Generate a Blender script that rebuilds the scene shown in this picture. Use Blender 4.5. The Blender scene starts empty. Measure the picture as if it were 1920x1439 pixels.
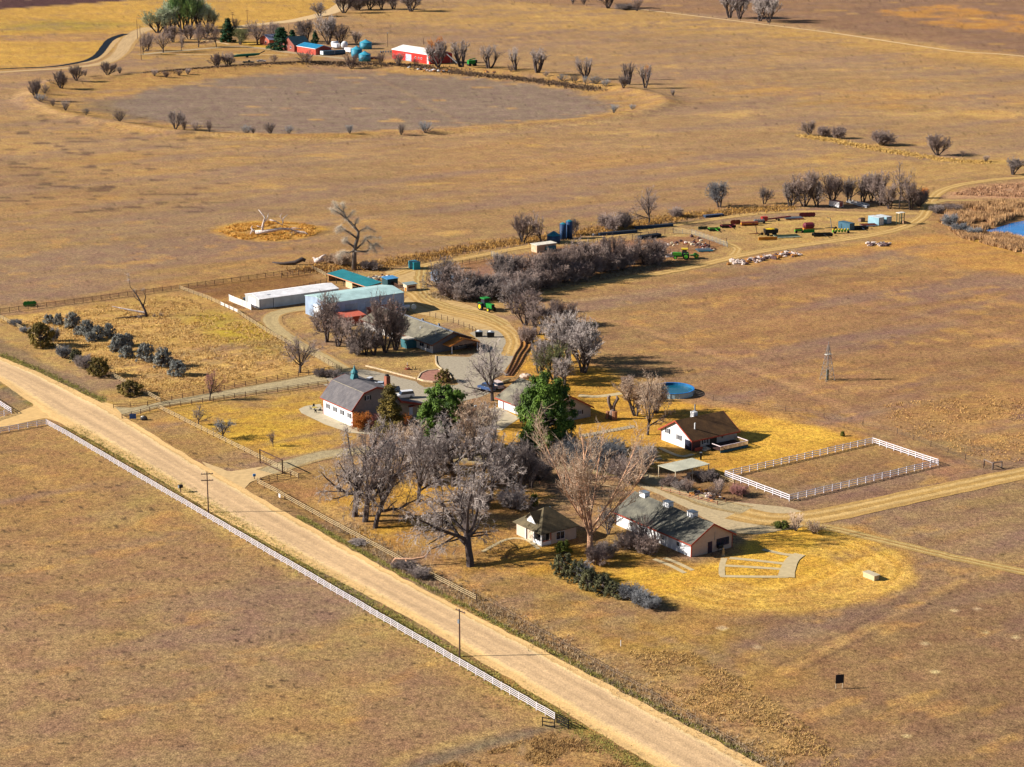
import bpy, bmesh, math, random
import numpy as np
from math import sin, cos, pi, radians, atan, atan2, hypot, sqrt
from mathutils import Vector, Matrix
from mathutils.geometry import tessellate_polygon
D = bpy.data
SC = bpy.context.scene
COL = SC.collection
# ------------------------------------------------------------------ camera
FPX, CH, YH, CX, CY = 3800.0, 135.0, -290.0, 960.0, 719.5
PIT = atan((CY-YH)/FPX)
cam = D.cameras.new('camera'); cam.sensor_width = 36; cam.lens = FPX/1920*36
cam.clip_start = 5; cam.clip_end = 60000
co = D.objects.new('camera', cam); COL.objects.link(co)
co.location = (0, 0, CH); co.rotation_euler = (pi/2-PIT, 0, 0)
SC.camera = co
def g0(x, y, z=0.0):
    u = (x-CX)/FPX; v = (y-CY)/FPX
    dn = sin(PIT)+v*cos(PIT); fw = cos(PIT)-v*sin(PIT)
    t = (CH-z)/dn
    return u*t, fw*t
def hpm(x, y):
    X, Y = g0(x, y); d = Y*cos(PIT)+CH*sin(PIT); return FPX/d
def vpm(y): return cos(PIT)**2*(y-YH)/CH
def W(pts): return [g0(*p) for p in pts]
A2 = radians(34.8); E2 = (cos(A2), sin(A2)); E1 = (-sin(A2), cos(A2))
# ------------------------------------------------------------------ noise
def _h(ix, iy, s):
    n = (ix*374761393+iy*668265263+s*144269504) & 0xffffffff
    n = ((n ^ (n >> 13))*1274126177) & 0xffffffff
    return ((n ^ (n >> 16)) & 0xffff)/65535.0
def vnoise(x, y, sc, s=0):
    x = np.asarray(x, float)/sc; y = np.asarray(y, float)/sc
    ix = np.floor(x).astype(np.int64); iy = np.floor(y).astype(np.int64)
    fx = x-ix; fy = y-iy; fx = fx*fx*(3-2*fx); fy = fy*fy*(3-2*fy)
    a = _h(ix, iy, s); b = _h(ix+1, iy, s); c = _h(ix, iy+1, s); d = _h(ix+1, iy+1, s)
    return (a*(1-fx)+b*fx)*(1-fy)+(c*(1-fx)+d*fx)*fy
def fbm(x, y, sc, s=0, o=3):
    r = 0; a = 1; t = 0
    for i in range(o): r = r+a*vnoise(x, y, sc/2**i, s+i*17); t += a; a *= .5
    return r/t
def sdpoly(P, X, Y):
    d = np.full(X.shape, 1e18); ins = np.zeros(X.shape, bool); n = len(P)
    for i in range(n):
        x0, y0 = P[i]; x1, y1 = P[(i+1) % n]; ex, ey = x1-x0, y1-y0
        t = np.clip(((X-x0)*ex+(Y-y0)*ey)/(ex*ex+ey*ey+1e-9), 0, 1)
        d = np.minimum(d, (X-x0-t*ex)**2+(Y-y0-t*ey)**2)
        if y0 != y1:
            c = ((y0 > Y) != (y1 > Y)) & (X < ex*(Y-y0)/(y1-y0)+x0); ins ^= c
    d = np.sqrt(d); return np.where(ins, d, -d)
def sdline(P, X, Y):
    d = np.full(X.shape, 1e18)
    for (x0, y0), (x1, y1) in zip(P, P[1:]):
        ex, ey = x1-x0, y1-y0
        t = np.clip(((X-x0)*ex+(Y-y0)*ey)/(ex*ex+ey*ey+1e-9), 0, 1)
        d = np.minimum(d, (X-x0-t*ex)**2+(Y-y0-t*ey)**2)
    return np.sqrt(d)
def smooth(P, n=8, closed=False):
    out = []; N = len(P)
    rng = range(N if closed else N-1)
    for i in rng:
        if closed: p = [P[(i+k-1) % N] for k in range(4)]
        else: p = [P[max(i-1, 0)], P[i], P[i+1], P[min(i+2, N-1)]]
        for k in range(n):
            t = k/n
            out.append(tuple(.5*((2*p[1][j])+(-p[0][j]+p[2][j])*t+(2*p[0][j]-5*p[1][j]+4*p[2][j]-p[3][j])*t*t+(-p[0][j]+3*p[1][j]-3*p[2][j]+p[3][j])*t**3) for j in (0, 1)))
    if not closed: out.append(tuple(P[-1]))
    return out
# ------------------------------------------------------------------ colour
KG = 1.45
def lin(c): return tuple(((v/255+.055)/1.055)**2.4 if v > 10 else v/255/12.92 for v in c)
def alb(c, k=KG): return tuple(min(.9, v/k) for v in lin(c))
# ------------------------------------------------------------------ terrain
DITCH = W([(560, 935), (700, 1030), (860, 1105), (1000, 1180), (1200, 1290), (1400, 1400), (1600, 1520)])
BASIN = smooth(W([(60, 182), (120, 152), (260, 143), (560, 122), (800, 128), (1000, 140), (1130, 160), (1235, 183), (1240, 200), (1150, 220), (980, 238), (800, 250), (560, 258), (330, 250), (150, 222), (75, 200)]), 6, True)
PONDW = smooth(W([(1848, 430), (1870, 424), (1905, 414), (1960, 408), (2050, 410), (2100, 430), (2060, 455), (1980, 455), (1915, 442), (1890, 437)]), 6, True)
def hgt(X, Y, arr=False):
    X = np.atleast_1d(np.asarray(X, float)); Y = np.atleast_1d(np.asarray(Y, float))
    z = np.zeros(X.shape)
    m = (Y < 480)
    if m.any():
        d = sdline(DITCH, X[m], Y[m]); z[m] -= .4*np.exp(-(d/3.2)**2)
    m = (Y > 850) & (Y < 1450)
    if m.any():
        d = sdpoly(BASIN, X[m], Y[m]); z[m] += 1.6*np.exp(-(d/7)**2)-1.0*np.clip((d-5)/30, 0, 1)
    m = (X > 90) & (Y > 600) & (Y < 820)
    if m.any():
        d = sdpoly(PONDW, X[m], Y[m]); z[m] -= 1.3*np.clip((d+3)/6, 0, 1)
    return z if arr else float(z[0])
def gp(x, y):
    X, Y = g0(x, y); return Vector((X, Y, hgt(X, Y)))
# ------------------------------------------------------------------ materials
MATS = {}
def newmat(n):
    m = D.materials.new(n); m.use_nodes = True; nt = m.node_tree; b = nt.nodes['Principled BSDF']
    return m, nt, b
def mat(name, rgb, rough=.75, var=.18, scale=1.2, metal=0, bump=0, photo=True, rgb2=None, spec=.3, stretch=None):
    if name in MATS: return MATS[name]
    m, nt, b = newmat(name); N = nt.nodes; L = nt.links
    c = alb(rgb) if photo else rgb
    c2 = (alb(rgb2) if photo else rgb2) if rgb2 else tuple(v*(1-var*1.6) for v in c)
    ca = tuple(min(1, v*(1+var)) for v in c)
    tc = N.new('ShaderNodeTexCoord'); mp = N.new('ShaderNodeMapping'); L.new(tc.outputs['Object'], mp.inputs[0])
    if stretch: mp.inputs['Scale'].default_value = stretch
    nz = N.new('ShaderNodeTexNoise'); nz.inputs['Scale'].default_value = scale; nz.inputs['Detail'].default_value = 6; nz.inputs['Roughness'].default_value = .65
    L.new(mp.outputs[0], nz.inputs['Vector'])
    r = N.new('ShaderNodeValToRGB'); r.color_ramp.elements[0].position = .36; r.color_ramp.elements[1].position = .66
    r.color_ramp.elements[0].color = (*c2, 1); r.color_ramp.elements[1].color = (*ca, 1)
    L.new(nz.outputs[0], r.inputs[0]); L.new(r.outputs[0], b.inputs['Base Color'])
    b.inputs['Roughness'].default_value = rough; b.inputs['Metallic'].default_value = metal
    b.inputs['Specular IOR Level'].default_value = spec
    if bump:
        bp = N.new('ShaderNodeBump'); bp.inputs['Distance'].default_value = bump; bp.inputs['Strength'].default_value = .8
        L.new(nz.outputs[0], bp.inputs['Height']); L.new(bp.outputs[0], b.inputs['Normal'])
    MATS[name] = m; return m
def corrug(name, rgb, axis=0, per=.9, rough=.45, var=.12):
    if name in MATS: return MATS[name]
    m = mat(name, rgb, rough, var, .35, bump=0); nt = m.node_tree; N = nt.nodes; L = nt.links; b = N['Principled BSDF']
    tc = N.new('ShaderNodeTexCoord'); w = N.new('ShaderNodeTexWave'); w.bands_direction = 'XYZ'[axis]
    w.inputs['Scale'].default_value = pi/per/10*2; L.new(tc.outputs['Object'], w.inputs[0])
    bp = N.new('ShaderNodeBump'); bp.inputs['Distance'].default_value = .06; L.new(w.outputs[1], bp.inputs['Height']); L.new(bp.outputs[0], b.inputs['Normal'])
    src = b.inputs['Base Color'].links[0].from_socket; r = N.new('ShaderNodeValToRGB'); r.color_ramp.elements[0].position = .02; r.color_ramp.elements[1].position = .3
    r.color_ramp.elements[0].color = (.66, .66, .68, 1); r.color_ramp.elements[1].color = (1, 1, 1, 1); L.new(w.outputs[1], r.inputs[0])
    mx = N.new('ShaderNodeMix'); mx.data_type = 'RGBA'; mx.blend_type = 'MULTIPLY'; mx.inputs[0].default_value = 1
    L.new(src, mx.inputs[6]); L.new(r.outputs[0], mx.inputs[7]); L.new(mx.outputs[2], b.inputs['Base Color'])
    return m
def shingle(name, rgb, rgb2):
    if name in MATS: return MATS[name]
    m = mat(name, rgb, .9, .15, .5, rgb2=rgb2); nt = m.node_tree; N = nt.nodes; L = nt.links; b = N['Principled BSDF']
    tc = N.new('ShaderNodeTexCoord'); br = N.new('ShaderNodeTexBrick'); br.inputs['Scale'].default_value = 1
    br.inputs['Brick Width'].default_value = .6; br.inputs['Row Height'].default_value = .3; br.inputs['Mortar Size'].default_value = .03
    br.inputs['Color1'].default_value = (1, 1, 1, 1); br.inputs['Color2'].default_value = (.72, .72, .72, 1); br.inputs['Mortar'].default_value = (.55, .55, .55, 1)
    L.new(tc.outputs['Object'], br.inputs[0])
    src = b.inputs['Base Color'].links[0].from_socket
    mx = N.new('ShaderNodeMix'); mx.data_type = 'RGBA'; mx.blend_type = 'MULTIPLY'; mx.inputs[0].default_value = .8
    L.new(src, mx.inputs[6]); L.new(br.outputs[0], mx.inputs[7]); L.new(mx.outputs[2], b.inputs['Base Color'])
    return m
# ------------------------------------------------------------------ mesh helpers
class MB:
    def __init__(s): s.v = []; s.f = []
    def add(s, vs, fs):
        o = len(s.v); s.v += [tuple(v) for v in vs]; s.f += [tuple(i+o for i in f) for f in fs]; return s
    def box(s, x0, x1, y0, y1, z0, z1):
        return s.add([(x0, y0, z0), (x1, y0, z0), (x1, y1, z0), (x0, y1, z0), (x0, y0, z1), (x1, y0, z1), (x1, y1, z1), (x0, y1, z1)],
                     [(0, 3, 2, 1), (4, 5, 6, 7), (0, 1, 5, 4), (1, 2, 6, 5), (2, 3, 7, 6), (3, 0, 4, 7)])
    def bar(s, a, b, w, h=None):
        a = Vector(a); b = Vector(b); h = h or w; d = b-a
        if d.length < 1e-6: return s
        d.normalize(); up = Vector((0, 0, 1)) if abs(d.z) < .95 else Vector((1, 0, 0))
        sx = d.cross(up).normalized()*w/2; sz = sx.cross(d).normalized()*h/2
        P = [q+i*sx+j*sz for q in (a, b) for i, j in ((-1, -1), (1, -1), (1, 1), (-1, 1))]
        return s.add(P, [(0, 1, 2, 3), (7, 6, 5, 4), (0, 4, 5, 1), (1, 5, 6, 2), (2, 6, 7, 3), (3, 7, 4, 0)])
    def tube(s, pts, rad, n=6, cap=True):
        pts = [Vector(p) for p in pts]; m = len(pts); o = len(s.v); ref = None
        for i, p in enumerate(pts):
            d = (pts[min(i+1, m-1)]-pts[max(i-1, 0)])
            if d.length < 1e-9: d = Vector((0, 0, 1))
            d.normalize()
            if ref is None: ref = Vector((1, 0, 0)) if abs(d.x) < .8 else Vector((0, 1, 0))
            a = (ref-d*ref.dot(d)).normalized(); ref = a; b = d.cross(a); r = rad[i] if hasattr(rad, '__len__') else rad
            for k in range(n):
                t = 2*pi*k/n; q = p+(a*cos(t)+b*sin(t))*r; s.v.append((q.x, q.y, q.z))
        for i in range(m-1):
            for k in range(n):
                k2 = (k+1) % n; s.f.append((o+i*n+k, o+i*n+k2, o+(i+1)*n+k2, o+(i+1)*n+k))
        if cap: s.f.append(tuple(o+k for k in range(n))[::-1]); s.f.append(tuple(o+(m-1)*n+k for k in range(n)))
        return s
    def spike(s, p, q, r):
        d = q-p; a = d.orthogonal().normalized(); b = d.cross(a).normalized(); o = len(s.v)
        for t in (0, 2.094, 4.189):
            c = p+(a*cos(t)+b*sin(t))*r; s.v.append((c.x, c.y, c.z))
        s.v.append((q.x, q.y, q.z)); s.f += [(o, o+1, o+3), (o+1, o+2, o+3), (o+2, o, o+3)]; return s
    def prism(s, prof, axis, a, b):
        # prof: list of 2D points; axis 0: (y,z) extruded along x; axis 1: (x,z) extruded along y ; axis 2: (x,y) along z
        n = len(prof)
        def P(p, t): return (t, p[0], p[1]) if axis == 0 else ((p[0], t, p[1]) if axis == 1 else (p[0], p[1], t))
        v = [P(p, a) for p in prof]+[P(p, b) for p in prof]
        f = [tuple(range(n)), tuple(range(2*n-1, n-1, -1))]+[(i, i+n, (i+1) % n+n, (i+1) % n) for i in range(n)]
        return s.add(v, f)
    def cyl(s, c, r, h, n=16, axis='z', r2=None):
        r2 = r if r2 is None else r2
        d = {'z': (0, 0, h), 'x': (h, 0, 0), 'y': (0, h, 0)}[axis]
        return s.tube([c, (c[0]+d[0], c[1]+d[1], c[2]+d[2])], [r, max(r2, .001)], n)
    def blob(s, c, rx, ry, rz, seed=0, n=8, m=5, j=.2):
        R = random.Random(seed); o = len(s.v)
        for i in range(m+1):
            th = pi*i/m
            for k in range(n):
                t = 2*pi*k/n; q = 1+R.uniform(-j, j)
                s.v.append((c[0]+rx*sin(th)*cos(t)*q, c[1]+ry*sin(th)*sin(t)*q, c[2]+rz*cos(th)*q))
        for i in range(m):
            for k in range(n): k2 = (k+1) % n; s.f.append((o+i*n+k, o+(i+1)*n+k, o+(i+1)*n+k2, o+i*n+k2))
        return s
    def mesh(s, name, m, smooth=False):
        me = D.meshes.new(name); me.from_pydata(s.v, [], s.f)
        bm = bmesh.new(); bm.from_mesh(me)
        if len(s.f) < 6000: bmesh.ops.recalc_face_normals(bm, faces=bm.faces)
        bm.to_mesh(me); bm.free()
        me.materials.append(m)
        if smooth: me.polygons.foreach_set('use_smooth', [True]*len(me.polygons))
        return me
def obj(name, mb, m, parent=None, smooth=False, loc=None):
    me = mb.mesh(name, m, smooth) if isinstance(mb, MB) else mb
    o = D.objects.new(name, me); COL.objects.link(o)
    if parent: o.parent = parent
    if loc: o.location = loc
    return o
def tag(o, label, cat, group=None, kind=None):
    if label: o['label'] = label
    if cat: o['category'] = cat
    if group: o['group'] = group
    if kind: o['kind'] = kind
    return o
def thing(name, label, cat, loc=(0, 0, 0), rz=0, group=None, sc=None):
    o = D.objects.new(name, None); COL.objects.link(o); o.location = loc; o.rotation_euler = (0, 0, rz); o.empty_display_size = .5
    if sc: o.scale = sc
    return tag(o, label, cat, group)
def struct(name, me):
    o = D.objects.new(name, me); COL.objects.link(o); o['kind'] = 'structure'; return o
def dup(root, loc, rz, label, group=None, sc=None):
    r = root.copy(); COL.objects.link(r); r.location = loc; r.rotation_euler = (0, 0, rz); r['label'] = label
    if group: r['group'] = group
    if sc: r.scale = sc
    for ch in list(root.children):
        c = ch.copy(); COL.objects.link(c); c.parent = r
        for q in list(ch.children):
            e = q.copy(); COL.objects.link(e); e.parent = c
    return r
# ------------------------------------------------------------------ light
el = radians(27.5); az = radians(-93.5)
w = D.worlds.new('World'); SC.world = w; w.use_nodes = True; nt = w.node_tree
sk = nt.nodes.new('ShaderNodeTexSky'); sk.sky_type = 'NISHITA'; sk.sun_disc = False
sk.sun_elevation = el; sk.sun_rotation = az; sk.altitude = 1500; sk.air_density = 1; sk.dust_density = .6
bg = nt.nodes['Background']; nt.links.new(sk.outputs[0], bg.inputs[0]); bg.inputs[1].default_value = .045
sl = D.lights.new('sun', 'SUN'); sl.energy = 5.0; sl.angle = radians(.5); sl.color = (1, .94, .83)
so = D.objects.new('sun', sl); COL.objects.link(so)
sd = Vector((sin(az)*cos(el), cos(az)*cos(el), sin(el)))
so.rotation_euler = sd.to_track_quat('Z', 'Y').to_euler(); so.location = (-300, 400, 300)
SC.view_settings.view_transform = 'Standard'; SC.view_settings.look = 'None'; SC.view_settings.gamma = 1; SC.view_settings.use_curve_mapping = False
SC.view_settings.exposure = 1.12
SC.render.engine = 'CYCLES'
# ------------------------------------------------------------------ ground sheet
xs = np.concatenate([np.linspace(-9000, -800, 24)[:-1], np.linspace(-800, -20, 60)[:-1], np.arange(-20, 1942, 3.5), np.linspace(1960, 2700, 55), np.linspace(2850, 11000, 24)])
ys = np.concatenate([YH+np.geomspace(7, 250, 22)[:-1], np.linspace(-40, -6, 8), np.arange(-4, 1444, 3.0), np.linspace(1455, 1900, 40), np.linspace(1950, 4500, 20)])
GX, GY = np.meshgrid(xs, ys)
uu = (GX-CX)/FPX; vv = (GY-CY)/FPX
tt = CH/(sin(PIT)+vv*cos(PIT)); X = (uu*tt).ravel(); Y = ((cos(PIT)-vv*sin(PIT))*tt).ravel()
PXx = GX.ravel(); PXy = GY.ravel()
Z = hgt(X, Y, True)
near = Y < 700
Z[near] += (fbm(X[near], Y[near], 6, 5)-.5)*.10
C = np.zeros((len(X), 3))
def A(c):
    t = min(1, max(0, (c[2]-58)/24)); q = (c[0]-7, c[1]+2*t-2, c[2]+7*t+4)
    return np.array(alb(q))
def blend(m, c, k=1.0):
    global C
    m = (np.clip(m, 0, 1)*k)[:, None]; C = C*(1-m)+A(c)*m
C[:] = A((169, 133, 86))
wz = (fbm(X, Y, 9, 41)-.5); wl = (fbm(X, Y, 35, 77)-.5)
def zone(poly, c, soft=2., warp=4., k=1., sm=0, grain=None):
    P = W(poly) if sm == 0 else smooth(W(poly), 6, True)
    xa = min(p[0] for p in P)-30; xb = max(p[0] for p in P)+30; ya = min(p[1] for p in P)-30; yb = max(p[1] for p in P)+30
    m = (X > xa) & (X < xb) & (Y > ya) & (Y < yb)
    if not m.any(): return
    d = sdpoly(P, X[m], Y[m])+wz[m]*warp*2
    w_ = np.clip(d/soft+.5, 0, 1)
    if grain: w_ = w_*np.clip(.5+(fbm(X[m], Y[m], grain, 9)-.42)*5, 0, 1)
    w_ = (w_*k)[:, None]; C[m] = C[m]*(1-w_)+A(c)*w_
def line(pts, c, width=2., soft=1.5, k=1., warp=.8, sm=True):
    P = smooth(W(pts), 5) if sm and len(pts) > 2 else W(pts)
    xa = min(p[0] for p in P)-30; xb = max(p[0] for p in P)+30; ya = min(p[1] for p in P)-30; yb = max(p[1] for p in P)+30
    m = (X > xa) & (X < xb) & (Y > ya) & (Y < yb)
    d = width/2-sdline(P, X[m], Y[m])+wz[m]*warp*2
    w_ = (np.clip(d/soft+.5, 0, 1)*k)[:, None]; C[m] = C[m]*(1-w_)+A(c)*w_
# broad tone variation
n1 = fbm(X, Y, 90, 3); n2 = fbm(X*.6+Y*.2, Y, 40, 8, 4); n3 = fbm(X, Y, 220, 12)
blend((n1-.5)*3, (190, 142, 80), .6); blend((.46-n2)*4, (152, 114, 84), .55); blend((n3-.55)*4, (176, 128, 74), .5)
blend((PXy < 480)*np.clip((480-PXy)/200, 0, 1), (184, 144, 98), .55)
blend(np.clip((PXy-950)/200, 0, 1)*(PXx < 1000), (166, 130, 92), .8)
blend(np.clip((PXx-1250)/300, 0, 1)*np.clip((PXy-1080)/80, 0, 1), (156, 118, 78), .7)
blend(np.clip((PXx-1150)/200, 0, 1)*np.clip((PXy-480)/60, 0, 1)*np.clip((840-PXy)/60, 0, 1), (168, 122, 80), .75)
zone([(-1500, -255), (1900, -255), (900, -60), (290, -2), (0, 18), (-2500, 130)], (98, 66, 60), 6, 3)
zone([(-2500, 130), (0, 18), (290, -2), (700, -45), (660, -5), (600, 30), (480, 50), (430, 62), (262, 60), (240, 72), (205, 100), (160, 116), (0, 132), (-2500, 330)], (206, 158, 74), 8, 3)
zone([(0, 44), (120, 38), (270, 46), (150, 58), (0, 58)], (158, 140, 62), 40, 10, .6)
zone([(0, 68), (130, 64), (230, 62), (190, 78), (0, 80)], (172, 128, 92), 12, 10, .6)
zone([(700, -10), (960, 5), (1300, 25), (1500, 45), (1920, 103), (4000, 250), (4000, -180), (900, -180)], (160, 120, 84), 8, 5)
zone([(1500, 45), (1920, 103), (2400, 160), (2400, -60), (1650, -5)], (152, 114, 84), 30, 10, .8)
zone([(1640, 22), (1760, 8), (1920, 30), (2300, 60), (2000, 75), (1920, 62), (1780, 52)], (206, 146, 70), 14, 14, .9, grain=30)
zone([(620, 22), (960, 2), (1300, 28), (1500, 60), (1600, 75), (1200, 60), (900, 60), (720, 40)], (204, 158, 82), 20, 10, .55)
zone([(1450, 48), (1920, 107), (2300, 150), (2300, 190), (1920, 130), (1650, 95), (1450, 70)], (206, 158, 82), 20, 10, .7)
zone([(1300, 150), (1500, 165), (1800, 175), (2300, 185), (2300, 240), (1900, 225), (1600, 200), (1350, 185)], (202, 150, 76), 30, 20, .6, grain=25)
zone([(50, 185), (110, 150), (250, 142), (560, 112), (820, 118), (1080, 140), (1245, 185), (1245, 205), (1120, 228), (800, 256), (560, 264), (330, 258), (140, 226), (50, 200)], (192, 146, 80), 6, 3, .9, 1)
zone([(160, 195), (250, 175), (330, 180), (300, 225), (200, 215)], (138, 114, 84), 12, 10, .8, 1)
zone([(215, 190), (330, 156), (560, 134), (800, 138), (1000, 156), (1120, 180), (1145, 202), (1050, 222), (800, 240), (560, 250), (390, 244), (265, 220)], (150, 124, 102), 12, 12, .95, 1)
zone([(0, 205), (130, 222), (330, 262), (500, 275), (420, 330), (200, 330), (0, 300), (-500, 330), (-500, 205)], (196, 150, 84), 20, 18, .6, grain=22)
line([(20, 190), (50, 175), (60, 185), (100, 215), (200, 232), (330, 252), (560, 264), (800, 258), (980, 243), (1120, 230), (1235, 205), (1250, 195)], (206, 164, 110), 5, 3, .6)
line([(250, 137), (420, 128), (560, 120), (750, 125), (860, 135), (1000, 148), (1120, 168)], (92, 74, 62), 7, 5, .75, 3)
line([(120, 152), (200, 148), (260, 140)], (96, 78, 60), 6, 5, .7, 3)
zone([(265, 78), (430, 70), (560, 85), (620, 108), (560, 118), (300, 128), (255, 112)], (190, 146, 76), 8, 5, .8)
zone([(250, 118), (380, 118), (540, 108), (700, 112), (700, 120), (500, 122), (300, 132)], (172, 136, 88), 8, 5, .7)
zone([(440, 78), (580, 84), (600, 92), (480, 90)], (222, 176, 60), 6, 3, .7)
for k, pp in enumerate([[(560, 68), (700, 62), (880, 62), (960, 42), (820, 40)], [(690, 60), (760, 48), (830, 45)], [(900, 86), (1000, 70), (1110, 50), (1130, 42), (1100, 36)], [(1160, 55), (1220, 50), (1225, 44), (1150, 38)]]):
    line(pp, (128, 98, 78), 2.5, 3, .6)
line([(1260, 180), (1330, 200), (1400, 215), (1600, 250), (1840, 300)], (140, 108, 82), 4, 5, .5)
line([(1505, 254), (1570, 264), (1650, 280), (1760, 298), (1850, 305), (1890, 300)], (216, 174, 88), 8, 5, .8, 4)
zone([(1450, 270), (1700, 300), (1920, 290), (2300, 300), (2300, 380), (1920, 322), (1760, 345), (1720, 380), (1500, 330)], (206, 160, 88), 20, 14, .6)
for k, (x, y, a) in enumerate([(1185, 250, 90), (1380, 215, 60), (1750, 215, 120), (1860, 215, 80)]):
    zone([(x-a, y), (x, y-7), (x+a, y), (x, y+7)], (210, 166, 96), 12, 10, .7)
# dark/gold flecks on the left pasture
m = (PXx < 520) & (PXy > 215) & (PXy < 400)
fl = fbm(X*.35, Y, 3.2, 55, 2); blend(m*np.clip((fl-.68)*12, 0, 1)*np.clip((520-PXx)/150, 0, 1), (112, 86, 66), .8)
fl = fbm(X*.35, Y*.8, 7, 66, 2); blend((PXy < 520)*np.clip((fl-.76)*14, 0, 1), (208, 160, 86), .6)
zone([(405, 434), (440, 420), (507, 415), (570, 420), (610, 428), (590, 443), (520, 454), (450, 450)], (212, 158, 66), 4, 4, .8, 1)
line([(430, 448), (500, 457), (570, 450), (612, 434)], (120, 92, 72), 3, 2, .6)
for k, (x, y, r) in enumerate([(1290, 645, 40), (1200, 610, 30), (1545, 675, 40), (1640, 640, 30), (1853, 570, 60), (1730, 640, 50), (1425, 640, 26), (1810, 620, 60), (1600, 690, 34), (1340, 575, 18), (1500, 560, 40), (1700, 560, 50), (1180, 560, 24), (1890, 640, 50), (1250, 590, 20)]):
    zone([(x-r, y), (x, y-r*.12), (x+r, y), (x, y+r*.12)], (206, 156, 84), 3, 5, .75, grain=3)
line([(1060, 590), (1180, 610), (1300, 650), (1430, 700), (1540, 745), (1640, 800)], (196, 148, 100), 3.5, 3, .6)
line([(1052, 596), (1172, 616), (1292, 656), (1422, 706), (1530, 752)], (134, 100, 78), 1.2, 1.2, .5)
line([(1380, 520), (1500, 548), (1640, 575), (1780, 600), (1920, 640)], (188, 140, 96), 4, 4, .5)
line([(1290, 530), (1500, 512), (1700, 492), (1920, 540)], (184, 140, 92), 5, 5, .4)
line([(1000, 572), (1100, 562), (1220, 548), (1340, 525)], (196, 158, 120), 2.5, 3, .5)
line([(600, 90), (760, 170), (1000, 300), (1180, 360)], (190, 150, 104), 3, 3, .3); line([(1090, 400), (1150, 380), (1240, 330), (1330, 250)], (190, 150, 104), 2.5, 3, .35)
line([(0, 270), (180, 262), (400, 300), (640, 300)], (190, 152, 100), 4, 4, .4); line([(0, 330), (260, 340), (520, 330), (900, 400)], (140, 108, 82), 3, 4, .4)
# corrals and meadow
zone([(340, 540), (575, 512), (612, 535), (600, 550), (470, 580), (445, 582)], (156, 112, 66), 3, 2)
zone([(-900, 800), (0, 596), (330, 548), (400, 560), (540, 632), (640, 695), (440, 722), (300, 750), (0, 600)], (196, 152, 80), 3, 2)
zone([(0, 600), (330, 548), (400, 560), (540, 632), (640, 695), (440, 722), (300, 750)], (206, 162, 92), 4, 6, .7, grain=3.0)
zone([(350, 592), (400, 584), (450, 592), (520, 625), (560, 660), (500, 668), (430, 645)], (196, 166, 56), 8, 4, .85)
zone([(-900, 480), (0, 598), (300, 752), (270, 768), (206, 764), (0, 670), (-900, 300)], (184, 146, 84), 3, 2)
zone([(-500, 480), (0, 636), (110, 692), (215, 752), (180, 757), (90, 712), (0, 668), (-500, 520)], (146, 116, 82), 3, 2, .9)
line([(0, 668), (90, 708), (206, 760)], (150, 130, 60), 2, 2, .6)
# around the house
zone([(232, 785), (300, 765), (610, 722), (690, 720), (700, 790), (660, 830), (600, 846), (508, 866), (480, 890), (400, 872)], (198, 154, 70), 2, 1.5)
zone([(232, 790), (300, 768), (508, 866), (480, 884), (380, 868)], (176, 136, 80), 3, 2)
zone([(330, 790), (460, 760), (590, 745), (560, 780), (600, 830), (520, 850), (420, 820)], (212, 166, 62), 8, 5, .7)
zone([(535, 600), (580, 588), (625, 600), (700, 600), (760, 580), (900, 600), (960, 625), (880, 640), (830, 700), (840, 712), (780, 713), (700, 692), (600, 655), (560, 632)], (188, 150, 88), 2, 1.5)
zone([(450, 905), (560, 872), (700, 850), (900, 860), (1180, 900), (1240, 910), (1150, 960), (1300, 1060), (1100, 1100), (900, 1128), (700, 1030)], (178, 138, 80), 3, 3)
zone([(500, 905), (600, 905), (650, 945), (560, 945)], (160, 112, 70), 6, 3, .6)
zone([(620, 940), (780, 905), (1000, 920), (1000, 1010), (1150, 1045), (1310, 1052), (1350, 1080), (1150, 1085), (1000, 1065), (860, 1085), (740, 1020)], (204, 152, 56), 6, 6, .8)
zone([(1290, 1060), (1420, 1000), (1530, 982), (1640, 1003), (1710, 1045), (1722, 1080), (1680, 1112), (1560, 1140), (1400, 1150), (1250, 1135), (1120, 1105), (1080, 1085), (1180, 1062)], (226, 174, 68), 6, 4, 1, 1)
zone([(1300, 1100), (1480, 1095), (1560, 1060), (1640, 1020), (1700, 1060), (1690, 1095), (1560, 1128), (1400, 1140)], (240, 186, 92), 6, 5, .5, 1)
for k in range(9):
    f_ = .45+k*.06; q_ = [(1480+(x-1480)*f_, 1072+(y-1072)*f_) for x, y in [(1240, 1120), (1330, 1142), (1450, 1148), (1600, 1128), (1700, 1092), (1712, 1055), (1640, 1012), (1560, 995)]]
    line(q_, [(236, 190, 104), (186, 140, 62)][k % 2], 1.6, 1.6, .45, .3)
for k in range(6):
    line([(1400+k*8, 772+k*14), (1500+k*12, 778+k*13), (1610+k*2, 812+k*8)], [(230, 182, 90), (184, 138, 60)][k % 2], 1.4, 1.4, .4, .3)
    line([(1490+k*40, 952-k*9+k), (1600+k*30, 936-k*9), (1760, 900-k*3)], (138, 104, 78), .7, .8, .35, .2)
for k in range(5):
    line([(1360+k*60, 1128-k*6), (1500+k*30, 1098-k*11), (1600+k*16, 1050-k*8)], (204, 150, 56), .9, .9, .35)
zone([(1740, 1020), (1800, 1060), (1780, 1120), (1650, 1160), (1420, 1172), (1250, 1160), (1220, 1142), (1400, 1154), (1600, 1140), (1700, 1110), (1730, 1070)], (146, 110, 76), 8, 5, .55)
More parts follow.
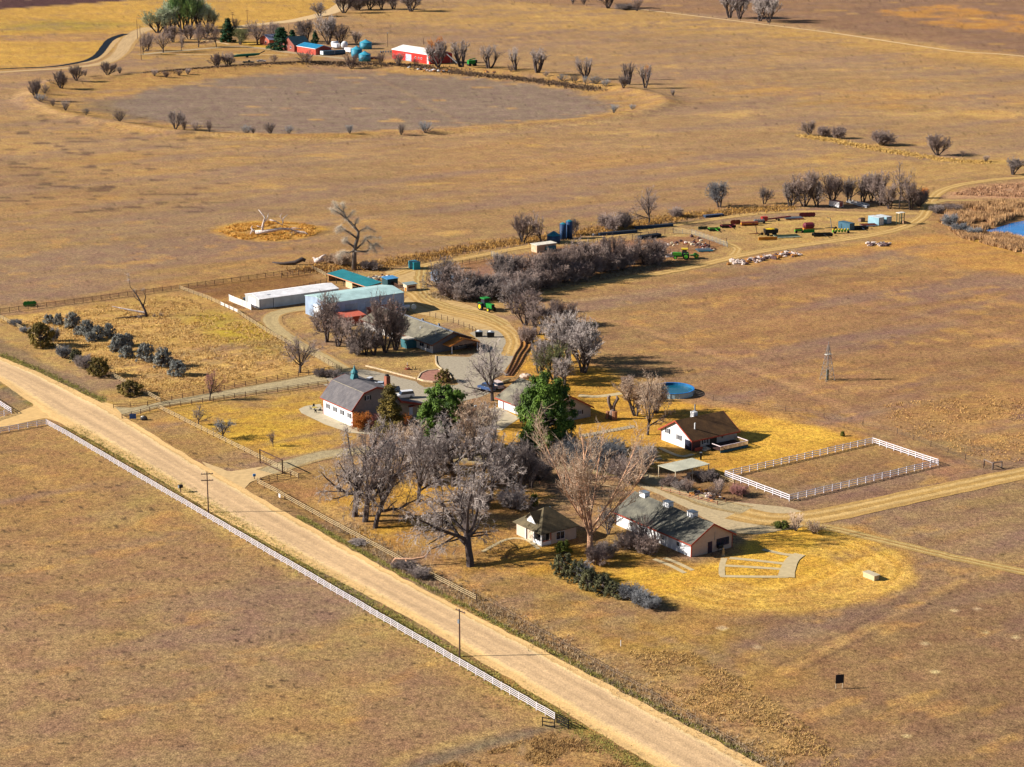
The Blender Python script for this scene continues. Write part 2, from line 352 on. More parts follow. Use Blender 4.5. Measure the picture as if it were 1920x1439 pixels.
zone([(960, 640), (1040, 620), (1110, 690), (1290, 742), (1420, 768), (1540, 785), (1632, 822), (1560, 850), (1380, 886), (1330, 900), (1240, 890), (1150, 872), (950, 860), (900, 800), (920, 760), (1000, 705), (960, 690)], (208, 156, 64), 5, 4)
zone([(1380, 790), (1500, 785), (1600, 812), (1560, 840), (1420, 860), (1370, 850)], (230, 178, 72), 5, 5, .8)
zone([(1240, 880), (1340, 885), (1370, 920), (1350, 942), (1250, 915)], (150, 112, 68), 2, 2)
zone([(1362, 895), (1636, 832), (1759, 873), (1480, 940)], (170, 132, 82), .8, .3)
zone([(1440, 900), (1640, 855), (1700, 868), (1500, 920)], (150, 112, 78), 5, 5, .7)
zone([(1480, 945), (1770, 885), (1920, 870), (1920, 885), (1700, 925), (1560, 955)], (164, 122, 78), 4, 3, .8)
zone([(1640, 825), (1770, 870), (1830, 890), (1800, 900), (1760, 890)], (186, 132, 84), 5, 3, .8)
line([(1690, 838), (1800, 872), (1850, 885)], (206, 150, 100), 2, 2, .5)
zone([(1200, 745), (1290, 742), (1420, 765), (1540, 785), (1640, 818), (1850, 885), (1850, 890), (1640, 828), (1400, 772)], (186, 136, 84), 3, 2, .7)
line([(1190, 690), (1350, 745), (1540, 790), (1850, 880)], (136, 102, 76), 1.5, 1.5, .6)
zone([(1700, 720), (1920, 700), (2300, 720), (2300, 860), (1920, 860), (1800, 850), (1700, 810)], (198, 148, 80), 25, 14, .5, grain=9)
# work yard, junk yard, pond banks
zone([(610, 515), (760, 505), (900, 470), (1100, 440), (1330, 415), (1400, 400), (1700, 395), (1745, 400), (1760, 425), (1500, 468), (1300, 508), (990, 560), (960, 600), (860, 570), (790, 560), (640, 545)], (188, 150, 92), 4, 3)
zone([(1360, 415), (1560, 405), (1700, 408), (1700, 425), (1560, 445), (1420, 460), (1370, 440)], (204, 162, 92), 6, 5, .8)
zone([(830, 500), (1100, 455), (1330, 440), (1365, 462), (1260, 505), (1000, 535), (850, 552)], (168, 118, 76), 3, 3, .9)
zone([(720, 505), (860, 480), (1010, 448), (1100, 442), (1100, 430), (900, 452), (760, 490)], (208, 158, 74), 4, 4, .8, grain=5)
line([(560, 508), (760, 500), (900, 462), (990, 447), (1130, 425), (1290, 400), (1450, 392)], (110, 84, 62), 4, 4, .6, 3)
zone([(1380, 480), (1500, 470), (1640, 455), (1720, 455), (1650, 475), (1500, 492), (1390, 500)], (206, 150, 74), 5, 4, .75)
zone([(1740, 400), (1760, 385), (1920, 380), (2300, 380), (2300, 520), (1920, 470), (1800, 440), (1750, 425)], (176, 132, 84), 5, 4, .95)
zone([(1760, 385), (1920, 378), (2300, 378), (2300, 395), (1920, 400), (1850, 405), (1790, 400)], (170, 126, 88), 4, 4, .9, grain=4)
zone([(1775, 360), (1830, 348), (1920, 340), (2300, 335), (2300, 372), (1920, 372), (1800, 374), (1765, 374)], (196, 148, 104), 3, 3, .95)
zone([(1755, 415), (1775, 420), (1800, 438), (1850, 462), (1920, 480), (1850, 450), (1790, 425)], (216, 176, 70), 3, 3, .8)
zone([(1650, 455), (1750, 440), (1920, 465), (2300, 500), (2300, 560), (1920, 520), (1700, 480)], (204, 148, 72), 12, 8, .7)
# roadside strips
line([(130, 795), (400, 950), (760, 1172), (1060, 1350), (1300, 1500)], (150, 132, 62), 3.2, 2, .75, 1.5)
line([(100, 800), (452, 1018), (760, 1200), (1040, 1362)], (186, 152, 88), 3, 2, .5)
line([(560, 970), (707, 1051), (760, 1081), (1080, 1247), (1400, 1413), (1700, 1575)], (158, 140, 74), 1.6, 1.5, .6, 1)
zone([(640, 1030), (900, 1135), (1200, 1290), (1500, 1450), (1700, 1550), (1500, 1480), (1200, 1330), (760, 1090)], (188, 146, 84), 3, 2, .8)
line([(880, 1118), (1000, 1185), (1200, 1298), (1400, 1405), (1600, 1520)], (156, 124, 86), 2.6, 3, .4, 2)
zone([(1150, 1230), (1350, 1270), (1500, 1340), (1600, 1439), (1450, 1439), (1250, 1320)], (190, 146, 86), 12, 8, .6, grain=2.5)
zone([(1080, 1110), (1250, 1150), (1500, 1200), (1400, 1290), (1150, 1220), (1000, 1150)], (186, 142, 66), 14, 10, .7, grain=6)
line([(1470, 1260), (1560, 1212), (1700, 1142), (1800, 1090)], (192, 148, 88), 2.5, 2, .7)
line([(1480, 1268), (1570, 1222), (1710, 1150), (1810, 1098)], (128, 96, 70), .8, .8, .6); line([(1455, 1250), (1545, 1205), (1685, 1135)], (128, 96, 70), .8, .8, .6)
for k, (x, y) in enumerate([(1832, 1142), (1735, 1207), (1753, 1260), (1905, 1195), (1355, 1178), (1420, 1214), (1700, 1380), (1790, 1145), (1850, 1186)]):
    zone([(x-9, y), (x, y-3), (x+9, y), (x, y+3)], (236, 206, 150), .8, .7, .85)
line([(1040, 1362), (980, 1378), (900, 1400), (820, 1425), (740, 1460)], (132, 112, 86), 3.5, 3, .8, 1)
line([(1040, 1354), (960, 1364), (850, 1392), (760, 1420), (600, 1500)], (190, 158, 96), 2, 2, .6, 1)
zone([(800, 1439), (900, 1412), (1030, 1372), (1120, 1400), (1250, 1500), (800, 1500)], (180, 138, 80), 4, 3, .7, grain=1.5)
line([(0, 848), (60, 840), (130, 818)], (120, 96, 72), 1, 1, .6)
zone([(-500, 700), (0, 724), (55, 752), (62, 768), (0, 778), (-500, 860)], (160, 128, 84), 2, 1)
line([(0, 722), (40, 745), (64, 760)], (140, 134, 60), 2, 1.5, .7)
for k, (x, y, r, c) in enumerate([(60, 1050, 60, (186, 146, 88)), (300, 1200, 120, (182, 142, 82)), (520, 1330, 130, (184, 148, 84)), (150, 1350, 120, (170, 132, 84)), (250, 960, 70, (180, 146, 88)), (640, 1220, 90, (182, 146, 86))]):
    zone([(x-r, y), (x, y-r*.5), (x+r, y), (x, y+r*.5)], c, 12, 12, .6, 1)
line([(90, 830), (250, 900), (500, 1050), (800, 1230), (1000, 1350)], (188, 150, 86), 5, 5, .55, 2)
fl = fbm(X, Y, 1.1, 91, 2); blend((PXx < 1000)*(PXy > 850)*np.clip((fl-.775)*14, 0, 1), (86, 68, 50), .8)
mm = np.clip(fbm(X, Y, 2.2, 21, 3), 0, 1)
C *= (0.86+.28*mm)[:, None]
u_ = X*E1[0]+Y*E1[1]; v_ = X*E2[0]+Y*E2[1]
s1 = fbm(u_*.07, v_, 2.4, 31, 3)-.5; s2 = fbm(X*.12+Y*.03, Y, 9, 33, 3)-.5; s3 = fbm(u_*.2, v_*.8, 18, 35, 3)-.5
wn = np.clip((PXy-700)/150, 0, 1)
C *= (1+s1*.20*wn+s2*.26*(1-wn)+s3*.20)[:, None]
ry = np.where(PXx*.6+600 > PXy, 1., 0.)
e1_ = fbm(v_*.10, u_, 3.0, 131, 4)-.5; e2_ = fbm(v_*.14, u_*.8, 11, 133, 4)-.5; e3_ = fbm(v_*.5, u_, 5, 137, 3)-.5
C *= (1+e1_*.36*ry)[:, None]
raw = np.clip((C[:, 0]/(C[:, 2]+1e-4)-2.0)*.8, 0, 1)*np.clip(1-(C[:, 0]-.32)*8, 0, 1)
blend(np.clip(-e2_*5, 0, 1)*raw, (150, 118, 104), .5); blend(np.clip((e2_-.06)*7, 0, 1)*raw, (188, 138, 80), .3); blend(np.clip((e3_-.16)*9, 0, 1)*raw*(PXy > 430), (208, 156, 84), .55)
sp = fbm(X, Y, .9, 71, 2); C *= (1-.45*np.clip((sp-.78)*8, 0, 1))[:, None]
nx, ny = len(xs), len(ys)
me = D.meshes.new('ground')
idx = np.arange(nx*ny).reshape(ny, nx)
q = np.stack([idx[:-1, :-1], idx[1:, :-1], idx[1:, 1:], idx[:-1, 1:]], -1).reshape(-1, 4)
me.vertices.add(nx*ny); me.vertices.foreach_set('co', np.stack([X, Y, Z], -1).astype(np.float32).ravel())
me.loops.add(q.size); me.loops.foreach_set('vertex_index', q.astype(np.int32).ravel())
me.polygons.add(len(q)); me.polygons.foreach_set('loop_start', (np.arange(len(q))*4).astype(np.int32))
at = me.attributes.new('soil', 'FLOAT_COLOR', 'POINT')
at.data.foreach_set('color', np.concatenate([C, np.ones((len(C), 1))], 1).astype(np.float32).ravel())
me.update(calc_edges=True); me.validate()
def groundmat():
    m, nt, b = newmat('dry_grassland'); N = nt.nodes; L = nt.links
    at = N.new('ShaderNodeAttribute'); at.attribute_name = 'soil'
    tc = N.new('ShaderNodeTexCoord')
    def noise(sc, det=4, ro=.6):
        n = N.new('ShaderNodeTexNoise'); n.inputs['Scale'].default_value = sc; n.inputs['Detail'].default_value = det; n.inputs['Roughness'].default_value = ro
        L.new(tc.outputs['Object'], n.inputs['Vector']); return n
    def ramp(src, a, b_, ca, cb):
        r = N.new('ShaderNodeValToRGB'); r.color_ramp.elements[0].position = a; r.color_ramp.elements[1].position = b_
        r.color_ramp.elements[0].color = (*ca, 1); r.color_ramp.elements[1].color = (*cb, 1); L.new(src, r.inputs[0]); return r
    def mul(a, b_, f=1.):
        x = N.new('ShaderNodeMix'); x.data_type = 'RGBA'; x.blend_type = 'MULTIPLY'; x.inputs[0].default_value = f; L.new(a, x.inputs[6]); L.new(b_, x.inputs[7]); return x.outputs[2]
    nA = noise(.9, 5, .75); nB = noise(.16, 5, .65); nC = noise(3.2, 3, .7)
    rA = ramp(nA.outputs[0], .36, .64, (.66, .62, .62), (1.34, 1.31, 1.24))
    rB = ramp(nB.outputs[0], .38, .62, (.92, .86, .92), (1.08, 1.13, 1.0))
    rC = ramp(nC.outputs[0], .38, .62, (.60, .57, .56), (1.42, 1.42, 1.36))
    c = mul(mul(mul(at.outputs['Color'], rA.outputs[0]), rB.outputs[0]), rC.outputs[0])
    L.new(c, b.inputs['Base Color']); b.inputs['Roughness'].default_value = 1; b.inputs['Specular IOR Level'].default_value = .05
    bp = N.new('ShaderNodeBump'); bp.inputs['Distance'].default_value = .22; bp.inputs['Strength'].default_value = .9; L.new(nA.outputs[0], bp.inputs['Height'])
    bp2 = N.new('ShaderNodeBump'); bp2.inputs['Distance'].default_value = .07; bp2.inputs['Strength'].default_value = .9; L.new(nC.outputs[0], bp2.inputs['Height']); L.new(bp.outputs[0], bp2.inputs['Normal'])
    L.new(bp2.outputs[0], b.inputs['Normal'])
    return m
me.materials.append(groundmat()); struct('ground', me)
# ------------------------------------------------------------------ roads
def roadmat(name, mid, edge, rut=None, sc=.6, speck=.2):
    m, nt, b = newmat(name); N = nt.nodes; L = nt.links
    uv = N.new('ShaderNodeUVMap'); uv.uv_map = 'uv'; sep = N.new('ShaderNodeSeparateXYZ'); L.new(uv.outputs[0], sep.inputs[0])
    tc = N.new('ShaderNodeTexCoord')
    mp = N.new('ShaderNodeMapping'); mp.inputs['Scale'].default_value = (.035, 9, 1); L.new(uv.outputs[0], mp.inputs[0])
    st = N.new('ShaderNodeTexNoise'); st.inputs['Scale'].default_value = 1; st.inputs['Detail'].default_value = 4; L.new(mp.outputs[0], st.inputs[0])
    n = N.new('ShaderNodeTexNoise'); n.inputs['Scale'].default_value = sc; n.inputs['Detail'].default_value = 6; n.inputs['Roughness'].default_value = .7; L.new(tc.outputs['Object'], n.inputs[0])
    # distance from the edge across the road, wobbling
    ad = N.new('ShaderNodeMath'); ad.operation = 'MULTIPLY_ADD'; L.new(n.outputs[0], ad.inputs[0]); ad.inputs[1].default_value = .16; L.new(sep.outputs[1], ad.inputs[2])
    r = N.new('ShaderNodeValToRGB'); e = r.color_ramp.elements; e[0].position = .08; e[0].color = (*alb(edge), 1); e[1].position = .99; e[1].color = (*alb(edge), 1)
    if rut:
        for p, c in ((.22, edge), (.30, mid), (.38, mid), (.48, rut), (.62, rut), (.70, mid), (.80, mid), (.88, edge)): x = e.new(p); x.color = (*alb(c), 1)
    else:
        for p, c in ((.17, edge), (.20, (218, 176, 120)), (.23, (246, 212, 160)), (.30, mid), (.42, (212, 176, 136)), (.55, mid), (.66, (214, 178, 138)), (.80, mid), (.86, (244, 206, 152)), (.93, edge)): x = e.new(p); x.color = (*alb(c if name == 'packed_dirt_road' or c in (mid, edge) else mid), 1)
    L.new(ad.outputs[0], r.inputs[0])
    def mulr(a, src, lo, hi, p0=.35, p1=.65):
        q = N.new('ShaderNodeValToRGB'); q.color_ramp.elements[0].position = p0; q.color_ramp.elements[1].position = p1
        q.color_ramp.elements[0].color = (lo, lo, lo, 1); q.color_ramp.elements[1].color = (hi, hi, hi*.98, 1); L.new(src, q.inputs[0])
        x = N.new('ShaderNodeMix'); x.data_type = 'RGBA'; x.blend_type = 'MULTIPLY'; x.inputs[0].default_value = 1; L.new(a, x.inputs[6]); L.new(q.outputs[0], x.inputs[7]); return x.outputs[2]
    n2 = N.new('ShaderNodeTexNoise'); n2.inputs['Scale'].default_value = 3.5; n2.inputs['Detail'].default_value = 3; L.new(tc.outputs['Object'], n2.inputs[0])
    c = mulr(mulr(mulr(r.outputs[0], st.outputs[0], .88, 1.12), n.outputs[0], 1-speck*.8, 1+speck*.6), n2.outputs[0], 1-speck, 1+speck*.8)
    L.new(c, b.inputs['Base Color']); b.inputs['Roughness'].default_value = .95; b.inputs['Specular IOR Level'].default_value = .1
    bp = N.new('ShaderNodeBump'); bp.inputs['Distance'].default_value = .06; L.new(n2.outputs[0], bp.inputs['Height']); L.new(bp.outputs[0], b.inputs['Normal'])
    return m
def resample(P, n):
    d = [0]
    for a, b in zip(P, P[1:]): d.append(d[-1]+hypot(b[0]-a[0], b[1]-a[1]))
    out = []
    for k in range(n+1):
        t = d[-1]*k/n; j = max(0, min(len(P)-2, next((i for i in range(len(d)-1) if d[i+1] >= t), len(P)-2)))
        f = (t-d[j])/(d[j+1]-d[j]+1e-9); out.append((P[j][0]+(P[j+1][0]-P[j][0])*f, P[j][1]+(P[j+1][1]-P[j][1])*f))
    return out, d[-1]
def strip(name, A_, B_, m, z=.05, step=1.5, rag=.25):
    n = max(4, int(max(resample(A_, 1)[1], resample(B_, 1)[1])/step)); n = min(n, 900)
    a, la = resample(A_, n); b, lb = resample(B_, n); K = 6; v = []; uvs = []; f = []
    for i in range(n+1):
        L_ = hypot(a[i][0]-b[i][0], a[i][1]-b[i][1])+1e-6
        ja = (float(vnoise(a[i][0], a[i][1], 2.6, 4))-.5)*2*rag/L_; jb = (float(vnoise(b[i][0], b[i][1], 2.6, 7))-.5)*2*rag/L_
        for k in range(K+1):
            t = k/K; t2 = (-ja)*(1-t)+t*(1+jb)
            v.append((a[i][0]+(b[i][0]-a[i][0])*t2, a[i][1]+(b[i][1]-a[i][1])*t2, z)); uvs.append((la*i/n, t))
    for i in range(n):
        for k in range(K): o = i*(K+1)+k; f.append((o, o+1, o+K+2, o+K+1))
    Zs = hgt([p[0] for p in v], [p[1] for p in v], True)
    v = [(p[0], p[1], p[2]+max(float(h), -.02)) for p, h in zip(v, Zs)]
    me = D.meshes.new(name); me.from_pydata(v, [], f)
    ul = me.uv_layers.new(name='uv')
    for p in me.polygons:
        for li in p.loop_indices: ul.data[li].uv = uvs[me.loops[li].vertex_index]
    me.materials.append(m)
    bm = bmesh.new(); bm.from_mesh(me); bmesh.ops.recalc_face_normals(bm, faces=bm.faces); 
    if bm.faces[0].normal.z < 0: bmesh.ops.reverse_faces(bm, faces=bm.faces)
    bm.to_mesh(me); bm.free()
    return struct(name, me)
def ribbon(name, pts, width, m, z=.05, rag=.3, sm=True):
    P = smooth(W(pts), 8) if sm and len(pts) > 2 else W(pts); A_ = []; B_ = []
    for i, p in enumerate(P):
        a = P[max(i-1, 0)]; b = P[min(i+1, len(P)-1)]; dx, dy = b[0]-a[0], b[1]-a[1]; l = hypot(dx, dy)+1e-9
        wd = (width if not hasattr(width, '__len__') else width[0]+(width[1]-width[0])*i/(len(P)-1))/2
        A_.append((p[0]-dy/l*wd, p[1]+dx/l*wd)); B_.append((p[0]+dy/l*wd, p[1]-dx/l*wd))
    return strip(name, A_, B_, m, z, 1.5, rag)
def area(name, pts, m, z=.04, sm=True, rag=.2, px=True, n=6):
    P = W(pts) if px else pts
    P = smooth(P, n, True) if sm else P
    P, _ = resample(P+[P[0]], max(12, int(resample(P+[P[0]], 1)[1]/1.2))); P = P[:-1]
    P = [(p[0]+(float(vnoise(p[0], p[1], 2, 3))-.5)*2*rag, p[1]+(float(vnoise(p[0], p[1], 2, 13))-.5)*2*rag) for p in P]
    tri = tessellate_polygon([[Vector((p[0], p[1], 0)) for p in P]])
    me = D.meshes.new(name); me.from_pydata([(p[0], p[1], z) for p in P], [], [tuple(t) for t in tri])
    bm = bmesh.new(); bm.from_mesh(me)
    for f in bm.faces:
        if f.normal.z < 0: f.normal_flip()
    bm.to_mesh(me); bm.free()
    me.materials.append(m); return struct(name, me)
RD = roadmat('packed_dirt_road', (228, 190, 148), (240, 196, 136), speck=.15)
GR = roadmat('gravel_lane', (186, 166, 130), (176, 148, 104), speck=.28)
TR = roadmat('dirt_track', (218, 180, 120), (196, 156, 96), (192, 152, 90), speck=.25)
TG = roadmat('grassy_track', (206, 176, 118), (186, 150, 92), (178, 140, 84), speck=.25)
GC = mat('gravel_court', (180, 166, 144), .95, .16, 1.6, bump=.05)
GT = mat('tan_yard_dirt', (206, 172, 114), .95, .16, .5, bump=.05, rgb2=(184, 148, 96))
CC = mat('concrete_slab', (204, 188, 158), .85, .08, .7)
strip('county_road', W([(-1400, 180), (-500, 470), (0, 670), (80, 702), (206, 764), (245, 790), (379, 872), (448, 911), (560, 976), (707, 1058), (760, 1087), (1080, 1253), (1400, 1420), (1900, 1680), (3100, 2304)]),
      W([(-1400, 200), (-500, 500), (0, 716), (66, 762), (99, 787), (175, 828), (262, 877), (408, 968), (577, 1060), (760, 1155), (990, 1295), (1227, 1439), (1700, 1726), (2800, 2393)]), RD, .09, 1.5, .3)
area('road_junction', [(-60, 840), (0, 803), (86, 784), (130, 800), (110, 775), (66, 745), (62, 762), (30, 776), (-60, 796), (-700, 950), (-700, 1000)], mat('junction_dirt', (232, 188, 122), .95, .1, .6), .05, False)
area('road_junction', [(190, 752), (225, 764), (262, 765), (250, 777), (232, 780), (245, 796), (262, 812), (210, 790)], MATS['junction_dirt'], .052, False)
area('road_junction', [(380, 866), (430, 885), (490, 876), (520, 872), (540, 880), (500, 893), (468, 905), (456, 922), (490, 950), (430, 930)], mat('junction_gravel', (220, 184, 130), .95, .1, .8), .05, False)
strip('upper_driveway', W([(215, 763), (250, 765), (298, 754), (440, 729), (520, 715), (600, 700)]), W([(232, 781), (262, 775), (298, 764), (440, 744), (530, 732), (620, 719)]), GR, .07)
ribbon('lower_driveway', [(500, 886), (560, 866), (620, 852), (720, 845), (840, 858), (960, 868), (1060, 876), (1180, 890), (1260, 915), (1340, 945), (1400, 958)], 6.5, GR, .07)
area('gravel_court', [(600, 718), (640, 692), (690, 694), (780, 716), (795, 727), (860, 722), (852, 708), (826, 690), (817, 668), (880, 670), (905, 655), (900, 640), (880, 625), (900, 618), (950, 622), (972, 640), (968, 665), (950, 690), (925, 712), (935, 730), (900, 745), (870, 752), (845, 770), (790, 790), (740, 770), (700, 750), (640, 740)], GC, .045, False)
ribbon('shed_driveway', [(655, 697), (610, 672), (560, 645), (520, 617), (508, 600), (520, 588), (560, 580), (610, 578)], (5, 7), roadmat('shed_lane', (192, 168, 124), (186, 148, 96)), .06)
area('yard', [(760, 560), (780, 548), (720, 510), (790, 495), (800, 540), (815, 560), (860, 566), (900, 580), (950, 600), (972, 625), (968, 650), (935, 640), (900, 622), (850, 605), (790, 590), (752, 578)], GT, .04, False)
area('gravel_apron', [(1175, 884), (1262, 902), (1340, 938), (1480, 952), (1540, 972), (1500, 990), (1420, 1003), (1370, 1000), (1345, 985), (1290, 955), (1240, 930), (1180, 905)], mat('pale_gravel', (200, 176, 136), .95, .14, 1.4, bump=.05), .05, False)
ribbon('yard_track', [(745, 535), (775, 552), (800, 572), (850, 588), (900, 600), (945, 618), (962, 640), (955, 668)], (5, 4.5), TR, .06)
ribbon('yard_track', [(792, 500), (788, 530), (800, 558), (850, 578), (905, 590), (948, 610)], 4, TG, .066)
ribbon('ranch_road', [(1380, 962), (1450, 975), (1540, 968), (1700, 934), (1920, 888), (2150, 845), (2500, 790), (3000, 720)], (9, 5.5), TR, .06)
ribbon('field_track', [(1510, 984), (1580, 996), (1680, 1020), (1780, 1044), (1920, 1073), (2200, 1130), (3200, 1340)], 3.6, TG, .065)
ribbon('farm_track', [(950, 560), (1040, 546), (1150, 527), (1290, 503), (1400, 477), (1500, 461), (1620, 444), (1690, 428), (1726, 410), (1738, 393), (1748, 372), (1775, 354), (1830, 342), (1920, 333), (2200, 318)], 5, TR, .06)
ribbon('service_track', [(740, 516), (800, 497), (880, 484), (960, 468), (1040, 456), (1130, 446), (1230, 428), (1330, 413), (1420, 401), (1520, 397), (1640, 401), (1722, 401)], 4.5, TR, .065)
ribbon('bank_track', [(1742, 384), (1770, 377), (1800, 376), (1860, 377), (1920, 378), (2200, 380)], 3.2, TG, .07)
ribbon('yard_track', [(1270, 428), (1330, 446), (1365, 458), (1382, 468), (1372, 480)], 4, TR, .055)
ribbon('far_road', [(-1600, 330), (-400, 165), (0, 136), (100, 130), (165, 124), (205, 115), (228, 98), (237, 82), (250, 68), (262, 60), (285, 52)], (6, 17), roadmat('far_road_dirt', (206, 172, 128), (190, 150, 96)), .06)
ribbon('far_road', [(425, 56), (470, 48), (545, 40), (590, 31), (622, 22), (645, 8), (670, -14), (700, -40)], 14, mat('pale_far_dirt', (222, 186, 136), .95, .1, .3), .06)
ribbon('farm_driveway', [(262, 103), (300, 99), (370, 93), (440, 88), (500, 92), (545, 99), (600, 105), (660, 112)], 7, mat('farm_drive_gravel', (186, 160, 122), .95, .12, .5), .07)
ribbon('farm_path', [(340, 71), (400, 78), (430, 84)], 3, MATS['pale_far_dirt'], .075)
ribbon('farm_path', [(330, 103), (400, 103), (470, 102), (540, 104)], 2.5, MATS['pale_far_dirt'], .055)
ribbon('field_track', [(1200, 18), (1310, 31), (1440, 47), (1560, 62), (1700, 83), (1800, 97), (1920, 106), (2300, 150)], 4, MATS['pale_far_dirt'], .06)
ribbon('irrigation_canal', [(-1500, 290), (-300, 150), (0, 130), (90, 126), (135, 120), (166, 113), (184, 103), (196, 88), (206, 76), (220, 69), (236, 64)], (4, 6), mat('canal_water_and_shade', (22, 28, 38), .7, .2, .2, photo=True, spec=.1), .08)  # flat strip; shade of the ditch side is put into its near-black colour
ribbon('canal_bank', [(150, 119), (172, 114), (190, 104), (203, 90), (213, 79), (225, 72)], 6, mat('pale_canal_bank', (206, 166, 110), .95, .1, .3), .05)
area('water', PONDW, mat('pond_water', (24, 130, 210), .12, .12, .15, photo=True, spec=.5), -.6, False, 0, False)
# lawns' concrete paths and patio
area('patio', [(560, 768), (572, 762), (600, 758), (612, 775), (662, 802), (735, 790), (745, 802), (690, 815), (655, 812), (610, 797), (565, 775)], CC, .06, False, .05)
area('garage_apron', [(886, 772), (934, 764), (975, 784), (940, 808), (905, 800)], CC, .05, False, .05)
pv = mat('pale_path_concrete', (208, 186, 144), .9, .08, .8)
for i, pts in enumerate([[(1358, 1047), (1354, 1062), (1354, 1080), (1362, 1081)], [(1354, 1081), (1420, 1082), (1478, 1082)], [(1358, 1061), (1410, 1064), (1470, 1068)], [(1368, 1047), (1420, 1052), (1472, 1058)], [(1430, 1031), (1470, 1040), (1492, 1042)]]):
    ribbon('garden_path', pts, 1.2, pv, .05+.006*i, .05)
ribbon('garden_path', [(1474, 1083), (1478, 1066), (1486, 1050), (1500, 1040)], (3.2, 2.2), pv, .10, .05)
ribbon('garden_path', [(1226, 1049), (1255, 1060), (1284, 1075)], 1.0, pv, .05, .05); ribbon('garden_path', [(1246, 1047), (1270, 1056), (1299, 1070)], 1.0, pv, .05, .05)
ribbon('garden_path', [(1236, 840), (1275, 856), (1300, 852)], 1.2, pv, .05, .05); ribbon('garden_path', [(1240, 860), (1200, 866), (1170, 872)], 1.2, pv, .05, .05)
ribbon('garden_path', [(905, 1035), (950, 1012), (985, 1012), (1010, 1030)], .8, pv, .05, .05)
ribbon('garden_path', [(1085, 742), (1120, 744), (1165, 738)], 2.2, pv, .05, .1)
# ------------------------------------------------------------------ building kit
WHT = mat('white_siding', (240, 240, 244), .7, .05, .8); WHM = corrug('white_metal', (232, 236, 240), 1)
GRN = mat('bright_green_paint', (30, 138, 52), .5, .15, 2); YEL = mat('yellow_paint', (240, 200, 30), .4, .08); RUB = mat('rubber', (34, 34, 38), .85, .1)
TRIM = mat('red_trim', (172, 74, 54), .7, .08); RED = corrug('red_siding', (228, 44, 38), 1); BEI = mat('beige_siding', (206, 176, 146), .75, .06)
BLK = mat('black_paint', (26, 26, 32), .5, .1); DKW = mat('dark_wood', (72, 56, 50), .9, .2, 3); CRW = mat('weathered_cream_wood', (226, 206, 176), .85, .12, 2)
GLS = mat('window_glass', (40, 48, 66), .15, .1, spec=.6); STL = mat('galvanised_steel', (150, 160, 172), .45, .12, metal=.4)
TEA = corrug('teal_metal', (40, 140, 160), 1); BLU = corrug('blue_metal', (70, 120, 170), 1); RST = mat('rusty_steel', (140, 70, 50), .8, .2, 2)
VNY = mat('white_vinyl', (236, 228, 236), .5, .03); BRK = mat('chimney_brick', (168, 100, 76), .85, .15, 3)
SG = shingle('grey_shingles', (150, 142, 122), (122, 116, 104)); SB = shingle('taupe_shingles', (120, 114, 116), (98, 94, 100)); SBR = shingle('brown_shingles', (118, 84, 50), (92, 64, 40))
SOL = shingle('olive_shingles', (116, 102, 76), (88, 80, 62))
SH = mat('dark_shutter', (38, 36, 52), .7, .1)
def proj(a, b, ax): return abs((b[0]-a[0])*ax[0]+(b[1]-a[1])*ax[1])
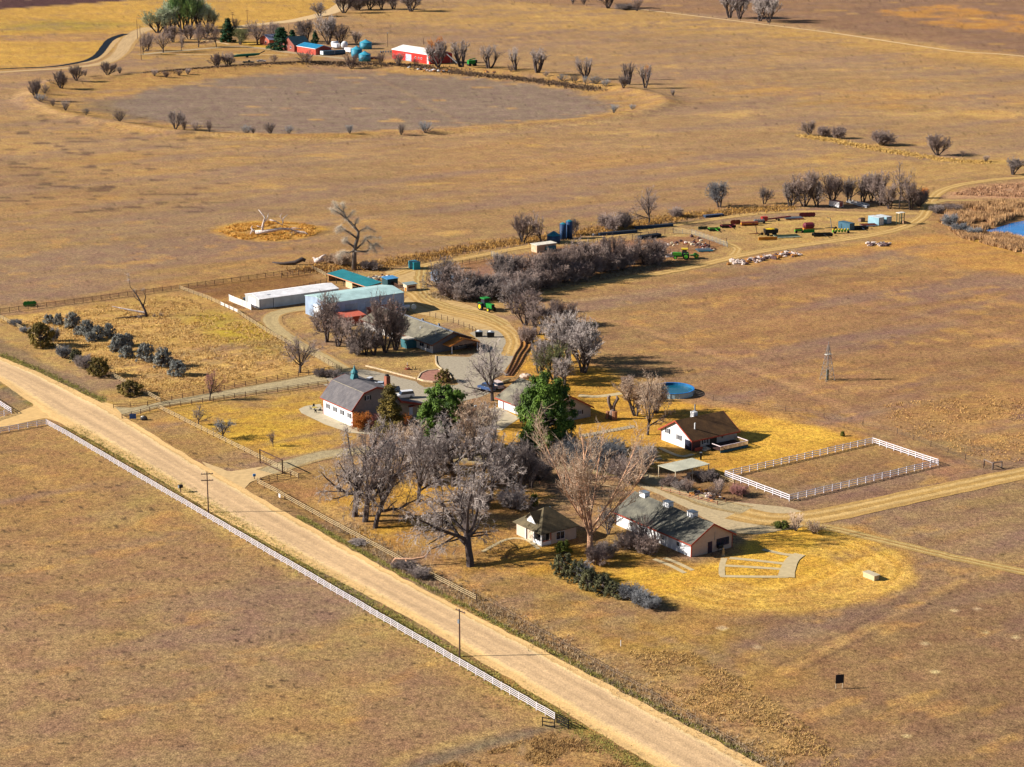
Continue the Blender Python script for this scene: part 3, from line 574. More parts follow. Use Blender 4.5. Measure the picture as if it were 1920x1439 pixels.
class Bld:
    def __init__(s, name, label, cat, near, left=None, right=None, L1=None, L2=None, rot=A2, group=None):
        s.near = g0(*near); s.rot = rot
        ax2 = (cos(rot), sin(rot)); ax1 = (-sin(rot), cos(rot))
        s.L1 = L1 or proj(s.near, g0(*left), ax1); s.L2 = L2 or proj(s.near, g0(*right), ax2)
        s.t = thing(name, label, cat, (s.near[0], s.near[1], hgt(*s.near)), rot, group)
    def walls(s, h, hr, ridge, m, m2=None, inset=0, name='wall'):
        L1, L2 = s.L1, s.L2
        # ridge 'y' runs along local y: gables on the y faces (x profile)
        b = MB()
        if ridge == 'y': b.prism([(0, -.3), (L2, -.3), (L2, h), (L2/2, hr-.05), (0, h)], 1, 0, L1)
        elif ridge == 'x': b.prism([(0, -.3), (L1, -.3), (L1, h), (L1/2, hr-.05), (0, h)], 0, 0, L2)
        else: b.box(0, L2, 0, L1, -.3, h)
        w_ = obj(name, b, m, s.t)
        if m2:
            b = MB()
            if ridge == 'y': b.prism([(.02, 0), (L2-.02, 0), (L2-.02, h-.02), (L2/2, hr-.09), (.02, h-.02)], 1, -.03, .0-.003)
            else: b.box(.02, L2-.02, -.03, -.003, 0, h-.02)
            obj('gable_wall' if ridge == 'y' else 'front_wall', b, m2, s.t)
        return w_
    def roof(s, h, hr, ridge, m, o=.5, th=.18, trim=None, name='roof'):
        L1, L2 = s.L1, s.L2; W_, Ln = (L2, L1) if ridge == 'y' else (L1, L2); hw = W_/2; k = (hr-h)/hw
        b = MB(); e = h-k*o
        prof = [(-o, e), (hw, hr), (W_+o, e), (W_+o, e+th), (hw, hr+th*1.1), (-o, e+th)]
        b.prism(prof, 1 if ridge == 'y' else 0, -o, Ln+o)
        r = obj(name, b, m, s.t)
        if trim:
            a1 = 1 if ridge == 'y' else 0
            for u0 in (-o-.06, Ln+o+.002):
                b = MB()
                b.prism([(-o-.05, e-.14), (hw, hr-.14), (W_+o+.05, e-.14), (W_+o+.05, e+th+.02), (hw, hr+th+.04), (-o-.05, e+th+.02)], a1, u0, u0+.058)
                obj('roof_trim', b, trim, s.t)
            for x0 in (-o-.06, W_+o+.003):
                b = MB()
                if ridge == 'y': b.box(x0, x0+.057, -o, Ln+o, e-.12, e+th-.02)
                else: b.box(-o, Ln+o, x0, x0+.057, e-.12, e+th-.02)
                obj('eave_trim', b, trim, s.t)
        return r
    def corner(s, m, h, w_=.22):
        for x, y in ((-.04, -.04), (-.04, s.L1-w_+.04), (s.L2-w_+.04, -.04)): obj('corner_trim', MB().box(x, x+w_, y, y+w_, 0, h), m, s.t)
    def win(s, side, u, z, w_=1.1, h=1.2, shut=None, frame=None, nm='window', pane=None, y0=0):
        """side L: wall x=0 (u along y); side R: wall y=0 (u along x)"""
        b = MB(); p = MB(); q = .09
        def put(mb, u0, u1, z0, z1, d0, d1):
            if side == 'L': mb.box(y0-d1, y0-d0, u0, u1, z0, z1)
            else: mb.box(u0, u1, y0-d1, y0-d0, z0, z1)
        for a in ((u-w_/2-q, u-w_/2, z-q, z+h+q), (u+w_/2, u+w_/2+q, z-q, z+h+q), (u-w_/2, u+w_/2, z-q, z), (u-w_/2, u+w_/2, z+h, z+h+q), (u-.03, u+.03, z, z+h)): put(b, *a, .032, .09)
        f = obj(nm, b, frame or WHT, s.t); put(p, u-w_/2, u+w_/2, z, z+h, .033, .06); obj('pane', p, pane or GLS, f)
        if shut:
            for sg in (-1, 1):
                c = MB(); uc = u+sg*(w_/2+q+.24); put(c, uc-.2, uc+.2, z-.05, z+h+.05, .032, .085); obj('shutter', c, shut, f)
        return f
    def part(s, name, b, m): return obj(name, b, m, s.t)
# gambrel barn -------------------------------------------------------
B = Bld('gambrel_barn', 'white barn with a taupe gambrel roof, green cupola and brick chimney', 'barn', (662, 801.5), left=(609, 776), L2=13.2)
L1, L2 = B.L1, B.L2; H1, H2, H3 = 4.3, 8.0, 8.9; k1 = 3.1
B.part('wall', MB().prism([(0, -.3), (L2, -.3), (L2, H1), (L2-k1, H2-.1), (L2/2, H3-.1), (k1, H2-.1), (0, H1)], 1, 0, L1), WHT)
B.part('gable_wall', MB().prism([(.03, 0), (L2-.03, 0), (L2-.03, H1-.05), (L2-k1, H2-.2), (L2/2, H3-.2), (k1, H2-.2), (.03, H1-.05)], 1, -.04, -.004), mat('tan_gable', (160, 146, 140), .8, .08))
o = .45; c0 = [(-.5, H1-.25), (k1-.12, H2), (L2/2, H3), (L2-k1+.12, H2), (L2+.5, H1-.25)]
up = [(-.62, H1-.12), (k1-.2, H2+.18), (L2/2, H3+.2), (L2-k1+.2, H2+.18), (L2+.62, H1-.12)]
B.part('roof', MB().prism(c0+up[::-1], 1, -o, L1+o), SB)
tr = MB(); cc0 = [(x, z-.2) for x, z in c0]; uu_ = [(x*1.0, z+.03) for x, z in up]
for y0 in (-o-.08, L1+o+.004): tr.prism(cc0+uu_[::-1], 1, y0, y0+.076)
B.part('roof_trim', tr, TRIM)
B.part('roof_crease', MB().bar((k1-.22, -o, H2+.22), (k1-.22, L1+o, H2+.22), .12, .05), mat('pale_flashing', (190, 176, 150)))
B.part('eave_trim', MB().box(-.68, -.56, -o, L1+o, H1-.32, H1-.1), TRIM)
B.part('corner_trim', MB().box(-.05, .2, -.06, .18, 0, H1-.3), TRIM); B.part('corner_trim', MB().box(-.05, .2, L1-.18, L1+.06, 0, H1-.3), TRIM)
for i in range(4): B.win('L', 1.6+i*3.45, 2.0, .7, 1.1, shut=SH)
for u in (4.2, 9.6): B.win('R', u, 6.2, .7, .95, shut=mat('dark_green_shutter', (22, 44, 40)), y0=-.02)
B.part('vent', MB().cyl((1.3, L1-3.3, 5.4), .12, .9), STL)
cu = MB(); yc = L1-4.2
cu.prism([(-.9, H3-.2), (.9, H3-.2), (.55, H3+1.2), (-.55, H3+1.2)], 1, yc-.7, yc+.7)
cu.v = [(v[0]+L2/2, v[1], v[2]) for v in cu.v]
B.part('cupola', cu, mat('verdigris', (60, 130, 140), .6, .15)); 
B.part('cupola_roof', MB().tube([(L2/2, yc, H3+1.2), (L2/2, yc, H3+1.5), (L2/2, yc, H3+1.9), (L2/2, yc, H3+2.4), (L2/2, yc, H3+3.4)], [.6, .95, .8, .35, .04], 10), MATS['verdigris'])
ch = B.part('chimney', MB().box(L2-2.5, L2-1.4, 1.9, 3.0, 5, 10.5), BRK); obj('chimney_cap', MB().box(L2-2.3, L2-1.6, 2.1, 2.8, 10.5, 10.9), BLK, ch)
# annex
a = MB(); xa = L2
a.prism([(xa+.01, -.3), (xa+7.2, -.3), (xa+7.2, 2.3), (xa+.01, 4.3)], 1, 1.2, 4.4); B.part('annex_wall', a, BEI)
B.part('annex_roof', MB().prism([(xa+.02, 4.35), (xa+8.4, 1.95), (xa+8.4, 2.15), (xa+.02, 4.57)], 1, .5, 4.9), SB)
B.part('annex_trim', MB().prism([(xa+.02, 4.05), (xa+8.45, 1.65), (xa+8.45, 2.2), (xa+.02, 4.6)], 1, .4, .49), TRIM)
B.part('porch_hood', MB().box(xa+3.1, xa+4.7, .1, 1.19, 2.35, 2.5), TRIM); B.part('door', MB().box(xa+3.4, xa+4.4, 1.13, 1.19, 0, 2.1), WHT)
# long white shed --------------------------------------------------------
B = Bld('long_shed', 'long narrow white metal shed standing left of the larger metal barn', 'shed', (487, 580.3), L1=9.2, right=(626, 556))
B.walls(3.0, 3.9, 'x', corrug('pale_metal_siding', (226, 228, 226), 0, .8)); B.roof(3.0, 3.9, 'x', corrug('white_metal_roof', (285, 280, 280), 0, .8), .15, .1)
B.part('sliding_door', MB().box(-.06, -.01, 2.2, 6.9, 0, 2.7), WHT); B.part('seam', MB().box(4.6, 4.75, -.05, -.01, 0, 2.9), mat('dark_seam', (80, 80, 84)))
B.part('corner_trim', MB().box(-.06, .1, -.08, .08, 0, 3), MATS['dark_seam']); B.part('skylight', MB().box(4, 5.0, 2.2, 2.7, 3.5, 3.62), STL)
# large metal barn
B = Bld('metal_barn', 'large metal barn with a pale blue-white roof and shaded blue side wall', 'barn', (614.5, 604), left=(576, 588), right=(756, 582))
B.walls(5.5, 6.4, 'x', corrug('sky_tinted_white_siding', (190, 212, 240), 0, .8)); B.roof(5.5, 6.4, 'x', corrug('pale_blue_roof', (206, 238, 236), 0, .8), .15, .12)  # white metal siding; skylight blue of the shaded wall is mixed into its colour
for u in (6, 13): B.part('sliding_door', MB().box(u, u+4.2, -.08, -.02, 0, 4.4), corrug('door_steel', (190, 204, 220), 0, .8))
B.part('end_door', MB().box(-.08, -.02, 4, 8, 0, 4), WHT); B.part('corner_trim', MB().box(-.06, .12, -.08, .1, 0, 5.4), TRIM)
PK = mat('faded_red_metal', (224, 116, 92), .5, .12)
def leanto(name, label, cat, near, L1, L2, h1, h2, mw, mr, rot=A2, o=.4, open_=False, group=None):
    """mono-pitch roof: height h1 at the near (y=0) eave, h2 at the back"""
    b = Bld(name, label, cat, near, L1=L1, L2=L2, rot=rot, group=group)
    if open_:
        b.part('back_wall', MB().box(L2-.12, L2, 0, L1, 0, h2-.1), mw); b.part('end_wall', MB().box(0, L2-.12, L1-.12, L1, 0, h1-.1), mw); b.part('side_wall', MB().box(0, L2-.12, 0, .12, 0, h1-.1), mw)
        n = max(2, int(L1/4.5))
        for i in range(n+1): b.part('post', MB().box(0, .18, .13+(L1-.5)*i/n, .31+(L1-.5)*i/n, 0, h1-.1), DKW)
        b.part('roof', MB().prism([(-.5, h1), (L2+.3, h2), (L2+.3, h2+.12), (-.5, h1+.12)], 1, -.3, L1+.3), mr)
    else:
        b.part('wall', MB().prism([(0, -.3), (L1, -.3), (L1, h2), (0, h1)], 0, 0, L2), mw)
        b.part('roof', MB().prism([(-o, h1), (L1+o, h2), (L1+o, h2+.14), (-o, h1+.14)], 0, -o, L2+o), mr)
    return b
b = leanto('tack_shed', 'low shed with a faded red roof against the shaded metal barn wall', 'shed', (622, 614), 4.6, 11, 2.2, 2.8, mat('red_boards', (190, 84, 60), .85, .15), PK)
b.part('door', MB().box(-.05, -.005, 1.6, 2.8, 0, 2), WHT)
b = leanto('pump_shed', 'small faded red roofed shed by the right end of the metal barn', 'shed', (700, 597), 4, 8, 2.2, 2.7, MATS['red_boards'], PK)
b.part('door', MB().box(2, 3, -.05, -.005, 0, 2), WHT)
TR_ = corrug('teal_roof', (44, 140, 150), 1, 1.0)
b = leanto('loafing_shed', 'open-fronted livestock shed with a long teal metal roof beside the corrals', 'shed', (688, 552), 24, 5.2, 2.4, 3.1, mat('tan_boards', (196, 140, 90), .9, .15), TR_, open_=True)
b.part('stall_panel', MB().box(0, .1, 9, 13, 0, 2.2), mat('pale_ply', (232, 200, 160))); b.part('fascia', MB().box(-.56, -.5, -.3, 24.3, 2.25, 2.5), mat('salmon_fascia', (216, 150, 110)))
b = leanto('storage_box_shed', 'small dark shed with a bright blue roof beside the stacked hay panels', 'shed', (727, 541), 3.4, 3.8, 2.8, 3.0, mat('dark_teal_boards', (40, 76, 84)), corrug('bright_blue_roof', (96, 170, 226), 1), o=.25)
b.part('door', MB().box(1.3, 2.4, -.05, -.005, 0, 2), BLK)
b = leanto('well_house', 'small white kiosk-like hut with a grey roof by the yard track', 'hut', (763, 547), 2.2, 3.6, 2.0, 2.3, mat('cream_boards', (232, 206, 180)), mat('grey_flat_roof', (150, 166, 166)), o=.3)
b.part('hatch', MB().box(.5, 3.0, -.05, -.005, 1.0, 1.5), mat('dark_hatch', (110, 60, 50))); b.part('orange_panel', MB().box(-.05, -.005, .3, 1.2, 0, 1.1), mat('orange_panel', (232, 150, 30)))
# long ranch house with orange porch -------------------------------------
B = Bld('ranch_house', 'long grey-shingled ranch house with an orange-roofed porch on its end', 'house', (811.5, 663), left=(691, 614), right=(884, 651))
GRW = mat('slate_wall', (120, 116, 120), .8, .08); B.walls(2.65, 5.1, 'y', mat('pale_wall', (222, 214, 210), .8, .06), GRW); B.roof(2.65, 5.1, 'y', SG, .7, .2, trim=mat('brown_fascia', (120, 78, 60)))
for u, w_ in ((2.2, 1.6), (5.5, 2.2), (12, 1.4), (17, 1.4), (22, 1.4), (27, 1.4)): B.win('L', u, .9, w_, 1.2, frame=WHT)
B.part('blue_wing', MB().box(-3.2, -.01, 8.4, 8.6, -.2, 2.5).box(-3.2, -.01, 8.6, 11.5, -.2, 2.45), mat('teal_wall', (56, 110, 120), .8, .08))
B.part('wing_roof', MB().box(-3.4, -.02, 8.2, 11.8, 2.52, 2.66), mat('white_wing_roof', (226, 214, 196)))
B.part('porch_roof', MB().prism([(3.2, 2.1), (8.1, 3.7), (13.0, 2.1), (13.0, 2.28), (8.1, 3.92), (3.2, 2.28)], 1, -3.8, -.05), shingle('orange_shingles', (236, 146, 56), (206, 118, 48)))
B.part('porch_gable', MB().prism([(3.7, 2.08), (8.1, 3.55), (12.6, 2.08)], 1, -3.5, -3.42), mat('tan_porch_gable', (150, 124, 108)))
for x in (3.9, 12.3): B.part('porch_post', MB().box(x, x+.2, -3.6, -3.4, 0, 2.15), WHT)
B.part('door', MB().box(6.1, 7.1, -.07, -.032, 0, 2.1), BLK); B.win('R', 10, .8, 3, 1.3)
B.part('gutter', MB().bar((B.L2/2-.1, -.7, 5.42), (B.L2/2-.1, B.L1+.7, 5.42), .5, .12), mat('ridge_cap', (150, 156, 172)))
for y in (4, 12): B.part('vent', MB().cyl((3.6, y, 4.0), .12, .8), WHT)
for y, hh in ((7.5, .9), (16, .7)): B.part('roof_vent', MB().box(B.L2/2+.4, B.L2/2+.9, y, y+.5, 4.8, 5.1+hh), STL)
# garage house behind the pine ------------------------------------------
B = Bld('garage_house', 'beige house with a grey gable roof and white double garage behind the big pine', 'house', (1023, 798), left=(934.6, 763.5), right=(1108.5, 782))
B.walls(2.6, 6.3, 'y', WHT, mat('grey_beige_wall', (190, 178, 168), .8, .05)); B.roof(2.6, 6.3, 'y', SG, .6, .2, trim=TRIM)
g_ = B.part('garage_door', MB().box(-.07, -.01, B.L1-9.4, B.L1-2.6, 0, 2.2), mat('white_garage_door', (240, 238, 240)))
B.part('door_trim', MB().box(-.09, -.02, B.L1-2.4, B.L1-2.15, 0, 2.4), mat('maroon_trim', (110, 40, 50))); B.part('door_trim', MB().box(-.09, -.02, B.L1-9.8, B.L1-9.5, 0, 2.4), MATS['maroon_trim'])
B.win('R', 10.3, 1.2, .6, .9, shut=SH, y0=-.02); B.part('roof_vent', MB().box(5.6, 6.2, 8, 8.6, 5.5, 6.9), WHT)
# brown-roof house ------------------------------------------------------
B = Bld('white_cottage', 'white house with a brown shingle roof, red trim and a railed deck', 'house', (1297, 846), left=(1235.5, 825.6), right=(1375, 826))
L1, L2 = B.L1, B.L2
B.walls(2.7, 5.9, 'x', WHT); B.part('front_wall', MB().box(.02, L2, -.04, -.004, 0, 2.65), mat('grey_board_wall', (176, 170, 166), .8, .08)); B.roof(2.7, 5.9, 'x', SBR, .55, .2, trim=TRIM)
B.win('L', L1-2.4, 2.2, .8, 1.1, shut=SH); B.win('L', L1-6.6, 1.6, .8, 1.1, shut=SH)
B.part('porch_shade_panel', MB().box(-.06, -.01, .15, 2.5, 0, 2.3), mat('porch_shade_navy', (30, 34, 58)))  # porch shade painted as flat dark panels; the wall has no recess
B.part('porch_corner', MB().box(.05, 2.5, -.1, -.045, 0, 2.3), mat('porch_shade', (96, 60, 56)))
B.part('porch_rail', MB().box(.1, 2.4, -1.0, -.9, .1, .9), TRIM); B.part('corner_trim', MB().box(-.08, .12, L1-.1, L1+.07, 0, 2.6), TRIM); B.part('corner_trim', MB().box(-.08, .06, -.14, .0, 0, 2.6), TRIM)
B.win('R', 3.9, 1.2, .8, 1.0, shut=SH, y0=-.05); B.part('door', MB().box(5.4, 7.4, -.1, -.045, 0, 2.2), BLK); 
st_ = [(9.1+(.42 if i % 2 == 0 else .17)*cos(pi/2+i*pi/5), 1.9+(.42 if i % 2 == 0 else .17)*sin(pi/2+i*pi/5)) for i in range(10)]
B.part('wall_star', MB().prism(st_, 1, -.1, -.05), BLK)
B.part('stove_pipe', MB().cyl((2.8, 2.4, 4.0), .16, 1.7), WHT)
B.part('dormer', MB().box(6.3, 7.4, 7.0, 8.3, 4.9, 6.6), WHT); B.part('chimney_pipe', MB().cyl((7.4, 8.0, 5), .17, 3.2), STL)
dk = MB().box(4.2, 12.6, -5.2, -.15, .55, .7); B.part('deck', dk, mat('dark_deck', (74, 46, 40), .8, .15, 2))
rl = MB().box(4.2, 12.6, -5.25, -5.1, 1.55, 1.68).box(12.5, 12.65, -5.1, -.2, 1.55, 1.68).box(4.15, 4.3, -5.1, -2.2, 1.55, 1.68)
B.part('deck_rail', rl, mat('white_deck_rail', (246, 226, 230)))
bal = MB()
for i in range(22): bal.box(4.3+i*.39, 4.42+i*.39, -5.2, -5.12, .7, 1.55)
for i in range(12): bal.box(12.53, 12.6, -5.0+i*.4, -4.88+i*.4, .7, 1.55)
B.part('balusters', bal, mat('tan_balusters', (196, 160, 110)))
B.part('deck_skirt', MB().box(4.25, 12.55, -5.15, -5.05, 0, .54), mat('blue_skirt', (40, 100, 120)))
B.part('steps', MB().box(3.0, 4.15, -1.9, -.2, .1, .45).box(2.2, 3.0, -1.9, -.2, .0, .22), CRW)
# shade canopy --------------------------------------------------------------
CAN = corrug('pale_canopy_sheet', (214, 210, 186), 0, 1.2)
B = Bld('shade_canopy', 'flat pale-roofed shade canopy on thin posts over the garden', 'canopy', (1266, 908), L1=6.2, L2=9.8)
B.part('roof', MB().prism([(0, 2.75), (6.2, 2.6), (6.2, 2.72), (0, 2.87)], 0, 0, 9.8), CAN)
for x in (.1, 4.9, 9.5):
    for y in (.1, 5.9): B.part('post', MB().box(x, x+.16, y, y+.16, 0, 2.65), CRW)
B.part('workbench', MB().box(5.2, 8.4, 1.4, 2.6, .85, .95).box(5.3, 5.4, 1.5, 2.5, 0, .85).box(8.1, 8.2, 1.5, 2.5, 0, .85), mat('white_bench', (230, 220, 210)))
# little hipped cottage -----------------------------------------------------
B = Bld('hipped_cottage', 'small white cottage with an olive hip roof and corner porch beneath the tall cottonwood', 'cottage', (1015.4, 1025), left=(977.5, 1007), L2=8.6)
L1, L2 = B.L1+1.8, B.L2
B.part('wall', MB().box(2.3, L2, .02, L1, -.2, 2.8).box(.1, 2.3, 2.6, L1, -.2, 2.8), mat('cottage_wall', (214, 196, 178), .8, .06))
o = .5; zt = 6.3; e = 2.75
rf = MB(); P = [(-o, -o, e), (L2+o, -o, e), (L2+o, L1+o, e), (-o, L1+o, e), (L2/2-.6, L1/2, zt), (L2/2+.6, L1/2, zt)]
rf.add(P, [(0, 1, 5, 4), (1, 2, 5), (2, 3, 4, 5), (3, 0, 4)]); Pb = [(p[0], p[1], e-.15) for p in P[:4]]; rf.add(P[:4]+Pb, [(0, 4, 5, 1), (1, 5, 6, 2), (2, 6, 7, 3), (3, 7, 4, 0), (4, 7, 6, 5)])
B.part('roof', rf, SOL)
dm = MB().prism([(3.0, 2.9), (5.8, 2.9), (5.8, 4.4), (4.4, 5.7), (3.0, 4.4)], 0, .6, 3.4); B.part('dormer', dm, WHT)
B.part('dormer_roof', MB().prism([(2.6, 4.15), (4.4, 5.75), (6.2, 4.15), (6.2, 4.35), (4.4, 5.95), (2.6, 4.35)], 0, .2, 3.8), SOL)
for x, y in ((-.2, -.2), (-.2, 2.4), (-.2, 5.2)): B.part('porch_post', MB().box(x, x+.22, y, y+.22, 0, 2.7), WHT)
B.part('porch_floor', MB().box(-.3, 2.28, -.3, 5.4, 0, .18), CC); B.part('porch_half_wall', MB().box(-.15, -.03, .03, 2.35, .2, 1.0).box(.05, 2.25, -.15, -.03, .2, 1.0), WHT)
B.part('red_trim', MB().box(2.15, 2.32, -.12, .01, 0, 2.7).box(.05, 2.1, -.2, -.152, .95, 1.08), TRIM)
B.win('R', 4.6, .7, 2.0, 1.5, y0=.02); B.part('door', MB().box(2.22, 2.29, .6, 1.6, .2, 2.2), BLK); B.part('porch_window', MB().box(.6, 1.8, 2.53, 2.59, .9, 2.0), GLS)
B.part('water_heater_vent', MB().cyl((5.2, 4.5, 5.2), .2, .9), STL)
# long low building bottom right ------------------------------------------------
B = Bld('bunkhouse', 'long low building with a green-grey roof carrying three white vent boxes', 'building', (1295.8, 1045.4), left=(1149, 985), right=(1367.4, 1024))
L1, L2 = B.L1, B.L2
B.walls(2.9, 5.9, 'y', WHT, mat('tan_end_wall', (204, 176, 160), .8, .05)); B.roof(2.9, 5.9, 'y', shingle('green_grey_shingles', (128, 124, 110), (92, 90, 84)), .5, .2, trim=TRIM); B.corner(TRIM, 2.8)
for y in (2.6, 8.6, 14.6):
    yy = L1-2.4-y*1.28+3
    v = B.part('roof_ventilator', MB().box(L2/2-.65, L2/2+.65, yy-.9, yy+.9, 5.2, 6.75), WHT); obj('ventilator_cap', MB().box(L2/2-.75, L2/2+.75, yy-1.0, yy+1.0, 6.75, 6.87), STL, v)
B.part('door', MB().box(4.2, 5.3, -.08, -.032, 0, 2.3), mat('maroon_door', (60, 40, 60)))
for u in (7.0, 8.1, 9.2): B.win('R', u-.1, 1.0, .85, 1.4, frame=mat('maroon_frame', (70, 50, 80)), y0=-.02)
B.part('conduit', MB().box(5.9, 5.98, -.1, -.035, 2.4, 4.2), STL)
for u in (4, 9, 14, 19): B.win('L', u, 1.2, .9, .8)
# concrete box
t = thing('well_cap_box', 'low pale concrete box with a lid standing alone on the golden lawn', 'concrete box', (*g0(1639, 1090), 0), A2+radians(0))
obj('box_base', MB().box(0, 1.3, 0, 3.0, -.2, .9), mat('pale_concrete', (214, 190, 150), .9, .06), t); obj('lid', MB().box(-.1, 1.5, -.1, 3.1, .9, 1.02), CC, t); obj('pump_handle', MB().bar((1.9, 2.2, 0), (1.9, 2.2, 1.0), .12).bar((1.9, 2.2, 1.0), (2.4, 2.0, .8), .1), BLK, t)
# small park-like frames ---------------------------------------------------
# sheds among the hedge and bins --------------------------------------------
B = Bld('stock_shed', 'long shed with a blue-grey roof half hidden in the bare thicket', 'shed', (872, 547), L1=20, L2=5)
B.walls(2.6, 3.4, 'y', mat('slate_blue_boards', (110, 120, 140)), BLK); B.roof(2.6, 3.4, 'y', corrug('blue_grey_roof', (140, 160, 184), 1), .3, .1)
b = leanto('teal_trailer', 'teal boxy stock trailer parked left of the thicket', 'trailer', (776, 507), 4, 2.4, 2.4, 2.4, corrug('bright_teal_siding', (40, 170, 190), 0), TEA, rot=A2-.1, o=.05)
b = leanto('scale_house', 'small tan shed with a flat white roof beyond the thicket', 'shed', (1006.7, 474.5), 3.4, 8.2, 2.5, 2.6, mat('tan_stucco', (214, 180, 150)), mat('white_flat_roof', (240, 230, 214)), o=.25)
b.part('hopper', MB().box(3.5, 7.5, -.9, -.02, .6, 1.8), TEA)
DBL = corrug('dark_blue_metal', (38, 74, 120), 2, .8)
for i, (x, y, r, h) in enumerate([(1055.5, 449, 1.15, 5.6), (1067, 447, 1.15, 6.2)]):
    t = thing('tower_silo', ['tall narrow dark blue silo, the left one of the pair', 'tall narrow dark blue silo, the right one of the pair'][i], 'silo', (*g0(x, y), 0), 0, 'narrow blue silos')
    obj('tank', MB().cyl((0, 0, 0), r, h, 14), DBL, t, True); obj('silo_cap', MB().tube([(0, 0, h), (0, 0, h+.5)], [r*1.02, .1], 14), TEA, t)
    ld = MB().box(-r-.12, -r-.04, -.3, -.22, 0, h).box(-r-.12, -r-.04, .22, .3, 0, h)
    for q in range(int(h/.5)): ld.box(-r-.1, -r-.06, -.22, .22, .3+q*.5, .35+q*.5)
    obj('ladder', ld, STL, t)
t = thing('grain_bin', 'squat dark blue grain bin with a teal cone roof behind the bare shrub', 'grain bin', (*g0(1038, 455), 0)); obj('tank', MB().cyl((0, 0, 0), 2.4, 2.6, 18), DBL, t, True); obj('cone_roof', MB().tube([(0, 0, 2.6), (0, 0, 4.1)], [2.5, .2], 18), TEA, t)
# far farmstead --------------------------------------------------------------
B = Bld('red_barn', 'large bright red barn with a white roof in the far farmyard', 'barn', (806, 121), left=(748, 109), L2=17, rot=A2)
B.walls(6, 8.2, 'y', corrug('barn_red', (236, 50, 40), 1, 1.2)); B.roof(6, 8.2, 'y', corrug('white_barn_roof', (266, 256, 250), 1, 1.2), .3, .25)
B.part('eave_trim', MB().box(-.4, -.3, -.3, B.L1+.3, 5.7, 6.3), WHT); B.part('overhead_door', MB().box(-.1, -.02, 22, 29, 0, 4.4), mat('blue_grey_door', (180, 190, 210)))  # overhead door in an even pale blue-grey
for u in (10, 13.2, 17): B.win('L', u, 2.4, 1.4, 1.0)
B.part('sliding_door', MB().box(-.12, -.02, 1.4, 3.2, 0, 5.4), WHT)
B = Bld('machine_shed', 'red shed with a bright blue roof at the left of the far farmyard', 'shed', (592, 104), left=(557.5, 98.2), L2=12)
B.walls(4.3, 6.2, 'y', corrug('faded_barn_red', (226, 92, 74), 1, 1.2)); B.roof(4.3, 6.2, 'y', corrug('azure_roof', (40, 140, 186), 1, 1.2), .4, .2, trim=WHT)
B = Bld('farmhouse', 'dark teal-roofed farmhouse partly hidden by the far conifers', 'house', (552, 98), L1=16, L2=12)
B.walls(5, 9.5, 'x', mat('dim_brick', (150, 80, 66))); B.roof(5, 9.5, 'x', shingle('dark_teal_shingles', (28, 70, 84), (20, 50, 66)), .6, .3); B.win('L', 5, 2, 1.6, 1.6); B.win('L', 11, 2, 1.6, 1.6)
B = Bld('grey_house', 'grey-roofed brick house behind the far shade trees', 'house', (505, 86), L1=14, L2=10)
B.walls(4, 7, 'x', mat('red_brick_wall', (190, 100, 80))); B.roof(4, 7, 'x', shingle('slate_shingles', (160, 166, 190), (130, 136, 160)), .5, .3); B.win('L', 5, 1.5, 1.6, 1.4)
TB = corrug('turquoise_bin', (60, 150, 180), 2, 1.0)
for i, (x, y, r, h) in enumerate([(669, 108, 3.6, 5.4), (684, 115, 3.9, 4.4), (686, 92, 4.2, 4.4)]):
    t = thing('round_bin', ['round turquoise grain bin, the left one of the two in front', 'round turquoise grain bin, nearest of the far cluster', 'round turquoise grain bin at the back of the far cluster'][i], 'grain bin', (*g0(x, y), 0), 0, 'turquoise grain bins')
    obj('tank', MB().cyl((0, 0, 0), r, h, 20), TB, t, True); obj('cone_roof', MB().tube([(0, 0, h), (0, 0, h+1.9)], [r*1.04, .4], 20), mat('cyan_cone', (70, 170, 200), .4), t); obj('hatch', MB().cyl((0, 0, h+1.9), .45, .4, 8), STL, t)
def tank(label, x, y, r, l, m, rot=A2, z=.6):
    t = thing('storage_tank', label, 'tank', (*g0(x, y), 0), rot)
    obj('tank', MB().tube([(-l/2, 0, r+z), (-l/2+.2*r, 0, r+z), (l/2-.2*r, 0, r+z), (l/2, 0, r+z)], [r*.6, r, r, r*.6], 14), m, t, True)
    for s_ in (-.3, .3): obj('cradle', MB().box(l*s_-.15, l*s_+.15, -r*.6, r*.6, 0, z+.25*r), STL, t)
tank('white cylinder tank, leftmost behind the far blue truck', 628, 88, 1.6, 5, WHT); tank('white cylinder tank standing beside the far turquoise bins', 646, 92, 2.2, 8, WHT, A2+1); tank('white propane tank beside the metal barn corner', 761, 583, .6, 2.6, WHT)
# ------------------------------------------------------------------ vegetation
BARK = mat('grey_bark', (88, 76, 74), .95, .2, 2); BARKP = mat('pale_cottonwood_bark', (208, 160, 128), .9, .2, 1.5); BARKW = mat('bleached_deadwood', (246, 234, 228), .9, .15, 1.5, rgb2=(190, 164, 156))
TWG = mat('grey_twigs', (206, 192, 184), .95, .2, .8, rgb2=(138, 124, 122)); TWM = mat('mauve_twigs', (188, 166, 154), .95, .2, .8, rgb2=(128, 110, 108)); TWP = mat('pale_twigs', (222, 196, 170), .95, .2, .8, rgb2=(170, 140, 118))
TWD = mat('dark_twigs', (170, 154, 146), .95, .2, .8, rgb2=(112, 100, 100)); TWR = mat('rust_twigs', (190, 136, 126), .95, .2, .8, rgb2=(140, 96, 92)); TWO = mat('orange_twigs', (216, 140, 60), .95, .2, .8, rgb2=(170, 100, 50))
TWL = mat('olive_twigs', (150, 150, 96), .95, .2, .5, rgb2=(104, 104, 74)); TWS = mat('steel_twigs', (160, 160, 162), .95, .2, .8, rgb2=(112, 112, 118))
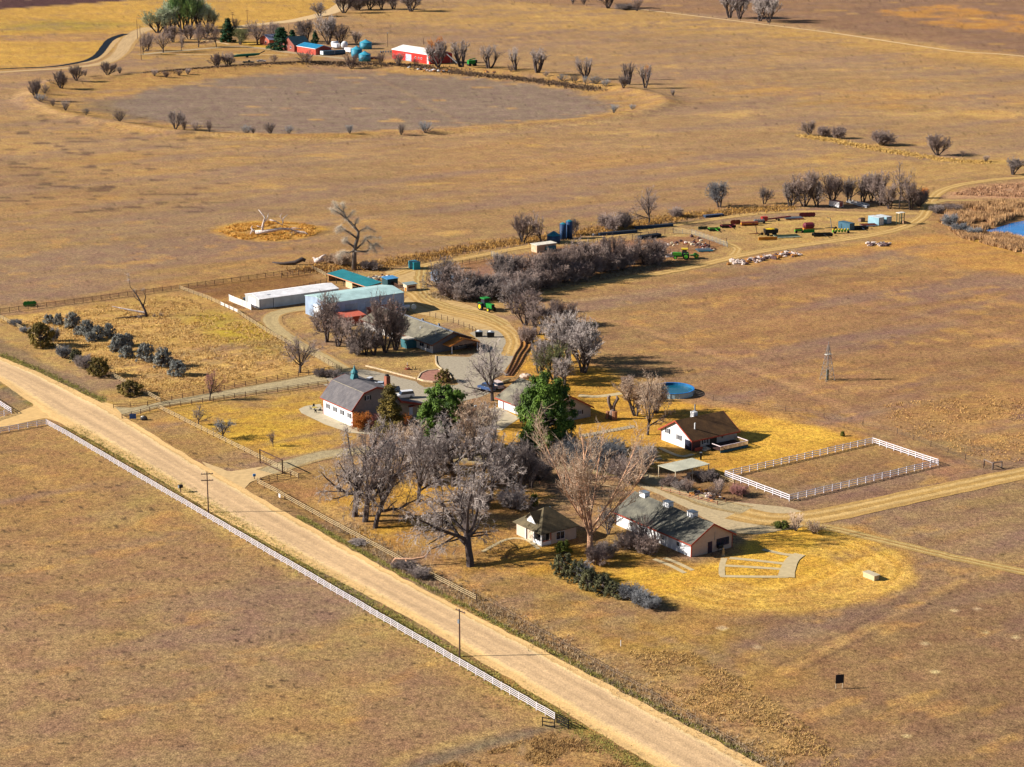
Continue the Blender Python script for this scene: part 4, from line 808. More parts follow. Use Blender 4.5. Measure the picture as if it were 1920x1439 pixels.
TWW = mat('pale_green_twigs', (214, 220, 186), .95, .15, .3, rgb2=(160, 172, 142)); TWV = mat('fresh_green_twigs', (190, 216, 130), .95, .15, .3, rgb2=(126, 158, 104))
LPN = mat('pine_needles', (104, 132, 42), .8, .3, .5, rgb2=(42, 68, 22)); LJN = mat('juniper_needles', (134, 112, 46), .85, .3, .6, rgb2=(70, 64, 30)); LCN = mat('dark_conifer_needles', (34, 80, 42), .85, .3, .5, rgb2=(16, 44, 30))
LSG = mat('sage_leaves', (160, 160, 152), .9, .3, .8, rgb2=(100, 102, 102)); LHG = mat('hedge_leaves', (128, 124, 84), .9, .3, .6, rgb2=(40, 46, 34)); LGP = mat('pale_green_leaves', (184, 196, 160), .85, .2, .2, rgb2=(130, 150, 124))
LYG = mat('yellow_green_leaves', (120, 124, 40), .85, .25, .5, rgb2=(70, 84, 30))
def rdir(R, d, ang):
    a = d.orthogonal().normalized(); b = d.cross(a); t = R.uniform(0, 2*pi)
    return (d*cos(ang)+(a*cos(t)+b*sin(t))*sin(ang)).normalized()
def grow(R, wd, tw, p, d, L, r, lev, P):
    n = 4 if lev < 2 else 3; pts = [p.copy()]; rad = [r]; q = p.copy(); dd = d.copy(); r1 = r*(.55 if lev else .7)
    for i in range(n):
        dd = (dd+Vector((R.uniform(-1, 1), R.uniform(-1, 1), R.uniform(-1, 1)))*P['wig']+Vector((0, 0, P['up'][min(lev, len(P['up'])-1)]))).normalized()
        q = q+dd*(L/n); pts.append(q.copy()); rad.append(r+(r1-r)*(i+1)/n)
    if lev < P['wlev']: wd.tube(pts, rad, 6 if lev < 1 else (5 if lev < 2 else 3), False)
    else:
        for a, b in zip(pts, pts[1:]): tw.spike(a, b+(b-a)*.25, P['tr']*1.6)
    if lev == P['lev']:
        for k in range(P['tw']):
            t = R.uniform(.1, 1); j = min(n-1, int(t*n)); o_ = pts[j].lerp(pts[j+1], t*n-j)
            e = rdir(R, dd, R.uniform(.3, P['tang'])); e = (e+Vector((0, 0, P['droop']))).normalized()
            tw.spike(o_, o_+e*L*R.uniform(.5, 1.1)*P['tl'], P['tr'])
        return
    nc = P['n'][min(lev, len(P['n'])-1)]
    for k in range(nc):
        t = P['t0'][min(lev, len(P['t0'])-1)]; t = t+(1-t)*(k+R.random())/nc; t = min(.999, t); j = min(n-1, int(t*n)); o_ = pts[j].lerp(pts[j+1], t*n-j)
        a_ = P['ang'][min(lev, len(P['ang'])-1)]*R.uniform(.6, 1.3); e = rdir(R, dd, a_)
        if lev >= 1 and e.z < P['minz']: e.z = P['minz']; e.normalize()
        rr = rad[j]*P['rr']; grow(R, wd, tw, o_, e, L*P['lr'][min(lev, len(P['lr'])-1)]*R.uniform(.75, 1.15), rr, lev+1, P)
    if lev < 2: grow(R, wd, tw, pts[-1], dd, L*P['lr'][min(lev, len(P['lr'])-1)]*.9, r1*.95, lev+1, P)
BP = dict(wig=.16, up=[.02, .10, .06, .02], wlev=3, lev=4, tw=5, tang=1.1, droop=0, tl=1.0, tr=.028, n=[6, 5, 5, 4], t0=[.45, .25, .15, .1], ang=[.75, .75, .8, .9], minz=-.2, rr=.5, lr=[.85, .6, .55, .5])
def params(**k): p = dict(BP); p.update(k); return p
SPEC = {
 'oldcot': (15, params(n=[6, 6, 5, 5], lev=4, tw=5, droop=-.2, minz=-.45, wig=.22, lr=[1.55, .55, .5, .5], ang=[.85, .75, .85, 1.], t0=[.55, .2, .15, .1], rr=.55, up=[.02, .09, .0, -.06], r0=.6, stems=1, h0=.30, tr=.022)),
 'spread': (9, params(n=[6, 5, 5, 4], tw=4, lev=4, lr=[1.5, .55, .5, .5], t0=[.5, .2, .15, .1], up=[.02, .09, .05, .02], ang=[.95, .75, .8, .9], r0=.28, stems=1, h0=.27, tr=.017)),
 'round': (7, params(n=[5, 5, 4, 4], tw=4, lev=4, up=[.02, .1, .05, .02], r0=.2, stems=3, h0=.34, tr=.015, t0=[.35, .2, .1, .1], sp=.45)),
 'vase': (8, params(n=[5, 5, 4, 3], tw=5, lev=4, up=[.06, .14, .12, .08], ang=[.5, .55, .6, .7], r0=.2, stems=4, h0=.4, tr=.022, t0=[.3, .25, .2, .1], sp=.4)),
 'shrub': (4, params(n=[6, 5, 4], tw=8, lev=3, wlev=2, up=[.06, .08, .05], ang=[.6, .7, .8], r0=.07, stems=9, h0=.5, tr=.018, t0=[.15, .1, .1], sp=.75)),
 'bush': (4, params(n=[4, 3, 3], tw=2, lev=2, wlev=2, up=[.07, .09, .06], ang=[.55, .6, .7], r0=.09, stems=8, h0=.6, tr=.035, t0=[.2, .15, .1], sp=.7)),
 'fvase': (8, params(n=[5, 4, 4], tw=3, lev=3, wlev=2, up=[.06, .12, .12], ang=[.5, .55, .6], r0=.24, stems=5, h0=.42, tr=.045, t0=[.3, .25, .2, .1], sp=.5)),
 'wispy': (4, params(n=[4, 3, 3], tw=2, lev=2, wlev=2, up=[.1, .1, .08], ang=[.4, .5, .6], r0=.07, stems=9, h0=.6, tr=.03, t0=[.15, .1, .1], sp=.5)),
 'pollard': (9, params(n=[3, 3, 3, 4], tw=3, lev=3, wlev=2, up=[.1, .12, .08], ang=[.4, .5, .7], r0=.42, stems=4, h0=.5, tr=.05, t0=[.4, .3, .2], sp=.38, rr=.6)),
 'tallcot': (22, params(n=[9, 7, 5, 4], tw=3, lev=4, up=[.1, .10, .12, .12], ang=[.52, .4, .42, .5], r0=.46, stems=1, h0=.26, tr=.026, t0=[.3, .2, .15, .1], lr=[2.4, .42, .45, .5], rr=.4, wig=.07)),
 'snag': (14, params(n=[3, 3, 3, 4], tw=8, lev=3, wlev=3, droop=-.35, up=[.06, .0, -.05, -.15], ang=[.9, .7, .8, .9], r0=.6, stems=1, h0=.6, tr=.03, t0=[.35, .4, .3, .2], lr=[.55, .6, .5, .4], rr=.5, wig=.25)),
}
def bare(kind, seed, wood, twig):
    H, P = SPEC[kind]; R = random.Random(seed); wd, tw = MB(), MB(); ns = P['stems']
    for s_ in range(ns):
        a = 2*pi*(s_+R.random()*.6)/ns; sp = P.get('sp', 0)*R.uniform(.5, 1.2) if ns > 1 else 0
        d = Vector((sin(sp)*cos(a), sin(sp)*sin(a), cos(sp))); b = Vector((cos(a), sin(a), 0))*P['r0']*(.8 if ns > 1 else 0); b.z = -.3
        if ns == 1: d = Vector((R.uniform(-.08, .08), R.uniform(-.08, .08), 1)).normalized()
        grow(R, wd, tw, b, d, H*P['h0'], P['r0'], 0, P)
    if not tw.v: tw.add([(0, 0, 0), (0, 0, .1), (.1, 0, 0)], [(0, 1, 2)])
    V = np.array(tw.v+wd.v); h = np.percentile(V[:, 2], 99.7); r = np.percentile(np.hypot(V[:, 0], V[:, 1]), {'tallcot': 86, 'oldcot': 80, 'snag': 90}.get(kind, 94))
    return wd.mesh(kind+'_wood', wood), tw.mesh(kind+'_twigs', twig), h, r
def leafy(kind, seed, leaf, wood, n, size, H, Rr):
    """evergreen / shrub crowns: sprays of small leaf faces gathered on limbs"""
    R = random.Random(seed); lf, wd = MB(), MB()
    wd.tube([(0, 0, -.3), (0, 0, H*.3), (R.uniform(-.2, .2), R.uniform(-.2, .2), H*.92)], [Rr*.07+.05, Rr*.05+.03, .02], 6)
    cl = []; nc = 170 if kind == 'pine' else (90 if kind in ('cone', 'fir') else 80)
    for i in range(nc):
        u = (i+R.random())/nc
        if kind == 'pine': z = .12+.88*u; rr = Rr*(1-(abs(z-.42)/.62)**2.2)**.5 if abs(z-.42) < .6 else Rr*.2
        elif kind in ('cone', 'fir'): z = .04+.96*u; rr = Rr*(1-z)**.8*(1.1 if z > .12 else .8)
        else: z = .08+.85*u; rr = Rr*max(.1, (1-(z)**2.4))**.5
        a = R.uniform(0, 2*pi); q = R.uniform(.35, 1.0)**.5*rr*R.uniform(.72, 1.18)
        cl.append((q*cos(a), q*sin(a), z*H*R.uniform(.94, 1.03), R.uniform(.7, 1.3)*max(.3, (.15 if kind == 'pine' else (.13 if kind == 'bush' else .2))*Rr)))
    for x, y, z, s in cl:
        zz = max(.05, z-.35*hypot(x, y)); wd.tube([(0, 0, zz), (x*.6, y*.6, (z+zz)/2), (x, y, z)], [.05*Rr**.5, .035, .015], 3, False)
    per = n//len(cl)
    for x, y, z, s in cl:
        for k in range(per):
            d = Vector((R.gauss(0, 1), R.gauss(0, 1), R.gauss(0, .8))).normalized()*s*1.35*R.random()**.75
            c = Vector((x, y, z))+Vector((d.x, d.y, d.z*.75)); nrm = (d.normalized()+Vector((R.uniform(-.7, .7), R.uniform(-.7, .7), R.uniform(-.3, .9)))).normalized()
            a = nrm.orthogonal().normalized(); b = nrm.cross(a); t = R.uniform(0, 6.28); a, b = a*cos(t)+b*sin(t), b*cos(t)-a*sin(t); q = size*R.uniform(.6, 1.4)
            if c.z < .05: c.z = .05+R.random()*.2
            lf.add([c-a*q, c+b*q*.45, c+a*q, c-b*q*.45], [(0, 1, 2, 3)])
    V = np.array(lf.v); h = np.percentile(V[:, 2], 99.5); r = np.percentile(np.hypot(V[:, 0], V[:, 1]), 95)
    return wd.mesh(kind+'_wood', wood), lf.mesh(kind+'_leaves', leaf), h, r
LIB = {}
def lib(key):
    if key in LIB: return LIB[key]
    k, v = key[0], key[1]; tws = {'g': TWG, 'm': TWM, 'p': TWP, 'd': TWD, 'r': TWR, 'o': TWO, 'l': TWL, 's': TWS, 'w': TWW, 'v': TWV}
    if k in SPEC:
        wood = BARKP if k == 'tallcot' else BARK
        if k == 'shape': pass
        seed = {'oldcot': 5, 'spread': 11, 'round': 23, 'vase': 31, 'shrub': 47, 'bush': 49, 'fvase': 67, 'wispy': 53, 'pollard': 61, 'tallcot': 77, 'snag': 83}[k]+int(v)*101
        base = (k, v, '_'); 
        if base not in LIB: LIB[base] = bare(k, seed, wood, TWG)
        w_, t_, h, r = LIB[base]; t2 = t_
        if key[2] != 'g': t2 = t_.copy(); t2.materials[0] = tws[key[2]]
        LIB[key] = (w_, t2, h, r)
    else:
        S = {'pine': (LPN, 34000, .20, 10, 5.0), 'cone': (LJN, 14000, .16, 9, 2.6), 'fir': (LCN, 7000, .3, 9, 3.2), 'jun': (LJN, 9000, .13, 3.4, 3.0), 'sage': (LSG, 6000, .10, 2.2, 1.9), 'hedge': (LHG, 7000, .10, 2.6, 2.2), 'willow': (LGP, 12000, .4, 14, 8), 'ygreen': (LYG, 5000, .10, 2, 1.8)}[k]
        LIB[key] = leafy(k if k in ('pine', 'cone', 'fir') else 'bush', 7+int(v)*13, S[0], BARK, *S[1:])
    return LIB[key]
PL = []; SEEN = {}; RZ = random.Random(4)
def plant(kind, v, tw, x, y, wpx, hpx, label, cat='tree', name='bare_tree', group=None, rz=None):
    w_, t_, h, r = lib((kind, v, tw)); p = gp(x, y)
    sr = wpx/hpm(x, y)/2/r; sz = hpx/vpm(y)/h*1.05
    root = thing(name, label, cat, p, RZ.uniform(0, 6.28) if rz is None else rz, group, (sr, sr, sz))
    obj('trunk' if kind in ('oldcot', 'spread', 'round', 'vase', 'fvase', 'pollard', 'tallcot', 'snag', 'pine', 'cone', 'fir', 'willow') else 'stems', w_, None, root); obj('crown', t_, None, root)
    PL.append(root); return root
ORD = ['first', 'second', 'third', 'fourth', 'fifth', 'sixth', 'seventh', 'eighth', 'ninth', 'tenth', 'eleventh', 'twelfth', 'thirteenth', 'fourteenth', 'fifteenth', 'sixteenth', 'seventeenth', 'eighteenth', 'nineteenth', 'twentieth']
def row(items, adj, where, cat, name, group):
    """items: (kind,v,tw,x,y,w,h[,adj]); labels count along the row from the left"""
    items = sorted(items, key=lambda i: i[3])
    for i, it in enumerate(items):
        a = it[7] if len(it) > 7 else adj
        plant(*it[:7], f"{a}, {ORD[i]} from the left {where}", cat, name, group)
# big grove by the road
T = plant
T('oldcot', 1, 'g', 882, 1062, 208, 190, 'largest spreading bare cottonwood, nearest the dirt road and left of the hipped cottage', 'tree')
T('tallcot', 1, 'p', 1106, 1027, 185, 225, 'tall upright cottonwood with pale orange bark between the hipped cottage and bunkhouse', 'tree')
row([('oldcot', 2, 'g', 665, 968, 135, 170), ('oldcot', 3, 'g', 684, 978, 130, 178), ('oldcot', 1, 'm', 703, 990, 130, 150)], 'thick-trunked grey cottonwood', 'of three near the rail fence', 'tree', 'bare_tree', 'old cottonwoods in the grove')
row([('spread', 1, 'g', 784, 942, 125, 140), ('oldcot', 2, 'g', 850, 912, 130, 130), ('round', 2, 'p', 770, 885, 100, 85), ('spread', 3, 'g', 905, 900, 110, 110), ('vase', 2, 'd', 978, 922, 55, 85), ('vase', 1, 'd', 996, 915, 40, 60), ('round', 1, 'p', 880, 862, 110, 100), ('spread', 2, 'g', 822, 905, 120, 105), ('spread', 3, 'g', 920, 935, 120, 120), ('spread', 2, 'm', 730, 880, 90, 75)], 'bare tangled tree', 'in the crowded middle of the grove', 'tree', 'bare_tree', 'bare trees crowded in the grove')
row([('shrub', 1, 'd', 800, 905, 50, 30), ('shrub', 2, 'd', 945, 900, 60, 35), ('shrub', 2, 'd', 905, 950, 40, 25), ('shrub', 1, 'g', 960, 955, 60, 35), ('shrub', 1, 'd', 1010, 900, 70, 42), ('shrub', 2, 'd', 870, 950, 40, 25), ('shrub', 1, 's', 1140, 880, 80, 55), ('shrub', 2, 's', 1090, 872, 80, 50), ('shrub', 2, 'm', 1175, 905, 60, 45), ('shrub', 1, 'g', 1208, 882, 50, 45), ('shrub', 1, 'd', 1050, 862, 80, 45), ('shrub', 2, 'd', 1000, 862, 60, 40)], 'bare understorey shrub', 'among the shrubs under the grove', 'shrub', 'bare_shrub', 'shrubs under the grove')
T('pine', 1, 'n', 833, 845, 98, 112, 'broad bright green pine beside the gambrel barn', 'tree', 'pine_tree')
T('pine', 2, 'n', 1025, 855, 106, 142, 'tallest bright green pine in front of the garage house', 'tree', 'pine_tree')
T('pine', 1, 'n', 1012, 838, 60, 30, 'low dark pine bough bush at the foot of the tallest pine', 'bush', 'pine_bush')
T('cone', 1, 'n', 732, 822, 60, 94, 'brownish green conical juniper against the barn gable', 'tree', 'juniper_tree')
T('cone', 2, 'n', 775, 858, 45, 55, 'dark green juniper low in the grove below the conical one', 'tree', 'juniper_tree')
T('shrub', 1, 'o', 678, 805, 42, 30, 'orange twiggy shrub at the barn corner', 'shrub', 'orange_shrub')
T('shrub', 2, 'r', 703, 805, 34, 28, 'rust red twiggy shrub under the barn gable', 'shrub', 'orange_shrub')
T('wispy', 1, 'o', 762, 800, 22, 24, 'small orange shrub under the barn annex porch hood', 'shrub', 'orange_shrub')
T('spread', 1, 'g', 924, 752, 112, 110, 'open-crowned bare tree in front of the parked blue car', 'tree')
T('round', 2, 'g', 978, 792, 46, 62, 'thin bare tree before the garage house roof', 'tree')
T('wispy', 1, 'g', 920, 800, 60, 40, 'straggly bare sapling on the garage apron edge', 'sapling', 'sapling')
# trees to the right of the gravel court
row([('spread', 2, 'g', 1043, 690, 95, 92), ('round', 1, 'g', 1068, 680, 80, 92), ('vase', 3, 'g', 1094, 699, 78, 92), ('round', 3, 'l', 1038, 712, 72, 66), ('round', 2, 'g', 1012, 700, 62, 60), ('round', 3, 'm', 1008, 628, 64, 60), ('round', 1, 'm', 1050, 612, 62, 46), ('vase', 1, 'm', 985, 610, 58, 62), ('round', 2, 'g', 964, 588, 60, 60), ('shrub', 1, 'm', 990, 645, 40, 30), ('shrub', 2, 'm', 960, 562, 44, 36), ('round', 1, 'g', 1060, 722, 60, 50)], 'grey leafless tree', 'in the belt right of the gravel court', 'tree', 'bare_tree', 'leafless tree belt right of the court')
# trees in front of ranch house
row([('round', 1, 'm', 612, 641, 64, 86), ('round', 2, 'm', 634, 650, 54, 58), ('spread', 2, 'm', 658, 662, 66, 66), ('round', 3, 'd', 684, 666, 50, 58), ('round', 1, 'd', 702, 666, 48, 50), ('vase', 2, 'm', 722, 662, 66, 100), ('vase', 3, 'm', 742, 657, 60, 78), ('shrub', 1, 'd', 668, 664, 40, 26), ('round', 2, 'm', 598, 622, 40, 40)], 'mauve-twigged tree', 'in the row before the ranch house', 'tree', 'bare_tree', 'trees before the ranch house')
T('spread', 2, 'm', 562, 699, 76, 64, 'bare spreading tree by the rail fence left of the barn', 'tree')
T('spread', 3, 'r', 393, 752, 50, 54, 'purplish ornamental tree beside the upper driveway', 'tree')
row([('spread', 1, 'd', 372, 797, 40, 36), ('spread', 2, 's', 417, 822, 46, 36), ('spread', 3, 'm', 512, 838, 28, 28)], 'small bare fruit tree', 'on the triangular barn lawn', 'tree', 'bare_tree', 'small trees on the barn lawn')
row([('shrub', 1, 'd', 622, 708, 30, 14), ('shrub', 2, 'd', 600, 706, 26, 14)], 'dark brush clump', 'against the fence above the barn', 'shrub', 'brush', None)
# carved tree, pool trees
row([('vase', 1, 'p', 1192, 780, 66, 66), ('spread', 1, 'p', 1214, 816, 88, 112), ('vase', 3, 'p', 1230, 774, 50, 60), ('round', 1, 'm', 1180, 752, 40, 46)], 'pinkish bare tree', 'in the clump beside the oval pool', 'tree', 'bare_tree', 'trees beside the pool')
# snag
row([('shrub', 1, 'p', 640, 500, 34, 24), ('shrub', 2, 'p', 622, 494, 28, 16), ('shrub', 1, 'd', 692, 506, 36, 16)], 'pale brush clump', 'at the foot of the tall dead cottonwood', 'shrub', 'brush', 'brush at the dead cottonwood')
# hedge thicket in the middle
row([('round', 1, 'd', 829, 550, 66, 62), ('round', 2, 'm', 857, 556, 58, 56), ('round', 3, 'd', 885, 560, 50, 52), ('shrub', 1, 'd', 905, 555, 50, 36), ('vase', 1, 'd', 943, 538, 56, 58), ('round', 1, 'm', 968, 532, 46, 50), ('round', 2, 'm', 1004, 535, 56, 56), ('vase', 2, 'm', 1040, 530, 58, 62), ('round', 3, 'm', 1065, 524, 50, 60), ('vase', 3, 'm', 1088, 520, 56, 66), ('round', 1, 'm', 1120, 510, 50, 50), ('vase', 1, 'm', 1148, 505, 52, 56), ('round', 2, 'm', 1208, 497, 60, 50), ('round', 3, 'm', 1232, 492, 44, 40), ('shrub', 1, 'm', 1180, 495, 46, 30), ('shrub', 2, 'd', 926, 550, 44, 34), ('round', 3, 'm', 1020, 515, 60, 40), ('shrub', 1, 'd', 985, 540, 46, 30)], 'bare mauve thicket tree', 'in the thicket between both tractors', 'tree', 'bare_tree', 'thicket between the tractors')
row([('shrub', 1, 'm', 845, 560, 56, 30), ('shrub', 2, 'd', 870, 564, 50, 30), ('shrub', 1, 'd', 915, 560, 60, 32), ('shrub', 2, 'm', 955, 548, 60, 34), ('shrub', 1, 'm', 990, 545, 56, 34), ('shrub', 2, 'm', 1022, 540, 60, 34), ('shrub', 1, 'm', 1055, 532, 56, 36), ('shrub', 2, 'm', 1080, 526, 56, 34), ('shrub', 1, 'm', 1105, 518, 56, 34), ('shrub', 2, 'm', 1135, 510, 56, 34), ('shrub', 1, 'm', 1165, 504, 50, 28), ('shrub', 2, 'm', 1222, 497, 50, 26), ('round', 2, 'm', 1100, 500, 60, 36), ('round', 1, 'm', 1050, 508, 60, 36), ('round', 3, 'm', 970, 518, 60, 36), ('round', 1, 'd', 1000, 552, 40, 30)], 'tangled undergrowth shrub', 'at the foot of the tractor thicket', 'shrub', 'bare_shrub', 'undergrowth of the thicket')
row([('vase', 2, 'm', 980, 456, 44, 50), ('spread', 3, 'm', 1015, 457, 66, 54), ('vase', 3, 'd', 1076, 442, 22, 30), ('shrub', 1, 'm', 1143, 431, 48, 28), ('shrub', 2, 'd', 1172, 428, 32, 28), ('spread', 1, 'm', 1218, 420, 64, 66), ('shrub', 2, 'm', 1267, 408, 26, 18), ('round', 1, 's', 1349, 389, 54, 46), ('round', 3, 'd', 1433, 383, 30, 30)], 'dark bare tree', 'along the bank above the service track', 'tree', 'bare_tree', 'trees along the bank')
row([('round', 1, 'd', 1482, 388, 46, 42), ('vase', 1, 'm', 1508, 388, 50, 62), ('round', 2, 'd', 1532, 388, 44, 44), ('vase', 2, 'm', 1560, 384, 54, 54), ('round', 3, 'd', 1590, 380, 46, 44), ('round', 2, 'm', 1618, 380, 44, 48), ('vase', 3, 'm', 1650, 386, 46, 60), ('spread', 1, 'm', 1686, 390, 50, 80), ('round', 1, 'm', 1668, 392, 40, 44), ('round', 3, 'm', 1708, 394, 46, 52), ('shrub', 1, 'd', 1724, 388, 34, 30), ('round', 2, 'd', 1634, 378, 40, 50)], 'dense dark bare tree', 'in the grove behind the white trailer', 'tree', 'bare_tree', 'grove behind the white trailer')
T('shrub', 1, 'o', 1733, 372, 14, 18, 'bright yellow shrub at the right end of the trailer grove', 'shrub', 'orange_shrub')
row([('round', 1, 'm', 1518, 254, 32, 26), ('shrub', 1, 'm', 1543, 257, 24, 18), ('shrub', 2, 'm', 1572, 260, 26, 20), ('shrub', 1, 'm', 1652, 273, 42, 26), ('vase', 1, 'm', 1758, 292, 44, 36), ('wispy', 1, 'm', 1805, 295, 10, 12), ('wispy', 2, 'm', 1848, 304, 12, 12), ('vase', 3, 'd', 1899, 328, 38, 30)], 'lone round shrub', 'along the golden ditch line', 'shrub', 'bare_shrub', 'shrubs on the golden ditch line')
# left meadow
row([('sage', 1, 'n', 92, 606, 22, 15), ('sage', 2, 'n', 110, 609, 20, 20), ('sage', 1, 'n', 137, 616, 30, 28), ('sage', 2, 'n', 148, 628, 20, 16), ('sage', 2, 'n', 165, 630, 30, 28), ('sage', 1, 'n', 170, 640, 22, 16), ('sage', 1, 'n', 184, 636, 24, 24), ('sage', 2, 'n', 205, 632, 24, 24), ('sage', 1, 'n', 216, 660, 24, 20), ('sage', 2, 'n', 222, 650, 28, 22), ('sage', 1, 'n', 240, 648, 22, 22), ('sage', 2, 'n', 238, 670, 30, 20), ('sage', 1, 'n', 273, 678, 36, 32), ('sage', 2, 'n', 306, 688, 38, 33), ('sage', 1, 'n', 333, 704, 36, 26)], 'rounded blue-grey bush', 'in the meadow row of grey bushes', 'bush', 'grey_bush', 'grey bushes in the meadow')
row([('jun', 1, 'n', 77, 650, 48, 42), ('jun', 2, 'n', 187, 706, 44, 34), ('jun', 1, 'n', 243, 740, 48, 24)], 'olive green juniper', 'of the three along the roadside rail fence', 'bush', 'juniper_bush', 'junipers along the roadside fence')
row([('shrub', 1, 's', 30, 612, 26, 12), ('shrub', 2, 's', 102, 640, 20, 24), ('shrub', 1, 's', 119, 672, 30, 22), ('shrub', 2, 'g', 158, 690, 36, 22), ('shrub', 2, 's', 48, 624, 20, 10)], 'dry grey shrub', 'overgrowing the roadside rail fence', 'shrub', 'bare_shrub', 'dry shrubs on the roadside fence')
T('hedge', 1, 'n', 143, 680, 26, 24, 'small dull green bush on the fence between two dry grey shrubs', 'bush', 'green_bush')
# hedges at the bottom
row([('hedge', 1, 'n', 1056, 1080, 46, 40), ('hedge', 2, 'n', 1082, 1090, 44, 38), ('hedge', 1, 'n', 1105, 1104, 42, 36), ('hedge', 2, 'n', 1130, 1112, 44, 34), ('hedge', 1, 'n', 1152, 1120, 40, 28), ('shrub', 1, 's', 1180, 1126, 44, 30), ('shrub', 2, 's', 1200, 1134, 42, 28), ('shrub', 1, 's', 1222, 1142, 38, 22), ('shrub', 2, 's', 1095, 1090, 36, 34)], 'dark evergreen hedge bush', 'in the hedge below the hipped cottage', 'bush', 'hedge_bush', 'hedge below the cottage')
row([('ygreen', 1, 'n', 1056, 1038, 32, 24), ('shrub', 1, 'm', 1116, 1060, 40, 36), ('shrub', 2, 'd', 1138, 1046, 36, 28), ('shrub', 1, 'm', 1180, 1030, 44, 34), ('shrub', 2, 'm', 1212, 1040, 44, 36), ('wispy', 2, 'm', 1205, 1030, 30, 66), ('round', 2, 'd', 1140, 1002, 46, 52)], 'garden shrub', 'beside the tall orange-barked cottonwood', 'shrub', 'garden_shrub', 'shrubs beside the tall cottonwood')
T('ygreen', 2, 'n', 1002, 948, 18, 22, 'yellow-green bush behind the hipped cottage roof', 'bush', 'green_bush')
T('jun', 2, 'n', 832, 716, 32, 22, 'bright green juniper in the stone-edged planting bed', 'bush', 'juniper_bush')
row([('wispy', 1, 'p', 1492, 996, 34, 34), ('wispy', 2, 'p', 1526, 1001, 34, 24)], 'multi-stemmed bare shrub', 'of the two at the field track junction', 'shrub', 'bare_shrub', 'shrubs at the track junction')
T('ygreen', 1, 'n', 1466, 990, 34, 12, 'low creeping green shrub at the edge of the golden lawn', 'bush', 'green_bush')
T('ygreen', 2, 'n', 1580, 818, 9, 9, 'tiny round dark green bush alone on the lawn near the paddock', 'bush', 'green_bush')
row([('shrub', 1, 'm', 1256, 912, 30, 18), ('shrub', 2, 'g', 1275, 918, 30, 16), ('wispy', 1, 'm', 1290, 925, 24, 28), ('wispy', 2, 'm', 1350, 925, 26, 26), ('shrub', 1, 'r', 1384, 930, 36, 20), ('shrub', 2, 'd', 1325, 900, 40, 18), ('wispy', 1, 'm', 1340, 938, 24, 26)], 'dry garden shrub', 'inside the low-railed garden plot', 'shrub', 'garden_shrub', 'shrubs in the garden plot')
row([('shrub', 2, 'd', 882, 652, 18, 10), ('wispy', 1, 'o', 893, 654, 14, 12)], 'small planted shrub', 'beside the ranch house porch', 'shrub', 'garden_shrub', None)
row([('shrub', 1, 'd', 760, 1064, 46, 16), ('shrub', 2, 'd', 786, 1080, 40, 18), ('shrub', 2, 'g', 672, 1018, 34, 8)], 'heap of dead brush', 'on the verge beside the rail fence', 'brush pile', 'brush_pile', 'dead brush on the verge')
row([('shrub', 1, 's', 1782, 425, 30, 22), ('shrub', 2, 's', 1800, 434, 34, 14), ('shrub', 1, 's', 1828, 440, 30, 12), ('shrub', 2, 'd', 1756, 400, 26, 14), ('shrub', 1, 'm', 1785, 398, 40, 14)], 'grey brush clump', 'on the near bank of the blue pond', 'shrub', 'bare_shrub', 'brush around the pond')
# rim of the round basin
row([('fvase', 1, 'd', 67, 190, 24, 34), ('bush', 1, 'm', 84, 178, 20, 18), ('bush', 2, 's', 76, 196, 22, 14), ('wispy', 1, 'm', 100, 203, 12, 12), ('wispy', 2, 'd', 123, 212, 16, 18), ('bush', 1, 's', 162, 218, 14, 12), ('bush', 2, 'd', 225, 231, 22, 20), ('fvase', 3, 'd', 329, 244, 38, 32), ('wispy', 1, 'm', 346, 245, 14, 18), ('bush', 1, 'm', 368, 247, 22, 20), ('wispy', 2, 'm', 393, 248, 14, 22), ('bush', 2, 's', 462, 252, 20, 16), ('wispy', 1, 'm', 475, 252, 10, 12), ('wispy', 2, 'd', 507, 253, 22, 20), ('bush', 1, 's', 542, 255, 18, 16), ('wispy', 1, 's', 656, 257, 18, 16), ('wispy', 2, 'd', 752, 256, 14, 20), ('bush', 2, 's', 797, 253, 28, 21)], 'small bare bush', 'along the near rim of the round dry basin', 'bush', 'bare_bush', 'bushes on the near basin rim')
row([('fvase', 2, 'd', 115, 166, 34, 30), ('fvase', 1, 'd', 143, 153, 24, 27), ('wispy', 1, 'm', 160, 147, 12, 12), ('fvase', 3, 'd', 202, 143, 34, 24), ('wispy', 2, 'd', 225, 138, 14, 12), ('wispy', 1, 'm', 290, 144, 16, 12), ('wispy', 2, 'm', 312, 145, 16, 12), ('wispy', 1, 'm', 336, 142, 16, 11), ('wispy', 2, 'm', 352, 140, 14, 11)], 'dark upright shrub', 'along the far left rim of the round basin', 'shrub', 'bare_shrub', 'shrubs on the far left basin rim')
row([('fvase', 2, 'm', 407, 127, 28, 24), ('fvase', 1, 'm', 428, 126, 28, 24), ('bush', 1, 'm', 514, 117, 16, 14), ('bush', 2, 'm', 574, 122, 38, 22), ('wispy', 1, 'm', 659, 128, 34, 26), ('wispy', 2, 'm', 713, 125, 18, 20), ('wispy', 1, 'g', 748, 127, 28, 24), ('bush', 1, 'm', 780, 124, 18, 14)], 'scrubby bare shrub', 'on the far rim before the farmyard', 'shrub', 'bare_shrub', 'shrubs on the far rim')
